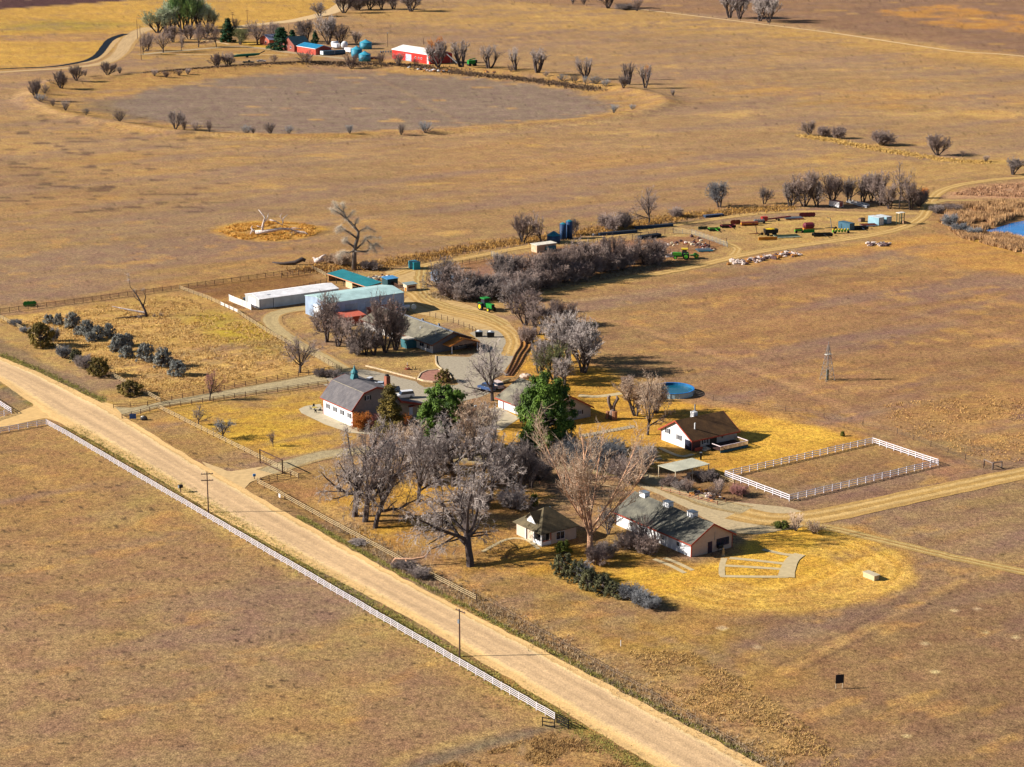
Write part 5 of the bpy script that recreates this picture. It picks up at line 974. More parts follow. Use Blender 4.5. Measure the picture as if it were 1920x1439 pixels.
row([('fvase', 3, 'd', 822, 130, 46, 46), ('pollard', 1, 'g', 866, 128, 50, 46), ('pollard', 2, 'g', 917, 131, 42, 42), ('pollard', 1, 'g', 967, 137, 24, 40), ('pollard', 2, 'd', 1008, 141, 44, 42), ('pollard', 3, 'd', 1097, 149, 42, 38), ('pollard', 1, 'd', 1179, 159, 34, 38), ('fvase', 1, 'd', 1169, 170, 20, 22), ('pollard', 2, 'd', 1210, 166, 30, 42)], 'stout heavy-limbed pollard tree', 'right of the far red barn', 'tree', 'pollard_tree', 'pollards on the far rim')
row([('bush', 1, 's', 1054, 153, 22, 14), ('bush', 2, 's', 1077, 156, 18, 14), ('bush', 1, 's', 1098, 159, 14, 14), ('bush', 2, 's', 1117, 161, 24, 15), ('bush', 1, 's', 1135, 165, 20, 14), ('wispy', 1, 's', 1151, 215, 16, 16), ('bush', 2, 's', 1186, 208, 14, 10), ('wispy', 2, 'd', 1262, 181, 9, 12), ('bush', 2, 'm', 958, 138, 14, 12), ('bush', 1, 'm', 1024, 146, 14, 10)], 'low greyish bush', 'below the pollards by the basin', 'bush', 'bare_bush', 'bushes below the pollards')
T('round', 1, 'o', 820, 118, 34, 44, 'orange-leaved tree at the right end of the red barn', 'tree', 'orange_tree')
T('wispy', 1, 'o', 1214, 150, 12, 26, 'orange willow shoots behind the rightmost pollard', 'shrub', 'orange_shrub')
# far farm trees
row([('vase', 1, 'w', 296, 62, 52, 42), ('vase', 2, 'w', 312, 62, 46, 44), ('vase', 3, 'w', 326, 58, 44, 56), ('vase', 1, 'v', 342, 60, 52, 76), ('vase', 2, 'v', 357, 58, 46, 70), ('vase', 3, 'w', 372, 56, 46, 58), ('vase', 2, 'w', 388, 52, 40, 42), ('vase', 1, 'w', 400, 50, 30, 28)], 'pale green tall tree', 'in the far green clump behind the farm', 'tree', 'green_tree', 'pale green trees at the far farm')
row([('spread', 1, 'm', 268, 103, 30, 36), ('round', 2, 'm', 277, 96, 28, 32), ('spread', 2, 'm', 306, 99, 38, 38), ('spread', 3, 'm', 340, 96, 24, 32), ('spread', 1, 'm', 372, 89, 38, 38), ('spread', 3, 'm', 406, 89, 38, 40), ('round', 1, 'm', 325, 80, 40, 30), ('round', 3, 'm', 355, 74, 40, 26), ('round', 2, 'm', 385, 72, 40, 26)], 'mauve shade tree', 'in the row along the farm driveway', 'tree', 'bare_tree', 'shade trees on the farm driveway')
T('cone', 1, 'n', 428, 80, 24, 40, 'dark green oval conifer at the end of the farm shade trees', 'tree', 'conifer_tree').children[1].data = lib(('fir', 1, 'n'))[1]
T('fir', 1, 'n', 528, 94, 42, 38, 'wide dark green pine in front of the far farmhouse', 'tree', 'conifer_tree')
T('fir', 2, 'n', 549, 92, 22, 32, 'narrow dark teal conifer at the farmhouse corner', 'tree', 'conifer_tree')
T('round', 1, 'l', 450, 84, 40, 28, 'olive shrub tree between the oval conifer and the grey house', 'tree')
T('spread', 2, 'm', 483, 84, 50, 42, 'wide mauve tree before the far grey house', 'tree')
T('round', 3, 'm', 512, 80, 36, 36, 'mauve tree to the right of the far grey house', 'tree')
T('wispy', 1, 'm', 441, 56, 16, 20, 'thin bare tree beside the distant double pole', 'tree')
row([('round', 1, 'd', 575, 79, 46, 38), ('fir', 1, 'n', 591, 82, 14, 22, 'yellowish conifer'), ('vase', 2, 'g', 615, 84, 46, 50), ('round', 2, 'm', 637, 84, 38, 36), ('wispy', 1, 'm', 668, 82, 28, 22)], 'bare tree', 'behind the blue-roofed machine shed', 'tree', 'bare_tree', 'trees behind the machine shed')
row([('round', 2, 'd', 600, 31, 36, 24), ('vase', 1, 'd', 645, 25, 44, 40), ('shrub', 1, 'd', 672, 19, 40, 26), ('round', 1, 'd', 693, 18, 36, 30), ('round', 3, 'd', 716, 18, 36, 30), ('round', 2, 'd', 738, 18, 38, 30), ('vase', 3, 'g', 771, 22, 48, 34)], 'dark bare tree', 'in the top edge clump by the far road', 'tree', 'bare_tree', 'top edge tree clump')
row([('wispy', 1, 'd', 1074, 8, 12, 12), ('wispy', 2, 'd', 1095, 9, 12, 12), ('vase', 1, 'd', 1140, 16, 48, 40), ('shrub', 1, 'd', 1170, 18, 40, 10), ('wispy', 1, 'm', 1194, 21, 20, 24), ('vase', 2, 'g', 1368, 34, 54, 56), ('vase', 3, 'g', 1387, 36, 40, 46), ('vase', 1, 'g', 1424, 40, 48, 54), ('vase', 2, 'g', 1442, 43, 44, 46)], 'pale-topped dark tree', 'standing along the topmost field edge', 'tree', 'bare_tree', 'trees along the topmost field edge')
# ------------------------------------------------------------------ fences
def fence(name, label, pts, sp, ph, rails, mp, mr, pw=.14, rh=.085, rt=.04, closed=False, px=True, cat='fence', group=None, rname='rail', off=0, cap=100):
    P = W(pts) if px else pts
    t = thing(name, label, cat, (P[0][0], P[0][1], 0), 0, group); ox, oy = P[0]
    post = MB().box(-pw/2, pw/2, -pw/2, pw/2, -.3, ph).mesh('post', mp); np_ = 0
    if off: pass
    rl = [MB() for _ in rails]
    for a, b in zip(P, P[1:]):
        L_ = hypot(b[0]-a[0], b[1]-a[1]); n = max(1, round(L_/sp)); rz = atan2(b[1]-a[1], b[0]-a[0]); pr = None
        for i in range(n+1):
            x = a[0]+(b[0]-a[0])*i/n; y = a[1]+(b[1]-a[1])*i/n; z = hgt(x, y); jt = float(vnoise(x*3, y*3, 1, 2))-.5
            if not (i == 0 and np_ > 0) and np_ < cap:
                o = obj('post', post, None, t, loc=(x-ox, y-oy, z)); o.rotation_euler = (jt*.05, -jt*.04, rz); np_ += 1
            if pr is not None:
                for k, h in enumerate(rails):
                    s = (pw/2+rt/2)*(1 if mr is not mp else .0)
                    dx, dy = sin(rz)*s, -cos(rz)*s
                    rl[k].bar((pr[0]-ox+dx, pr[1]-oy+dy, pr[2]+h+pr[3]), (x-ox+dx, y-oy+dy, z+h+jt*.12), rt, rh)
            pr = (x, y, z, jt*.12)
    for r_ in rl: obj(rname, r_, mr, t)
    return t
VP = VNY; DP = mat('dark_post_wood', (92, 64, 50), .9, .2, 2); LR = mat('bleached_rail_wood', (214, 188, 146), .85, .15, 1.5); DR = mat('brown_rail_wood', (128, 88, 66), .9, .2, 2); GRW2 = mat('grey_wire', (128, 112, 104), .7)
fence('white_rail_fence', 'long white vinyl four-rail fence running along the near side of the dirt road', [(87, 797), (125, 818), (452, 1010), (760, 1190), (1040, 1352)], 2.44, 1.45, [.35, .68, 1.0, 1.32], VP, VP, .12, .10, .04)
fence('white_rail_fence', 'short white vinyl fence turning left from the road corner at the picture edge', [(87, 797), (0, 812), (-160, 840)], 2.44, 1.4, [.4, .85, 1.28], VP, VP, .13, .15, .05)
fence('white_rail_fence', 'small white fence corner above the side road at the far left edge', [(-80, 752), (-40, 735), (22, 776), (-20, 790)], 2.44, 1.5, [.4, .85, 1.28], VP, VP, .13, .15, .05)
fence('paddock_fence', 'white vinyl rail fence enclosing the rectangular paddock', [(1360, 895), (1480, 940), (1759, 873), (1636, 832), (1360, 895)], 2.44, 1.5, [.45, .9, 1.36], VP, VP, .15, .17, .06)
fence('rail_fence', 'bleached rail fence with green and grey bushes on it at left', [(-60, 566), (0, 598), (62, 630), (208, 706), (302, 756)], 3.0, 1.4, [.5, .88, 1.25], DP, LR)
fence('rail_fence', 'bleached rail fence slanting from the upper driveway to the lower driveway', [(298, 768), (367, 803), (507, 872), (560, 899)], 3.0, 1.4, [.5, .88, 1.25], DP, LR)
fence('rail_fence', 'bleached rail fence passing below the grove along the dirt road', [(483, 908), (560, 948), (753, 1052), (893, 1124)], 3.0, 1.4, [.5, .88, 1.25], DP, LR)
fence('rail_fence', 'dark rail fence across the whole upper side of the bushy meadow', [(-60, 594), (0, 588), (337, 543), (575, 510), (600, 506)], 3.0, 1.5, [.4, .8, 1.2, 1.42], DP, DR)
fence('rail_fence', 'bleached rail fence dropping from the corral corner beside the white panels', [(337, 543), (389, 562), (446, 588), (462, 600)], 3.0, 1.4, [.5, .88, 1.25], DP, LR)
fence('rail_fence', 'pale-railed fence curving along the shed driveway down to the meadow corner', [(462, 600), (500, 624), (549, 652), (600, 675), (640, 698)], 3.0, 1.4, [.5, .88, 1.25], DP, LR)
fence('rail_fence', 'brown rail fence on the upper edge of the upper driveway', [(277, 762), (302, 756), (440, 727), (540, 709), (636, 694)], 3.0, 1.3, [.4, .8, 1.2], DP, DR)
fence('rail_fence', 'brown rail fence between the upper driveway and the barn lawn', [(229, 786), (298, 768), (440, 747), (540, 733), (615, 722)], 3.0, 1.3, [.4, .8, 1.2], DP, DR)
fence('rail_fence', 'short brown rail fence at the mouth of the upper driveway', [(213, 766), (245, 764), (277, 762)], 3.0, 1.1, [.4, .9], DP, DR)
fence('rail_fence', 'short dark rail fence at the lower driveway gate', [(489, 907), (520, 900), (545, 896)], 2.6, 1.4, [.4, .8, 1.2], DP, DR)
fence('corral_fence', 'dark corral fence running from the feed tank to the teal shed', [(452, 566), (520, 552), (570, 543), (612, 532)], 2.6, 1.7, [.4, .8, 1.2, 1.6], DP, DR)
fence('corral_fence', 'inner corral fence between the dark boundary fence and the sheds', [(528, 522), (560, 517), (604, 508)], 2.6, 1.7, [.4, .8, 1.2, 1.6], DP, DR)
fence('corral_fence', 'short bleached corral fence beside the fallen logs', [(585, 506), (602, 514), (612, 520)], 2.6, 1.5, [.5, .9, 1.3], DP, LR)
fence('corral_fence', 'dark panel fence right of the small blue-roofed shed', [(738, 540), (750, 546), (757, 549)], 1.2, 1.8, [.3, .7, 1.1, 1.5, 1.8], DP, DR)
PN = mat('white_plank', (232, 226, 216), .8, .08)
fence('plank_wall', 'pale solid plank fence at the left end of the long white shed', [(430, 565), (471, 582)], 3.0, 2.2, [.35, .85, 1.35, 1.85], PN, PN, .15, .44, .05, rname='plank')
fence('plank_wall', 'low white panel fence between the meadow and the shed driveway', [(414, 573), (446, 587)], 3.0, 1.3, [.4, .9], VNY, VNY, .15, .4, .05, rname='plank')
fence('garden_fence', 'low brown two-rail fence around the near side of the garden plot', [(1240, 920), (1345, 947), (1392, 935)], 2.6, .9, [.35, .75], DR, mat('salmon_rail', (206, 150, 116), .85, .12), .16)
fence('garden_fence', 'low pale rail fence between the garden and the white paddock', [(1333, 889), (1377, 908)], 2.6, .9, [.35, .75], DP, LR)
fence('garden_fence', 'low rail fence bending beside the lane above the hipped cottage', [(1012, 910), (1031, 916), (1070, 907)], 2.4, 1.0, [.4, .8], DR, MATS['salmon_rail'])
fence('garden_fence', 'low bleached rail fence running down to the bunkhouse corner', [(1060, 893), (1125, 912), (1166, 920), (1176, 929)], 2.6, .8, [.5], DP, LR)
fence('retaining_wall', 'low pale timber wall at the grove edge of the lane', [(1172, 889), (1210, 901), (1216, 898)], 2.6, .9, [.25, .65], CRW, CRW, .16, .38, .1, cat='wall', rname='plank')
GM = mat('chain_mesh', (160, 160, 156), .6)
fence('wire_fence', 'thin wire fence with slim posts beyond the lawn and paddock', [(1300, 742), (1337, 752), (1404, 760), (1473, 772), (1545, 785), (1618, 799), (1682, 814), (1745, 838), (1810, 863), (1844, 878)], 8, 1.4, [.5, .95, 1.35], DP, GRW2, .12, .03, .03, rname='wire')
fence('wire_fence', 'wire fence along the near edge of the scrap corral', [(1087, 463), (1120, 458), (1186, 450), (1231, 443), (1262, 438)], 4.5, 2, [.5, 1., 1.5, 1.95], DP, GRW2, .16, .04, .04, rname='wire')
fence('wire_fence', 'wire fence crossing the middle of the scrap corral', [(1120, 476), (1180, 468), (1250, 466), (1290, 470), (1330, 462), (1362, 457)], 6, 1.9, [.9, 1.8], DP, GRW2, .18, .04, .04, rname='wire')
fence('wire_fence', 'wire fence behind the ranch house beside the tan yard', [(806, 594), (850, 606), (880, 618), (898, 630)], 3, 1.6, [.5, 1., 1.5], DP, GRW2, .12, .03, .03, rname='wire')
fence('mesh_panel_fence', 'silver chain mesh panels at the upper right of the scrap corral', [(1262, 438), (1297, 440), (1343, 456), (1364, 464)], 3, 1.9, [.25, .5, .75, 1., 1.25, 1.5, 1.85], STL, GM, .1, .06, .03, rname='wire')
fence('mesh_panel_fence', 'silver chain mesh panel fence slanting over the bare pen left of the hedge', [(921, 481), (940, 489), (958, 498)], 3, 2, [.25, .5, .75, 1., 1.25, 1.5, 1.9], STL, GM, .1, .06, .03, rname='wire')
fence('mesh_panel_fence', 'silver mesh panels rising behind the right part of the hedge', [(1095, 492), (1118, 500), (1136, 508)], 3, 2.6, [.5, 1., 1.5, 2., 2.5], STL, GM, .1, .06, .03, rname='wire')
fence('pen_fence', 'dark boards closing the upper side of the pen beyond the hedge', [(815, 505), (880, 494), (921, 486)], 3, 1.6, [.5, 1., 1.5], DP, DR)
fence('wire_fence', 'distant wire fence dividing the round basin meadow from the pale field track', [(965, 6), (1100, 12), (1310, 30), (1560, 62)], 20, 1.4, [1.2], DP, GRW2, .25, .1, .1, rname='wire')
fence('field_fence', 'row of thin posts rising beside the dirt road at lower right', [(900, 1118), (1000, 1178), (1200, 1290), (1400, 1408), (1560, 1500)], 6, 1.2, [.7, 1.1], mat('weathered_post', (150, 120, 90)), GRW2, .10, .03, .03, rname='wire')
# pipe gates at the road fence end, hitching brace, gate frames
def frame(name, label, cat, p0, p1, h, m, r=.06, rails=(0,), z0=.25, posts=True, brace=False):
    a = g0(*p0); b = g0(*p1); t = thing(name, label, cat, (a[0], a[1], 0), 0); dx, dy = b[0]-a[0], b[1]-a[1]
    for k in ((0, 1) if posts else ()): obj('post', MB().bar((dx*k, dy*k, -.2), (dx*k, dy*k, h+.1), r*2.2), m, t)
    for z in [h]+[z0+(h-z0)*q for q in rails]: obj('rail', MB().bar((0, 0, z), (dx, dy, z), r*1.6), m, t)
    if brace: obj('brace', MB().bar((0, 0, z0), (dx, dy, h), r*1.3), m, t)
    return t
frame('pipe_gate', 'black pipe gate standing open at the end of the white road fence', 'gate', (1017, 1362), (1040, 1366), 1.5, BLK, .07, (0, .5))
frame('pipe_gate', 'black pipe gate closing the gap past the white road fence', 'gate', (1044, 1356), (1066, 1368), 1.5, BLK, .07, (0, .33, .66), brace=True)
frame('rail_brace', 'bleached wooden corner brace beside the ranch road, left section', 'fence brace', (1845, 874), (1861, 881), 1.5, mat('grey_wood', (150, 130, 120)), .12, ())
frame('rail_brace', 'bleached wooden corner brace beside the ranch road, right section', 'fence brace', (1862, 880), (1878, 878), 1.5, MATS['grey_wood'], .12, ())
frame('gate_frame', 'tall timber gateway over the lower driveway mouth', 'gate', (488, 869), (530, 889), 3.2, DP, .12, (0.02,), .4)
# ------------------------------------------------------------------ poles
PW = mat('pole_wood', (98, 70, 60), .9, .15, 3)
def pole(label, x, y, hp, arms=1, rz=.1, group=None, r=.15, lamp=False):
    h = hp/vpm(y); t = thing('utility_pole', label, 'utility pole', gp(x, y), rz, group)
    obj('pole', MB().tube([(0, 0, -.5), (0, 0, h)], [r, r*.7], 8), PW, t)
    for k in range(arms):
        z = h-.5-k*1.4; a = obj('crossarm', MB().box(-1.25, 1.25, -.16-.12, -.16, z, z+.16), PW, t)
        for x_ in (-1.1, -.45, .45, 1.1): obj('insulator', MB().cyl((x_, -.22, z+.16), .05, .2, 6), STL, a)
    if lamp: obj('lamp', MB().box(-.3, .3, -.2, .2, h, h+.5), mat('lamp_housing', (200, 206, 214)), t)
    return t
t = pole('nearest wooden utility pole, single crossarm, beside the white fence at lower centre', 862, 1232, 92, 1, 2.3)
obj('transformer_bracket', MB().box(-.2, .2, .12, .3, 6.2, 6.9), STL, t)
pole('wooden utility pole with two crossarms beside the black mailbox', 391, 962, 78, 2, .15)
for i, (x, y, h, a, lb) in enumerate([(265, 113, 60, 0, 'tall dark pole at the bend of the far road, near the farm driveway mouth'), (258, 73, 34, 0, 'thin pole just above the bend of the far road'), (436, 44, 20, 2, 'short double-armed pole beside the oval conifer'), (464, 46, 26, 1, 'slim pole standing over the pale far road'), (542, 68, 22, 0, 'slim pole above the farmhouse'), (674, 90, 24, 1, 'pole with a small crossarm behind the turquoise bins'), (727, 88, 24, 0, 'slim lamp pole between the bins and the red barn'), (794, 84, 12, 0, 'short pole behind the red barn roof')]):
    pole(lb, x, y, h, a, .2, r=.2, lamp=(i == 6))
pole('slim yard light pole in front of the narrow blue silos', 1112, 464, 22, 0, 0, r=.1, lamp=True)
pole('thin grey antenna post above the teal loafing shed', 663, 520, 22, 0, 0, r=.08); pole('thin green post beside the tall dead cottonwood', 671, 522, 24, 0, 0, r=.08)
for x, y, lb in ((892, 790, 'thin lamp post on the lawn between barn pine and garage'), ): pole(lb, x, y, 26, 0, .3, r=.08, lamp=True)
# ------------------------------------------------------------------ windmill tower
t = thing('windmill_tower', 'tall steel lattice windmill tower without its wheel in the right field', 'windmill tower', (*g0(1551, 713), 0), .5)
WM = mat('weathered_tower_steel', (142, 132, 128), .7, .15); h = 9.4
for sx in (-1, 1):
    for sy in (-1, 1): obj('leg', MB().bar((sx*1.4, sy*1.4, 0), (sx*.15, sy*.15, h), .1), WM, t)
for k in range(6):
    z0 = h*k/6.3; z1 = h*(k+1)/6.3; s0 = 1.4-1.25*z0/h; s1 = 1.4-1.25*z1/h; b = MB()
    for (ax, ay), (bx, by) in (((-1, -1), (1, -1)), ((1, -1), (1, 1)), ((1, 1), (-1, 1)), ((-1, 1), (-1, -1))):
        b.bar((ax*s0, ay*s0, z0), (bx*s1, by*s1, z1), .05).bar((bx*s0, by*s0, z0), (ax*s1, ay*s1, z1), .05).bar((ax*s1, ay*s1, z1), (bx*s1, by*s1, z1), .06)
    obj('lattice', b, WM, t)
obj('platform', MB().box(-.9, .9, -.5, .5, 6.9, 7.0), PN, t); obj('mast', MB().cyl((0, 0, h), .09, 1.0), WM, t); obj('tank', MB().cyl((0, 0, 0), .35, 2.8), mat('dull_green_tank', (100, 110, 90)), t)
# ------------------------------------------------------------------ pool
t = thing('swimming_pool', 'oval above-ground pool with bright blue rim beyond the pink trees', 'pool', (*g0(1262, 738), 0), 0)
def oval(a, b_, n=40): return [(a*cos(2*pi*i/n), b_*sin(2*pi*i/n)) for i in range(n)]
PA, PB = 5.3, 5.6
def ring(o_, i_, z0, z1):
    m = MB(); n = len(o_); v = [(x, y, z) for z in (z0, z1) for x, y in o_]+[(x, y, z) for z in (z0, z1) for x, y in i_]; f = []
    for k in range(n):
        q = (k+1) % n; f += [(k, q, n+q, n+k), (2*n+k, 3*n+k, 3*n+q, 2*n+q), (n+k, n+q, 3*n+q, 3*n+k)]
    return m.add(v, f)
obj('pool_wall', ring(oval(PA, PB), oval(PA-.12, PB-.12), 0, 1.35), mat('pale_pool_wall', (176, 204, 216), .5, .06), t)
obj('rim', ring(oval(PA+.12, PB+.12), oval(PA-.25, PB-.25), 1.35, 1.45), mat('pool_blue_rim', (40, 130, 210), .5), t)
obj('liner', ring(oval(PA-.13, PB-.13), oval(PA-.2, PB-.2), .3, 1.34), mat('pool_liner', (30, 110, 160), .5), t)
obj('pool_water', MB().prism(oval(PA-.2, PB-.2), 2, .3, .75), mat('pool_water_green', (24, 96, 120), .15, .1, spec=.5), t)
for i in range(14):
    a = 2*pi*i/14; obj('brace', MB().box(PA*cos(a)*1.01-.05, PA*cos(a)*1.01+.05, PB*sin(a)*1.01-.05, PB*sin(a)*1.01+.05, 0, 1.35), WHT, t)
t = thing('pool_deck', 'grey wooden deck with white steps at the near end of the oval pool', 'deck', (*g0(1222, 748), 0), A2)
obj('deck_boards', MB().box(-2, 2, -1.5, 1.5, 1.0, 1.12), STL, t); obj('rail', MB().box(-2, 2, -1.5, -1.42, 1.9, 2), WHT, t)
for x in (-1.9, 0, 1.9): obj('post', MB().box(x-.06, x+.06, -1.5, -1.4, 0, 2), WHT, t)
# ------------------------------------------------------------------ vehicles
def car(label, x, y, rz, col, kind='suv', L_=4.8, cat='car', group=None, name='parked_car'):
    t = thing(name, label, cat, (*g0(x, y), .06), rz, group); w_ = .92; cm = mat('paint_%d_%d_%d' % col, col, .35, .05, spec=.5); h = L_/2
    body = [(-h, .35), (h, .35), (h, .8), (h-.15, 1.0), (h*.45, 1.12), (-h+.05, 1.15)]
    if kind == 'pickup': cab = [(-.3, 1.1), (1.3, 1.1), (.85, 1.85), (-.15, 1.88)]
    elif kind == 'sedan': cab = [(-h*.75, 1.1), (h*.5, 1.1), (.5, 1.5), (-.9, 1.52)]
    else: cab = [(-h+.08, 1.12), (h*.5, 1.1), (.75, 1.78), (-h+.35, 1.85)]
    obj('body', MB().prism(body, 1, -w_, w_), cm, t)
    obj('windows', MB().prism([(p[0], p[1]) for p in cab], 1, -w_+.1, w_-.1), GLS, t)
    top = max(p[1] for p in cab); xs_ = [p[0] for p in cab[2:]]
    obj('car_roof', MB().box(min(xs_)-.02, max(xs_)+.02, -w_+.12, w_-.12, top-.02, top+.05), cm, t)
    pl = MB()
    for p in cab: pl.box(p[0]-.04, p[0]+.04, -w_+.07, w_-.07, 1.1, min(p[1], top)) if p[1] > 1.2 and 0 else None
    for sx in (-.62, .62):
        for sy in (-1, 1): w = obj('wheel', MB().cyl((sx*h, sy*w_-(.24 if sy > 0 else 0), .36), .36, .24, 14, 'y'), RUB, t); obj('hub', MB().cyl((sx*h, sy*(w_+.01)-(.02 if sy > 0 else 0), .36), .17, .02, 8, 'y'), STL, w)
    for sy in (-.6, .6): obj('headlight', MB().box(h, h+.03, sy-.18, sy+.18, .62, .8), WHT, t); obj('tail_light', MB().box(-h-.03, -h, sy-.12, sy+.12, .75, .95), TRIM, t)
    if kind == 'pickup': obj('truck_bed', MB().box(-h+.15, -.5, -w_+.12, w_-.12, 1.151, 1.17), BLK, t)
    return t
car('white estate car parked nearest the barn annex', 758, 747, radians(200), (238, 238, 244), 'suv', 5.0)
car('dark blue-grey pickup parked right of the barn chimney', 730, 735, radians(190), (74, 96, 124), 'pickup', 5.4)
car('white pickup parked furthest behind the barn roof', 696, 722, radians(150), (230, 232, 240), 'pickup', 5.2)
car('pale silver car half hidden behind the barn ridge and the white pickup', 712, 728, radians(175), (200, 206, 220), 'sedan', 4.4)
car('dark blue car with pale lower doors parked under the open-crowned tree', 912, 732, radians(135), (50, 80, 130), 'suv', 4.8)
car('white and pink van parked between the bare tree and garage', 931, 728, radians(120), (240, 214, 206), 'suv', 4.8, 'van')
car('dark teal pickup in the far farmyard left of the basin shrubs', 466, 119, radians(5), (44, 78, 74), 'pickup', 7.5)
car('small white car beside the far dark pickup', 490, 117, radians(5), (220, 216, 212), 'sedan', 6)
def tractor(label, x, y, rz, s, green, roof, rim, name='tractor'):
    t = thing(name, label, 'tractor', (*g0(x, y), 0), rz, None, (s, s, s))
    obj('hood', MB().box(.3, 2.6, -.42, .42, 1.0, 1.75), green, t); obj('grille', MB().box(2.6, 2.7, -.36, .36, .9, 1.65), BLK, t); obj('chassis', MB().box(-1.3, 2.4, -.3, .3, .6, 1.0), green, t)
    c_ = obj('cab', MB().prism([(-1.1, 1.1), (.3, 1.1), (.1, 2.6), (-1.0, 2.6)], 1, -.7, .7), GLS, t); obj('cab_roof', MB().box(-1.3, .4, -.85, .85, 2.6, 2.82), roof, t)
    for sy in (-1, 1):
        obj('fender', MB().box(-1.5, -.2, sy*1.0-.22, sy*1.0+.22, 1.55, 1.68), green, t)
        w = obj('rear_wheel', MB().cyl((-.85, sy*1.0-.25, .85), .85, .5, 18, 'y'), RUB, t); obj('rim', MB().cyl((-.85, sy*1.27-.02, .85), .5, .04, 12, 'y'), rim, w)
        w = obj('front_wheel', MB().cyl((1.9, sy*.8-.15, .5), .5, .3, 14, 'y'), RUB, t); obj('rim', MB().cyl((1.9, sy*.97-.02, .5), .28, .04, 10, 'y'), rim, w)
    obj('exhaust', MB().cyl((1.0, .3, 1.75), .06, .9, 8), BLK, t)
    return t
tractor('bright green tractor with a cab and yellow rims standing on the yard verge', 912, 582, radians(-55), 1.35, GRN, GRN, YEL)
t = tractor('bright green tractor with a yellow cab roof towing a small trailer', 1280, 486, radians(175), 1.3, mat('lime_paint', (84, 168, 52), .4, .1), YEL, mat('lime_rim', (120, 220, 60), .4))
t = thing('small_cart', 'small green two-wheeled cart behind the yellow-roofed tractor', 'cart', (*g0(1303, 484), 0), .1)
obj('cart_bed', MB().box(-1.6, 1.3, -.7, .7, .8, 1.1), GRN, t)
for sy in (-1, 1): w = obj('wheel', MB().cyl((.3, sy*.9-.1, .8), .8, .25, 14, 'y'), MATS['lime_paint'], t); obj('hub', MB().cyl((.3, sy*1.08-.02, .8), .3, .06, 8, 'y'), YEL, w)
obj('drawbar', MB().bar((-1.6, 0, .9), (-3.2, 0, .7), .12), GRN, t)
t = thing('harvester', 'green harvester among the pollards right of the red barn', 'harvester', (*g0(884, 124), 0), .4)
obj('body', MB().box(-2.4, 2.2, -1.6, 1.6, 1.2, 3.6), GRN, t); obj('cab', MB().box(2.2, 3.6, -1, 1, 1.6, 3.8), GLS, t); obj('auger', MB().bar((-1, 1.2, 3.8), (4, 3.2, 4.4), .5), GRN, t)
for sx in (-1.6, 2): obj('wheel', MB().cyl((sx, -1.9, .9), .9, 3.8, 14, 'y'), RUB, t)
t = thing('conveyor', 'pale slanting conveyor leaning beside the far orange tree', 'conveyor', (*g0(852, 122), 0), 0)
obj('belt_frame', MB().bar((-5, 3, 6.8), (3, -2, .5), 1.0, .3), mat('pale_grey_belt', (170, 168, 170)), t); obj('wheels', MB().cyl((1, -1.2, .4), .4, .6, 10, 'y'), RUB, t); obj('support', MB().bar((-2.4, 1.4, 0), (-2.4, 1.4, 4.6), .15), STL, t)
t = thing('irrigation_trailer', 'long green low implement with a raised end in the far farmyard', 'farm implement', (*g0(463, 108), 0), .55)
obj('tank_body', MB().tube([(-11, 0, .9), (-7, 0, 1.5), (5, 0, 1.6), (9, 0, 1.8)], [.4, .9, .9, .6], 8), mat('bottle_green', (30, 120, 90), .5), t); obj('tongue', MB().bar((8.5, 0, 1.8), (13, 0, 3.6), .5), BLK, t); obj('wheel', MB().cyl((0, -1.2, .6), .6, 2.4, 12, 'y'), RUB, t)
# trailers and containers
def boxunit(name, label, cat, near, L1, L2, h, m, mr=None, z=.3, wheels=0, rot=A2, doors=True, group=None):
    t = thing(name, label, cat, (*g0(*near), 0), rot, group)
    obj('body', MB().box(0, L2, 0, L1, z, h), m, t); obj('top', MB().box(-.05, L2+.05, -.05, L1+.05, h, h+.1), mr or m, t)
    if doors: obj('door', MB().box(.25, L2/2-.03, -.05, -.004, z+.15, h-.15), mr or STL, t); obj('door', MB().box(L2/2+.03, L2-.25, -.05, -.004, z+.15, h-.15), mr or STL, t)
    for k in range(wheels): obj('wheel', MB().cyl((-.05, L1/2-.5+k*.9, .38), .38, L2+.1, 12, 'x'), RUB, t)
    for x in (.2, L2-.2):
        for y in (.3, L1-.3): obj('foot', MB().box(x-.12, x+.12, y-.12, y+.12, 0, z), BLK, t)
    return t
LB = corrug('light_blue_steel', (150, 190, 206), 1, .8); SBL = corrug('slate_blue_steel', (70, 110, 132), 1, .8)
boxunit('shipping_container', 'light blue shipping container, the front one of the pair near the timber frame', 'container', (1647.5, 424), 5.6, 2.6, 2.9, LB, WHM, .15, group='light blue containers')
boxunit('shipping_container', 'light blue shipping container, the rear one showing behind its twin', 'container', (1662, 421), 5.6, 2.6, 2.6, LB, WHM, .15, group='light blue containers')
boxunit('shipping_container', 'dark slate blue container standing left of the light blue pair', 'container', (1593, 433), 6, 2.4, 2.5, SBL, SBL, .15)
boxunit('box_trailer', 'white box trailer with two wheels parked before the dark grove', 'trailer', (1573, 392), 5.6, 2.2, 2.6, WHT, mat('maroon_top', (150, 90, 90)), .5, 2)
boxunit('camper_trailer', 'small white and blue camper at the corner of the blue-roofed shed', 'camper', (606, 105), 4, 9, 3.0, mat('white_blue_side', (220, 232, 240)), SBL, .6, 2)
boxunit('camper_trailer', 'dark teal camper next to the white one in the far farmyard', 'camper', (626, 103), 3, 9, 2.6, mat('teal_side', (40, 120, 140)), SBL, .5, 2)
boxunit('box_trailer', 'white truck body behind the far campers', 'trailer', (631, 92), 7, 3, 3.2, WHT, WHT, .9, 2)
boxunit('box_trailer', 'white tarpaulin-covered trailer left of the turquoise bins', 'trailer', (657, 100), 8, 3.2, 3.0, WHT, WHT, .6, 2)
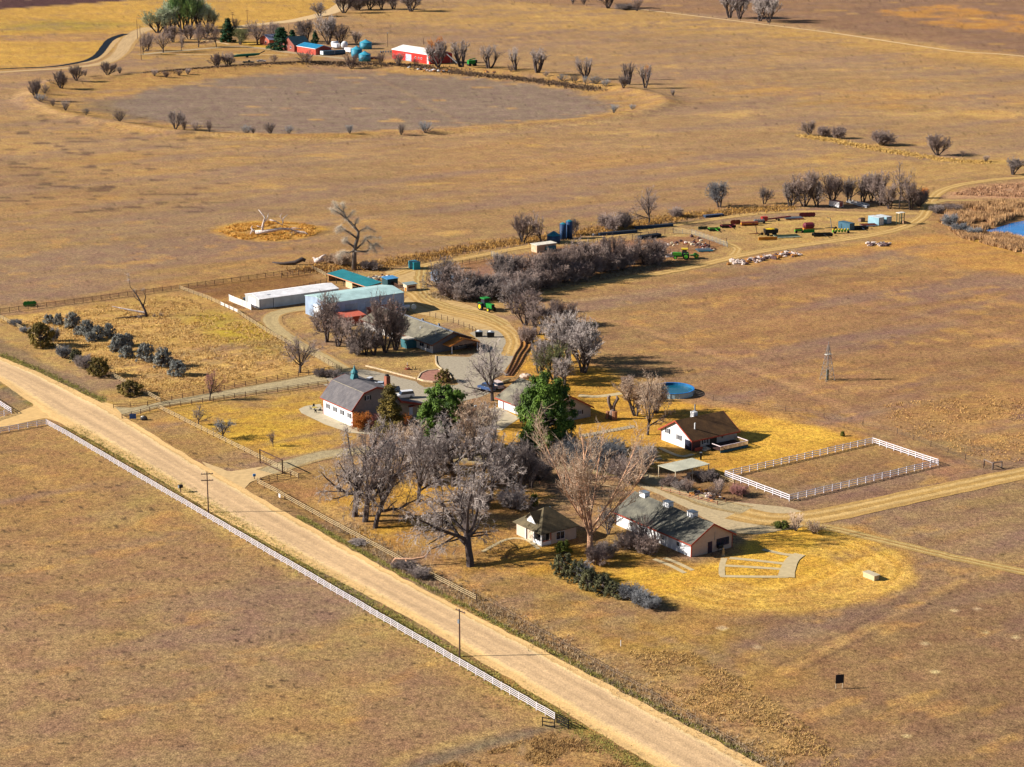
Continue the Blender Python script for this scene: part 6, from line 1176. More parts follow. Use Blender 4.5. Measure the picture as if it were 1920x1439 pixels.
boxunit('stock_tank', 'dark rectangular stock tank beside the corral fence', 'tank', (459, 566), 1.2, 6, 1.0, mat('dark_green_tank', (40, 60, 56)), STL, .1, doors=False)
boxunit('flatbed_trailer', 'long dark flatbed trailer inside the upper scrap corral', 'trailer', (1203, 450), 2.4, 9, 1.1, mat('near_black_blue', (36, 46, 62)), BLK, .5, 2, doors=False)
boxunit('feed_bunk', 'very long low shade-dark feed bunk along the bank, left section', 'feed bunk', (1125, 443), 1.6, 15, .9, mat('blue_black_shade_and_tarp', (40, 62, 92)), MATS['near_black_blue'], .1, doors=False, rot=radians(24))  # bunks are pale concrete; their shade is put into this blue-black colour
boxunit('feed_bunk', 'very long low shade-dark feed bunk along the bank, right section', 'feed bunk', (1192, 431), 1.6, 15.5, .9, MATS['blue_black_shade_and_tarp'], MATS['near_black_blue'], .1, doors=False, rot=radians(24))
boxunit('tarp_stack', 'long dark blue tarpaulin-covered stack beside the service track', 'stack', (1323, 409), 1.8, 8, .8, MATS['blue_black_shade_and_tarp'], mat('grey_blue_tarp', (70, 84, 110)), .05, doors=False, rot=radians(26))
boxunit('lumber_stack', 'pallet crate standing left of the light blue containers', 'crate', (1614, 417), 1.4, 2.2, 1.3, mat('pallet_wood', (140, 110, 90)), DKW, .1, doors=False)
t = thing('dumpster', 'black dumpster by the ranch house, the left one', 'dumpster', (*g0(892, 633), 0), radians(5)); t2 = None
def dumpster(t):
    obj('bin_body', MB().prism([(0, .1), (1.9, .1), (2.0, 1.5), (-.1, 1.5)], 1, 0, 1.5), BLK, t); obj('bin_lid', MB().box(-.1, 2.0, -.05, .75, 1.5, 1.6), STL, t); obj('trash_bags', MB().blob((1.0, 1.1, 1.55), .7, .4, .35, 3), WHT, t)
dumpster(t); t = thing('dumpster', 'black dumpster by the ranch house, the right one', 'dumpster', (*g0(914, 634), 0), radians(5)); dumpster(t)
t = thing('satellite_dish', 'white dish on a post in the shadow of the metal barn', 'satellite dish', (*g0(776, 586), 0), .2)
obj('mast', MB().cyl((0, 0, 0), .08, 1.4), STL, t); obj('dish', MB().cyl((0, -.2, 1.7), .8, .12, 16, 'y'), mat('pale_dish', (190, 206, 214)), t)
for i, (x0, y0, x1, y1) in enumerate([(1587, 380, 1625, 391), (1590, 378, 1630, 388)]):
    a = g0(x0, y0); b = g0(x1, y1); t = thing('steel_truss', ['long white steel truss lying by the grove, the nearer one', 'long white steel truss lying by the grove, the farther one'][i], 'truss', (a[0], a[1], 0), 0, 'white trusses')
    d = (b[0]-a[0], b[1]-a[1]); tb = MB().bar((0, 0, .3), (*d, .3), .35, .2).bar((0, 0, .9), (*d, .9), .3, .15)
    for k in range(10): tb.bar((d[0]*k/10, d[1]*k/10, .3), (d[0]*(k+.5)/10, d[1]*(k+.5)/10, .9), .1).bar((d[0]*(k+.5)/10, d[1]*(k+.5)/10, .9), (d[0]*(k+1)/10, d[1]*(k+1)/10, .3), .1)
    obj('chords', tb, WHT, t)
t = thing('loading_frame', 'tall dark green timber frame with a loading ramp near the yard end', 'timber frame', (*g0(1686, 422), 0), A2)
DG = mat('dark_green_timber', (70, 84, 64), .9, .15, 2)
for x in (0, 2.4):
    for y in (0, 1.4): obj('post', MB().box(x, x+.2, y, y+.2, 0, 4.2), DG, t)
obj('top_beam', MB().box(-.2, 2.8, -.1, 1.8, 4.2, 4.4), PN, t); obj('crossbars', MB().box(.2, 2.4, .02, .14, 2.4, 2.55).box(.2, 2.4, .02, .14, 1.2, 1.35).box(1.2, 1.35, -.02, .01, 0, 4.2), DG, t)
obj('ramp', MB().prism([(2.7, 0), (6.5, 0), (2.7, 1.3)], 1, .1, 1.5), mat('ramp_wood', (170, 130, 100)), t)
# ------------------------------------------------------------------ scrap implements
LIME = MATS['lime_paint']; MAR = mat('maroon_machine', (120, 40, 56), .6, .15); REDM = mat('red_machine', (176, 52, 46), .5, .1); ORG = mat('orange_machine', (214, 140, 40), .6, .12)
def implement(label, x, y, kind, L_, m, m2=None, rz=.2, sc=1.):
    t = thing('farm_implement', label, 'farm implement', (*g0(x, y), 0), rz, None, (1.15, 1.3, 1.25)); m2 = m2 or BLK; R = random.Random(int(x*7+y)); h = L_/2
    if kind == 'harrow':
        obj('frame', MB().box(-h, h, -.9, -.75, .7, .85).box(-h, h, .75, .9, .7, .85).box(-h, -h+.15, -.75, .75, .7, .85).box(h-.15, h, -.75, .75, .7, .85), m, t)
        n = int(L_/.5); ds = MB()
        for r_ in (-.8, .8):
            for k in range(n): ds.cyl((-h+.2+k*.5, r_-.05, .42), .42, .08, 10, 'y')
        obj('disc_gang', ds, m2, t); obj('drawbar', MB().bar((0, -.9, .75), (.3, -3, .5), .14), m, t)
    elif kind == 'roller':
        obj('roller', MB().cyl((-h, 0, .6), .6, L_, 14, 'x'), m, t); obj('frame', MB().box(-h-.2, h+.2, -.9, -.75, .6, .75).box(-h-.2, -h-.08, -.75, .1, .55, .7).box(h+.08, h+.2, -.75, .1, .55, .7), m2, t); obj('end_cap', MB().cyl((-h-.07, 0, .6), .3, .06, 10, 'x'), YEL, t)
    elif kind == 'auger':
        obj('tube', MB().tube([(-h, 0, .5), (h, 0, 1.1)], .22, 8), m, t); obj('hopper', MB().prism([(-h-.9, .2), (-h+.6, .2), (-h+.9, 1.4), (-h-1.1, 1.4)], 1, -.7, .7), m2, t)
        for sy in (-1, 1): obj('wheel', MB().cyl((0, sy*.9-.08, .4), .4, .16, 12, 'y'), RUB, t)
        obj('axle', MB().box(-.06, .06, -.85, .85, .35, .47), BLK, t)
    elif kind == 'rake':
        ds = MB()
        for k in range(int(L_/.7)): ds.cyl((-h+.4+k*.7, -.3+.25*(k % 2), .7), .7, .07, 12, 'y')
        obj('rake_wheels', ds, m, t); obj('frame', MB().bar((-h, .5, .9), (h, .5, .9), .14).bar((0, .5, .9), (.3, 2, .5), .12), m2, t)
    elif kind == 'wagon':
        obj('box_body', MB().prism([(-h, .8), (h, .8), (h+.15, 1.9), (-h-.15, 1.9)], 1, -.9, .9), m, t); obj('load', MB().blob((0, 0, 1.9), h*.9, .8, .25, 5), m2, t)
        for sx in (-.6, .6):
            for sy in (-1, 1): obj('wheel', MB().cyl((sx*h, sy*.95-.09, .45), .45, .18, 12, 'y'), RUB, t)
    elif kind == 'blade':
        obj('blade', MB().prism([(-.1, .1), (.15, .1), (.3, .5), (.15, .95), (0, .95), (.1, .5)], 0, -h, h), m, t); obj('frame', MB().bar((-h*.5, .1, .6), (0, 2, .6), .16).bar((h*.5, .1, .6), (0, 2, .6), .16), m2, t)
    elif kind == 'pipes':
        for k in range(7): obj('pipe', MB().tube([(-h, -1.6+k*.5, .3+(k % 2)*.15), (h, -1.6+k*.5, .3+(k % 2)*.15)], .16, 6), [m, m2][k % 2], t)
        obj('cradle', MB().box(-h*.5-.1, -h*.5+.1, -1.9, 1.7, 0, .14).box(h*.5-.1, h*.5+.1, -1.9, 1.7, 0, .14), DKW, t)
    elif kind == 'tank':
        obj('tank', MB().tube([(-h, 0, 1.1), (-h*.7, 0, 1.1), (h*.7, 0, 1.1), (h, 0, 1.1)], [.5, .9, .9, .5], 14), m, t); obj('frame', MB().box(-h, h, -.5, .5, 0, .3), m2, t)
    elif kind == 'planter':
        obj('toolbar', MB().box(-h, h, -.1, .1, .9, 1.05), m, t)
        for k in range(6): a = obj('row_unit', MB().box(-h+.3+k*(L_-.6)/5-.2, -h+.3+k*(L_-.6)/5+.2, .1, .8, .3, .9), m, t); obj('seed_box', MB().box(-h+.3+k*(L_-.6)/5-.17, -h+.3+k*(L_-.6)/5+.17, .15, .6, .9, 1.3), m2, a)
        for sx in (-.8, .8): obj('wheel', MB().cyl((sx*h, -.5, .4), .4, .2, 12, 'y'), RUB, t)
    elif kind == 'mast':
        obj('frame', MB().bar((-h, 0, .4), (h, .4, .4), .2).bar((-h*.3, -1, .4), (h*.3, 1.3, .4), .16), m, t); obj('mast', MB().bar((0, 0, .4), (-.4, .2, 3.2), .16).bar((-.4, .2, 3.2), (-1.6, .3, 3.4), .12), m2, t); obj('wheel', MB().cyl((h*.6, -.6, .4), .4, .2, 12, 'y'), RUB, t)
    return t
for a in [('small green tine harrow at the left end of the upper scrap row', 1339, 433, 'harrow', 3.5, LIME, DG), ('low green drag beside the first harrow', 1318, 431, 'blade', 3, DG), ('maroon disc harrow next to the green harrow', 1365, 427, 'harrow', 4.5, MAR), ('dark rusty cultivator above the maroon harrow', 1379, 421, 'rake', 3, RST),
          ('long rust brown field roller with yellow ends', 1405, 423, 'roller', 5.5, RST, ORG), ('grey seed drill at the right end of the roller', 1424, 420, 'planter', 3.5, STL, STL), ('bright red auger hopper with a long maroon tube', 1458, 414, 'auger', 9, MAR, REDM, .25), ('long thin rusty boom lying right of the red auger', 1487, 411, 'pipes', 6, RST, STL),
          ('dark red rake at the right end of the upper scrap row', 1513, 407, 'rake', 5, MAR, RST), ('maroon round tank on a frame in mid-yard', 1516, 430, 'tank', 3.6, MAR, ORG), ('green mower lying below the maroon tank', 1517, 437, 'blade', 3.6, GRN), ('small green and rust implement left of the maroon tank', 1498, 437, 'planter', 2.6, LIME, RST),
          ('yellow grain wagon in the lower scrap row', 1445, 442, 'wagon', 4, BLK, YEL), ('rusty hoist with a leaning mast at the yard corner', 1419, 441, 'mast', 5, RST, DKW), ('orange grader blade in front of the yellow wagon', 1440, 451, 'blade', 6, ORG, RST), ('pale and green irrigation pipes laid in a stack', 1475, 445, 'pipes', 7.5, mat('pale_green_pipe', (190, 206, 190), .5), DG),
          ('long black implement frame low in mid-yard', 1542, 443, 'harrow', 6, BLK), ('dark grey loader with a raised bucket left of the slate container', 1559, 430, 'mast', 4, MATS['near_black_blue'], STL), ('lime green row planter left of the slate container', 1577, 438, 'planter', 5.5, LIME, YEL), ('dark blue flat implement right of the slate container', 1612, 430, 'harrow', 5, MATS['near_black_blue']),
          ('pale flatbed rack in front of the light blue containers', 1628, 424, 'pipes', 5, STL, RST), ('small green hay rake at the left end of the dark boundary fence', 58, 575, 'rake', 3.4, GRN, ORG), ('yellow-green snow blade under the far pollards', 868, 131, 'blade', 7, YEL), ('blue steel implement left of the red barn', 726, 100, 'planter', 8, BLU, TEA),
          ('rusty scrap harrow at the left of the red barn front', 700, 112, 'harrow', 6, RST), ('green low implement by the blue-roofed small shed', 712, 545, 'blade', 3.5, LIME), ('green and pale scrap conveyor in the corral corner', 1320, 471, 'pipes', 4.5, TEA, STL), ('white scrap frame left of the yellow-roofed tractor', 1258, 483, 'blade', 3, WHT, RST), ('white fender panel between the thicket and the yellow-roofed tractor', 1266, 480, 'blade', 2.4, WHT, RST)]:
    implement(*a)
# ------------------------------------------------------------------ rubble, logs and dead trees
def rubble(label, pts, n, cols, s=.5, seed=1, name='rubble_pile'):
    P = W(pts); c = (sum(p[0] for p in P)/len(P), sum(p[1] for p in P)/len(P)); t = thing(name, label, 'rubble pile', (c[0], c[1], 0), 0); R = random.Random(seed)
    mbs = [MB() for _ in cols]
    for i in range(n):
        k = R.randrange(len(P)-1); f = R.random(); x = P[k][0]*(1-f)+P[k+1][0]*f+R.gauss(0, 1.2)-c[0]; y = P[k][1]*(1-f)+P[k+1][1]*f+R.gauss(0, 1.4)-c[1]; q = s*R.uniform(.4, 1.5)
        mbs[i % len(cols)].blob((x, y, q*.35), q, q*R.uniform(.5, 1), q*R.uniform(.35, .8), i, 6, 3, .35)
    for m, c_ in zip(mbs, cols): obj('rubble_heap', m, c_, t)['kind'] = 'stuff'
PB_ = mat('pale_rubble', (226, 206, 196), .9, .12, 2); DB_ = mat('dark_rubble', (110, 84, 84), .9, .2, 2); OB_ = mat('orange_rubble', (206, 140, 70), .9, .2)
rubble('long heap of pale concrete rubble and scrap below the lower farm track', [(1380, 494), (1400, 492), (1425, 487), (1450, 482), (1480, 478), (1490, 478)], 150, [PB_, DB_, PB_, OB_], .75)
rubble('smaller pale rubble heap right of the long one', [(1628, 458), (1645, 460), (1666, 459)], 50, [PB_, DB_], .7, 2)
rubble('scattered timber and scrap heap inside the scrap corral', [(1240, 462), (1290, 455), (1310, 462), (1330, 470), (1300, 445)], 80, [CRW, DB_, RST, PB_], .6, 3)
rubble('orange-brown stones in the railed garden plot', [(1305, 925), (1320, 928), (1345, 932)], 60, [OB_, PB_, DB_], .4, 4)
rubble('junk heap beside the little blue-roofed shed', [(693, 527), (705, 522), (720, 520)], 40, [CRW, DB_, WHT], .5, 5)
rubble('clutter of scrap in front of the far red barn', [(765, 128), (790, 132), (815, 134), (850, 134)], 50, [PB_, DB_, OB_, WHT], .9, 6)
rubble('scrap heap around the far pollards', [(850, 130), (890, 134), (930, 138)], 40, [DB_, RST, OB_], .9, 7)
def limbs(name, label, cat, x, y, segs, m, rz=0):
    """segs: list of (points, radii) in metres"""
    t = thing(name, label, cat, gp(x, y), rz)
    for i, (p, r) in enumerate(segs): obj('trunk' if i == 0 else 'limb', MB().tube(p, r, 7), m, t, True)
    return t
Z_ = random.Random(9)
def twigs(t, ends, m, n=60, L_=1.2, r=.02, droop=-.1):
    mb = MB()
    for e in ends:
        e = Vector(e)
        for k in range(n):
            a = e+Vector((Z_.gauss(0, .25), Z_.gauss(0, .25), Z_.gauss(0, .2))); d = Vector((Z_.gauss(0, 1), Z_.gauss(0, 1), Z_.gauss(.1, .8)+droop)).normalized()*L_*Z_.uniform(.4, 1.2)
            mb.spike(a, a+d, r); mb.spike(a+d*.5, a+d*.5+Vector((Z_.gauss(0, 1), Z_.gauss(0, 1), Z_.gauss(0, 1))).normalized()*L_*.5, r*.8)
    obj('twigs', mb, m, t)
def Q(*a): return [((x-1290)/66, (k*.5)*((i_ % 2)*2-1), (1490-y)/64) for i_, (x, y) in enumerate(a) for k in [.6]]
SN = [([(1290, 1500), (1300, 1100), (1330, 950), (1385, 800), (1400, 680), (1300, 560), (1150, 400), (1080, 270), (950, 150), (880, 60)], [.85, .68, .6, .5, .45, .4, .3, .22, .14, .05]),
 ([(1300, 1080), (1180, 1130), (1060, 1100), (960, 1180), (980, 1230)], [.3, .22, .15, .1, .04]), ([(1310, 1010), (1150, 900), (1090, 870), (1125, 810)], [.35, .28, .2, .08]), ([(1370, 820), (1200, 700), (1070, 620), (920, 680)], [.32, .26, .18, .06]), ([(1070, 620), (1010, 560), (950, 600)], [.16, .1, .04]),
 ([(1340, 1050), (1480, 930), (1560, 810), (1650, 790), (1860, 800)], [.33, .25, .18, .12, .04]), ([(1560, 840), (1640, 920), (1700, 980), (1760, 1100)], [.18, .14, .1, .03]), ([(1310, 1090), (1560, 1105), (1680, 1000), (1780, 940), (1900, 1020)], [.35, .28, .2, .12, .04]), ([(1390, 680), (1480, 640), (1600, 590), (1740, 660)], [.2, .14, .1, .03]),
 ([(1310, 570), (1350, 480), (1390, 400)], [.28, .2, .06]), ([(1150, 400), (1000, 290), (900, 230), (820, 190)], [.26, .18, .12, .04]), ([(1150, 390), (1220, 340), (1300, 240)], [.16, .1, .04]), ([(1080, 270), (1100, 160), (1060, 80)], [.16, .1, .04])]
t = limbs('dead_tree', 'tall twisted dead cottonwood with drooping twigs behind the teal shed', 'tree', 664, 506, [(Q(*p), [v*1.05 for v in r]) for p, r in SN], mat('dark_snag_bark', (128, 116, 108), .95, .25, 1))
twigs(t, [e for p, r in SN for a_, b_ in zip(Q(*p)[(1 if len(p) < 9 else 5):], Q(*p)[(2 if len(p) < 9 else 6):]) for e in (a_, b_, tuple((u+v)/2 for u, v in zip(a_, b_)))], mat('snag_twigs', (246, 232, 212), .95, .15, .8), 75, 1.8, .014, -.7)
t = limbs('fallen_tree', 'large bleached fallen tree lying in the golden grass circle', 'fallen tree', 500, 441, [([(-5, 0, 1.2), (0, 0, 1.6), (6, 1, 2.6), (11, 2, 2.2), (15, 2, .4)], [.95, .9, .7, .5, .3]), ([(-2, 0, 1.6), (-1.6, 0, 4.5), (-.6, .5, 8), (-3.4, .6, 11.4)], [.6, .45, .35, .12]), ([(-1.2, .2, 5.5), (.6, .5, 7.6), (1, .6, 9.6)], [.35, .25, .1]), ([(1.5, .4, 6.8), (4, .5, 6.2), (7, 1, 4.4), (7.6, 1, 7.4), (9.6, 1.2, 9.2)], [.3, .28, .3, .25, .08]), ([(7.6, 1, 5.4), (6.2, 1, 8.4), (7, 1, 9.6)], [.25, .2, .06]),
   ([(10, 2, 2.4), (13, 1.6, 1.6), (17, 0, 1.2), (19, -1, .2)], [.4, .35, .3, .2]), ([(-4, 0, 1), (-6.4, -.5, 2.2), (-7.4, -1, .1)], [.5, .4, .2]), ([(-5, .5, 1), (-7, 1, 3), (-6.4, 1.5, 4)], [.4, .3, .1]), ([(9, 1.5, 2.3), (12, 1, 3), (16, 0, 2.8)], [.3, .25, .1]), ([(-2, 0, 3.4), (-4.4, 0, 4.2)], [.3, .1])], BARKW)
twigs(t, [(13, 1, 1.2), (16, 0, 1), (-6, 0, 1.5), (11, 1, 1.0)], TWP, 40, 2, .04)
t.scale = (.8, .8, .8)
t = limbs('fallen_log', 'dark curved fallen log above the meadow boundary fence', 'fallen log', 542, 497, [([(-5.6, 0, .9), (-2, 0, .4), (2, 0, .8), (4.4, .3, 1.9), (5.4, .5, 1.4)], [.2, .5, .7, .8, .6])], BARK)
t = limbs('fallen_log', 'pale and dark broken stump lying right of the curved log', 'fallen log', 598, 494, [([(-1.6, 0, .8), (0, 0, 1.1), (1.8, .4, 1.3)], [.7, 1.0, .7]), ([(0, 0, 1.4), (1.2, 0, 2.4), (2.4, 0, 3)], [.5, .35, .15]), ([(-.6, 0, 1.2), (-2, 0, 2)], [.5, .2])], BARKW)
twigs(t, [(2, 0, 1), (4, 0, .6), (6, 0, .5)], TWD, 40, 1.2, .03)
t = limbs('dead_tree', 'leaning dead tree with a long white broken log in the left meadow', 'dead tree', 276, 594, [([(0, 0, -.2), (-.6, 0, 2), (-2, 0, 5), (-3.6, 0, 8)], [.5, .35, .25, .1]), ([(-1, 0, 3), (-.2, .3, 6), (-1, .4, 8)], [.2, .14, .05]), ([(-2.4, 0, 6), (-4.6, 0, 9), (-5, 0, 13)], [.15, .09, .03]), ([(-1.6, 0, 4.4), (-3.4, .4, 5.6), (-4, .4, 7)], [.16, .1, .04])], BARK)
obj('fallen_trunk', MB().tube([(-.6, 0, 1.2), (-5, 0, 2.0), (-10.4, .5, 3.0)], [.35, .26, .12], 7), BARKW, t); obj('fallen_trunk', MB().tube([(-.4, -.5, .4), (-5, -2, .3), (-9, -3.4, .3)], [.3, .22, .1], 7), BARK, t)
twigs(t, [(-3.6, 0, 8), (-5, 0, 11), (-5, 0, 12.6), (-1, .4, 8)], TWG, 30, 1.4, .02); twigs(t, [(2, 0, .3), (-2, -2, .3), (4, .5, .3)], TWD, 50, 1.4, .025)
t = limbs('fallen_branch', 'pale forked branch fallen across the roadside rail fence', 'fallen branch', 760, 1060, [([(-3, .5, .2), (-2, 0, 1.7), (1.4, 0, 1.6), (3.6, .3, 1.9), (4.8, .6, 3.2)], [.1, .2, .24, .2, .1]), ([(0, 0, 1.6), (.6, -1, .8), (1.2, -2, .1)], [.16, .12, .08])], BARKP)
twigs(t, [(-2, -1, .5), (-.5, -1.5, .5), (1.5, -2, .3)], TWD, 50, 1.3, .022)
t = limbs('carved_stump', 'forked dead trunk on a thick orange stump between garage and pool', 'tree stump', 1148, 786, [([(0, 0, -.2), (.1, 0, 1.6), (.1, 0, 2.6)], [.95, .9, .55]), ([(-.1, 0, 2.2), (-.9, 0, 4.2), (-1.0, 0, 5.6), (-.5, 0, 5.8)], [.45, .4, .4, .25]), ([(.1, 0, 2.2), (.5, 0, 3.8), (1.3, 0, 5.2), (.9, 0, 5.7)], [.45, .42, .42, .28])], mat('stump_wood', (132, 112, 104), .9, .2, 2))
obj('stump_base', MB().tube([(-1.2, .3, 0), (-1.1, .3, 1.9)], [.5, .4], 8).tube([(.4, -.4, -.1), (.5, -.4, 2.1)], [.8, .7], 9), mat('orange_stump', (176, 120, 88), .9, .15, 2), t)
# ------------------------------------------------------------------ small things
t = thing('sign_board', 'dark rectangular sign board on two posts in the lower right field', 'sign', (*g0(1567, 1292), 0), radians(12))
for x in (0, 1.15): obj('post', MB().box(x, x+.09, 0, .09, -.2, 2.2), CRW, t)
obj('panel', MB().box(-.1, 1.34, -.06, -.01, .95, 2.5), mat('navy_panel', (30, 30, 44), .6, .05), t)
t = thing('marker_post', 'thin white utility marker post in the field right of the road', 'marker post', (*g0(1164, 1212), 0), 0); obj('post', MB().cyl((0, 0, 0), .06, 1.2), WHT, t); obj('marker_cap', MB().cyl((0, 0, 1.2), .07, .35), ORG, t)
t = thing('mailbox', 'dark grey mailbox on a post by the near road verge', 'mailbox', (*g0(339, 924), 0), radians(35)); obj('post', MB().box(-.08, .08, -.08, .08, 0, 1.1), PW, t); obj('box_shell', MB().box(-.45, .45, -.3, .3, 1.1, 1.75), BLK, t); obj('box_door', MB().box(-.5, -.45, -.27, .27, 1.13, 1.7), STL, t)
t = thing('newspaper_box', 'small blue box on a post at the lower driveway mouth', 'post box', (*g0(477, 899), 0), .3); obj('post', MB().box(-.07, .07, -.07, .07, 0, .7), DP, t); obj('box_shell', MB().box(-.3, .3, -.22, .22, .7, 1.2), mat('bright_blue_box', (50, 130, 200), .5), t)
t = thing('entrance_sign', 'square blue sign leaning beside the upper driveway mouth', 'sign', (*g0(243, 788), 0), radians(15)); obj('panel', MB().box(0, 1.6, 0, .08, .25, 1.5), mat('sign_blue', (50, 96, 170), .5), t); obj('post', MB().box(.1, .2, .09, .18, 0, 1.5).box(1.4, 1.5, .09, .18, 0, 1.5), STL, t)
t = thing('boulder', 'dark boulder with a pale top right of the blue entrance sign', 'boulder', (*g0(270, 788), 0), 0); obj('rock', MB().blob((0, 0, .4), .9, .6, .6, 3, 9, 6, .15), mat('dark_rock', (60, 56, 60), .9, .2, 2), t); obj('pale_top', MB().blob((-.3, 0, .85), .45, .35, .22, 5, 8, 4, .15), mat('white_plaster', (226, 220, 210)), t)
t = thing('road_sign', 'small white notice hung on the rail fence below the grove', 'sign', (*g0(525, 935), 0), radians(-55)); obj('panel', MB().box(-.2, .5, -.2, -.14, .3, 1.1), WHT, t); obj('stake', MB().box(.1, .2, -.13, -.06, 0, 1.1), DP, t)
t = thing('planting_bed', 'stone-edged planting bed with reddish mulch beside the gravel court', 'planting bed', (*g0(812, 714), 0), 0); c0 = g0(812, 714)
BD = [(783, 712), (789, 702), (800, 697), (822, 695), (840, 700), (846, 712), (832, 717), (812, 718), (795, 716)]
P = [(p[0]-c0[0], p[1]-c0[1]) for p in W(BD)]; obj('mulch', MB().prism(P, 2, 0, .25), mat('red_mulch', (176, 122, 104), .95, .2, 2), t)
sb = MB()
for a, b in zip(P, P[1:]+P[:1]): sb.bar((*a, .2), (*b, .2), .35, .45)
obj('stone_edge', sb, mat('pale_stone', (222, 196, 160), .9, .15, 2), t)
t = thing('kerb', 'pale stone kerb along the lower edge of the court lawn', 'kerb', (*g0(686, 687), 0), 0); c0 = g0(686, 687); P = [(p[0]-c0[0], p[1]-c0[1]) for p in smooth(W([(686, 687), (715, 694), (745, 702), (780, 711)]), 6)]
sb = MB(); [sb.bar((*a, .12), (*b, .12), .4, .3) for a, b in zip(P, P[1:])]; obj('kerb_stones', sb, MATS['pale_stone'], t)
t = thing('kerb', 'pale kerb dropping from the ranch house porch to the planting bed', 'kerb', (*g0(817, 668), 0), 0); c0 = g0(817, 668); P = [(p[0]-c0[0], p[1]-c0[1]) for p in smooth(W([(817, 668), (818, 682), (826, 691), (840, 699)]), 6)]
sb = MB(); [sb.bar((*a, .12), (*b, .12), .35, .3) for a, b in zip(P, P[1:])]; obj('kerb_stones', sb, MATS['pale_stone'], t)
for k, (o_, lb) in enumerate([(0, 'left'), (9, 'middle'), (18, 'right')]):
    pts = smooth(W([(975+o_, 636), (976+o_*1.05, 650), (966+o_, 666), (958+o_*.9, 684), (948+o_*.6, 706)]), 6); t = thing('retaining_wall', f'low wavy dark timber terrace wall by the court, {lb} one of three', 'retaining wall', (*pts[0], 0), 0, 'timber terrace walls')
    sb = MB(); [sb.bar((a[0]-pts[0][0], a[1]-pts[0][1], .3), (b[0]-pts[0][0], b[1]-pts[0][1], .1), .22, .4) for a, b in zip(pts, pts[1:])]; obj('timber_course', sb, mat('brown_timber', (112, 72, 50), .9, .2, 2), t)
area('terrace_soil', [(972, 634), (996, 634), (994, 655), (984, 680), (966, 708), (945, 708), (958, 680), (970, 655)], mat('orange_soil', (206, 146, 72), .95, .15, .8), .05, False)
t = thing('patio_table', 'small table on the concrete patio left of the barn', 'table', (*g0(590, 770), .06), .3); obj('table_top', MB().cyl((0, 0, .7), .7, .06, 14), mat('yellow_tabletop', (206, 180, 90)), t); obj('pedestal', MB().cyl((0, 0, 0), .1, .7), BLK, t)
for i, (x, y, lb) in enumerate([(583, 769, 'leftmost'), (592, 775, 'nearest'), (600, 771, 'rightmost'), (588, 765, 'farthest')]):
    t = thing('patio_chair', f'dark patio chair around the small table, {lb} of the four', 'chair', (*g0(x, y), .06), i*1.5, 'patio chairs'); obj('seat', MB().box(-.25, .25, -.25, .25, .4, .46), BLK, t); obj('backrest', MB().box(-.25, -.2, -.25, .25, .46, .95), BLK, t)
    for sx in (-.2, .2):
        for sy in (-.2, .2): obj('leg', MB().box(sx-.03, sx+.03, sy-.03, sy+.03, 0, .4), BLK, t)
t = thing('lawn_ornament', 'small tiered fountain on the lawn before the ranch house', 'fountain', (*g0(764, 693), 0), 0); obj('basin', MB().cyl((0, 0, 0), .7, .4, 14), RST, t); obj('column', MB().cyl((0, 0, .4), .12, 1.5), CRW, t); obj('bowl', MB().cyl((0, 0, 1.0), .4, .15, 12), RST, t)
for i, (x, lb) in enumerate([(774, 'left'), (779, 'right')]):
    t = thing('garden_stool', f'small dark stool beside the tiered fountain, the {lb} one', 'stool', (*g0(x, 692), 0), 0, 'stools by the fountain'); obj('seat', MB().cyl((0, 0, .5), .2, .08, 10), BLK, t); obj('leg', MB().cyl((0, 0, 0), .08, .5), BLK, t)
t = thing('wooden_bench', 'low wooden sandbox bench in front of the tallest pine', 'bench', (*g0(996, 844), 0), A2); obj('seat', MB().box(-1.8, 2.4, 1.4, 2.0, .5, .7), CRW, t); obj('seat', MB().box(-1.8, -1.2, -1.2, 1.39, .5, .7), CRW, t)
for x, y in ((-1.7, -1.1), (-1.7, 1.5), (2.1, 1.5)): obj('leg', MB().box(x, x+.4, y, y+.4, 0, .5), TEA, t)
t = thing('timber_steps', 'line of flat grey paving timbers behind the tallest pine', 'stepping path', (*g0(1090, 818), 0), 0); c0 = g0(1090, 818); st = MB()
for k in range(16):
    a = g0(1090+k*6.4, 818-k*1.15); st.box(a[0]-c0[0]-.5, a[0]-c0[0]+.45, a[1]-c0[1]-1.2, a[1]-c0[1]+1.0, 0, .12)
obj('timbers', st, mat('grey_timber', (190, 170, 140), .9, .2, 2), t)
t = thing('white_rock', 'bright pale boulder above the garage house roof', 'boulder', (*g0(986, 710), 0), 0); obj('rock', MB().blob((0, 0, .6), 1.6, 1.0, .8, 8, 9, 6, .2), mat('cream_rock', (240, 214, 196)), t); obj('rock_chip', MB().blob((1.7, .3, .3), .6, .5, .4, 9, 8, 4, .2), MATS['cream_rock'], t)
t = thing('yellow_boat', 'small yellow and white canoe leaning behind the garage house', 'canoe', (*g0(948, 718), 0), .9); obj('hull', MB().tube([(-2.4, 0, .5), (-1.2, 0, .45), (1.2, 0, .45), (2.4, 0, .5)], [.05, .42, .42, .05], 8), mat('canoe_yellow', (232, 206, 150)), t); obj('stand', MB().box(-.8, -.6, -.4, .4, 0, .2).box(.6, .8, -.4, .4, 0, .2), DKW, t)
t = thing('spreader', 'dark post with a cap beside the shade canopy', 'post', (*g0(1314, 862), 0), 0); obj('post', MB().box(-.2, .2, -.2, .2, 0, 1.6), BLK, t); obj('cap', MB().box(-.26, .26, -.26, .26, 1.6, 1.7), STL, t)
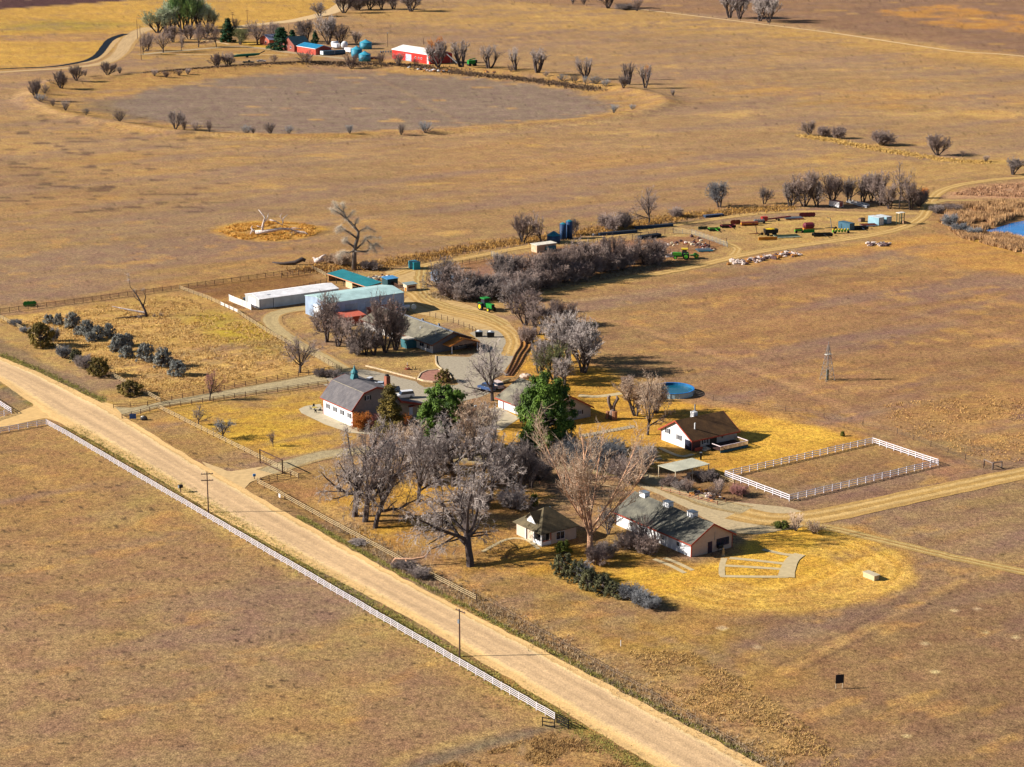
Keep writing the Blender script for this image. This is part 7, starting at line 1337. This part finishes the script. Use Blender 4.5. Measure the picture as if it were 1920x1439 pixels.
t = thing('garden_statue', 'small tan statue by the front door of the bunkhouse', 'statue', (*g0(1356, 1042), 0), 0); obj('figure', MB().tube([(0, 0, 0), (0, 0, .7), (0, 0, 1.1), (0, 0, 1.25), (0, 0, 1.6)], [.3, .22, .26, .1, .14], 9), mat('tan_stone', (214, 176, 120)), t); obj('plinth', MB().box(-.35, .35, -.35, .35, 0, .12), CC, t)
t = thing('barbecue', 'black barbecue grill against the bunkhouse end wall', 'barbecue', (*g0(1350, 1034), 0), A2); obj('firebox', MB().box(-.6, .6, -.3, .3, .7, 1.2), BLK, t); obj('grill_lid', MB().cyl((-.6, 0, 1.2), .3, 1.2, 10, 'x'), BLK, t)
for x in (-.5, .5): obj('leg', MB().box(x-.05, x+.05, -.05, .05, 0, .7), BLK, t)
# ------------------------------------------------------------------ dry grass, weeds and reeds (uncountable)
def tufts(name, label, pts, n, h, m, seed, spread=.35, blades=4, px=True, wdt=.05, linew=None):
    P = W(pts); rs = np.random.RandomState(seed)
    if linew:
        seg = [hypot(b[0]-a[0], b[1]-a[1]) for a, b in zip(P, P[1:])]; cs = np.concatenate([[0], np.cumsum(seg)]); d = rs.rand(n)*cs[-1]
        x = np.interp(d, cs, [p[0] for p in P])+rs.randn(n)*linew/2; y = np.interp(d, cs, [p[1] for p in P])+rs.randn(n)*linew/2
    else:
        x0 = min(p[0] for p in P); x1 = max(p[0] for p in P); y0 = min(p[1] for p in P); y1 = max(p[1] for p in P)
        x = x0+rs.rand(n*4)*(x1-x0); y = y0+rs.rand(n*4)*(y1-y0); ok = (sdpoly(P, x, y) > 0) & (fbm(x, y, 5, seed) > .42); x = x[ok][:n]; y = y[ok][:n]
    k = len(x); z = hgt(x, y, True); x = np.repeat(x, blades); y = np.repeat(y, blades); z = np.repeat(z, blades); N_ = len(x)
    a = rs.rand(N_)*2*pi; bx = x+rs.randn(N_)*spread*.4; by = y+rs.randn(N_)*spread*.4; hh = h*(.5+rs.rand(N_)*.8); q = wdt*(.6+rs.rand(N_))
    lx = rs.randn(N_)*spread*.5; ly = rs.randn(N_)*spread*.5
    V = np.empty((N_, 3, 3)); V[:, 0] = np.stack([bx-np.cos(a)*q, by-np.sin(a)*q, z-.03], 1); V[:, 1] = np.stack([bx+np.cos(a)*q, by+np.sin(a)*q, z-.03], 1); V[:, 2] = np.stack([bx+lx, by+ly, z+hh], 1)
    me = D.meshes.new(name); me.vertices.add(N_*3); me.vertices.foreach_set('co', V.astype(np.float32).ravel()); me.loops.add(N_*3); me.loops.foreach_set('vertex_index', np.arange(N_*3, dtype=np.int32)); me.polygons.add(N_); me.polygons.foreach_set('loop_start', (np.arange(N_)*3).astype(np.int32)); me.update(calc_edges=True)
    me.materials.append(m); o = D.objects.new(name, me); COL.objects.link(o); tag(o, label, 'grass', None, 'stuff'); return o
DGR = mat('straw_grass', (236, 196, 124), .95, .2, .3, rgb2=(196, 156, 98)); GGR = mat('golden_grass', (236, 186, 100), .95, .2, .3, rgb2=(214, 156, 70)); RGR = mat('rust_reeds', (216, 172, 120), .95, .25, .4, rgb2=(150, 114, 86)); WGR = mat('grey_weeds', (186, 162, 128), .95, .25, .6, rgb2=(130, 110, 92)); OGR = mat('green_verge_grass', (176, 168, 84), .95, .25, .6, rgb2=(126, 120, 66)); YGR = mat('yellow_reeds', (222, 180, 104), .9, .2, .3)
tufts('dry_grass', 'straw-coloured tussocks across the bushy left meadow', [(0, 605), (330, 552), (540, 635), (600, 690), (440, 715), (300, 745)], 9000, .4, DGR, 1, .5, 4, wdt=.08)
tufts('reeds', 'tall rusty reeds around the blue pond', [(1758, 392), (1850, 382), (1920, 380), (2100, 385), (2100, 405), (1960, 402), (1900, 410), (1850, 428), (1846, 434), (1800, 428)], 6500, 1.9, RGR, 2, .7, 5, wdt=.10)
tufts('reeds', 'rusty reeds on the near bank of the blue pond', [(1760, 415), (1800, 430), (1850, 438), (1890, 440), (1920, 448), (2050, 462), (2050, 480), (1920, 476), (1860, 462), (1800, 446)], 4500, 1.3, RGR, 3, .6, 5, wdt=.10)
tufts('dry_grass', 'coarse pale weeds between the two pond tracks', [(1785, 366), (1830, 352), (1920, 344), (2100, 338), (2100, 368), (1920, 370)], 3500, .8, mat('pinkish_weeds', (206, 160, 120), .95, .25, .4, rgb2=(150, 112, 88)), 4, .7, 4, wdt=.12)
tufts('golden_grass', 'strip of bright golden grass along the shrub-dotted ditch', [(1505, 255), (1570, 266), (1650, 281), (1760, 299), (1850, 306)], 1500, .7, YGR, 5, .8, 4, wdt=.14, linew=5)
tufts('golden_grass', 'circle of golden grass around the bleached fallen tree', [(410, 434), (440, 422), (507, 417), (570, 421), (606, 429), (588, 442), (520, 452), (450, 449)], 3500, .6, GGR, 6, .6, 4, wdt=.12)
tufts('roadside_weeds', 'grey weeds in the ditch along the far side of the dirt road', [(640, 985), (760, 1055), (880, 1118), (1000, 1185), (1200, 1298), (1400, 1408), (1520, 1475)], 2600, .55, WGR, 7, .45, 4, wdt=.05, linew=3.6)
tufts('verge_grass', 'greenish verge grass between the white fence and the road', [(130, 800), (400, 953), (760, 1176), (1060, 1352), (1250, 1470)], 6000, .3, OGR, 8, .4, 4, wdt=.05, linew=2.6)
tufts('verge_grass', 'green-tinged grass edging the far side of the dirt road', [(0, 664), (90, 702), (200, 755)], 1200, .3, OGR, 9, .4, 4, wdt=.06, linew=1.6)
tufts('verge_grass', 'thin green grass edging the road below the rail fence', [(560, 968), (707, 1049), (760, 1079), (1080, 1245), (1420, 1422)], 3500, .25, OGR, 10, .4, 4, wdt=.05, linew=1.0)
tufts('bank_weeds', 'rough straw weeds along the bank of the service track', [(560, 506), (700, 500), (860, 470), (985, 452), (1130, 432), (1290, 405), (1400, 395), (1480, 390)], 6000, .8, mat('bank_straw', (214, 164, 84), .95, .25, .4, rgb2=(120, 92, 66)), 11, .6, 4, wdt=.10, linew=6)
tufts('dry_grass', 'dark scrubby growth on the far rim of the round basin', [(280, 140), (420, 128), (560, 121), (750, 126), (860, 136), (1000, 150), (1120, 168)], 3500, 1.0, mat('rim_scrub', (120, 96, 74), .95, .25, .4, rgb2=(80, 62, 54)), 12, .9, 4, wdt=.2, linew=7)
tufts('dry_grass', 'golden tussocks in the field right of the paddock', [(1640, 760), (1800, 745), (1920, 740), (2000, 760), (2000, 870), (1860, 865), (1780, 845), (1690, 812)], 1500, .3, mat('field_tussock', (214, 170, 104), .95, .2, .3, rgb2=(176, 130, 82)), 13, .5, 4, wdt=.09)
tufts('dry_grass', 'pale tussocks dotting the lower right field', [(1170, 1215), (1300, 1225), (1420, 1290), (1560, 1400), (1600, 1500), (1500, 1500), (1400, 1380), (1240, 1290)], 1500, .32, mat('pale_tussock', (206, 166, 104), .95, .2, .4), 14, .5, 7, wdt=.06)
tufts('leaf_litter', 'weedy rough ground around the thicket feet', [(810, 552), (860, 562), (940, 556), (1060, 533), (1200, 506), (1255, 492)], 3000, .5, WGR, 15, .6, 4, wdt=.09, linew=4)
tufts('dry_grass', 'coarse clumpy grass at the bottom edge left of the road', [(820, 1439), (910, 1412), (1030, 1374), (1120, 1400), (1220, 1470), (1000, 1500), (800, 1480)], 3500, .3, mat('clumpy_straw', (196, 156, 98), .95, .2, .6, rgb2=(156, 120, 78)), 16, .5, 5, wdt=.06)
# ------------------------------------------------------------------ label check (console only)
import re
seen = {}
for o in D.objects:
    if o.parent is None and o.get('label'):
        nW = len(o['label'].split())
        if nW > 16 or nW < 4: print('LEN', nW, o['label'])
        if o['label'] in seen: print('DUP', o['label'])
        seen[o['label']] = 1
    elif o.parent is None and o.get('kind') is None and o.type in ('MESH', 'EMPTY'): print('NOLABEL', o.name)
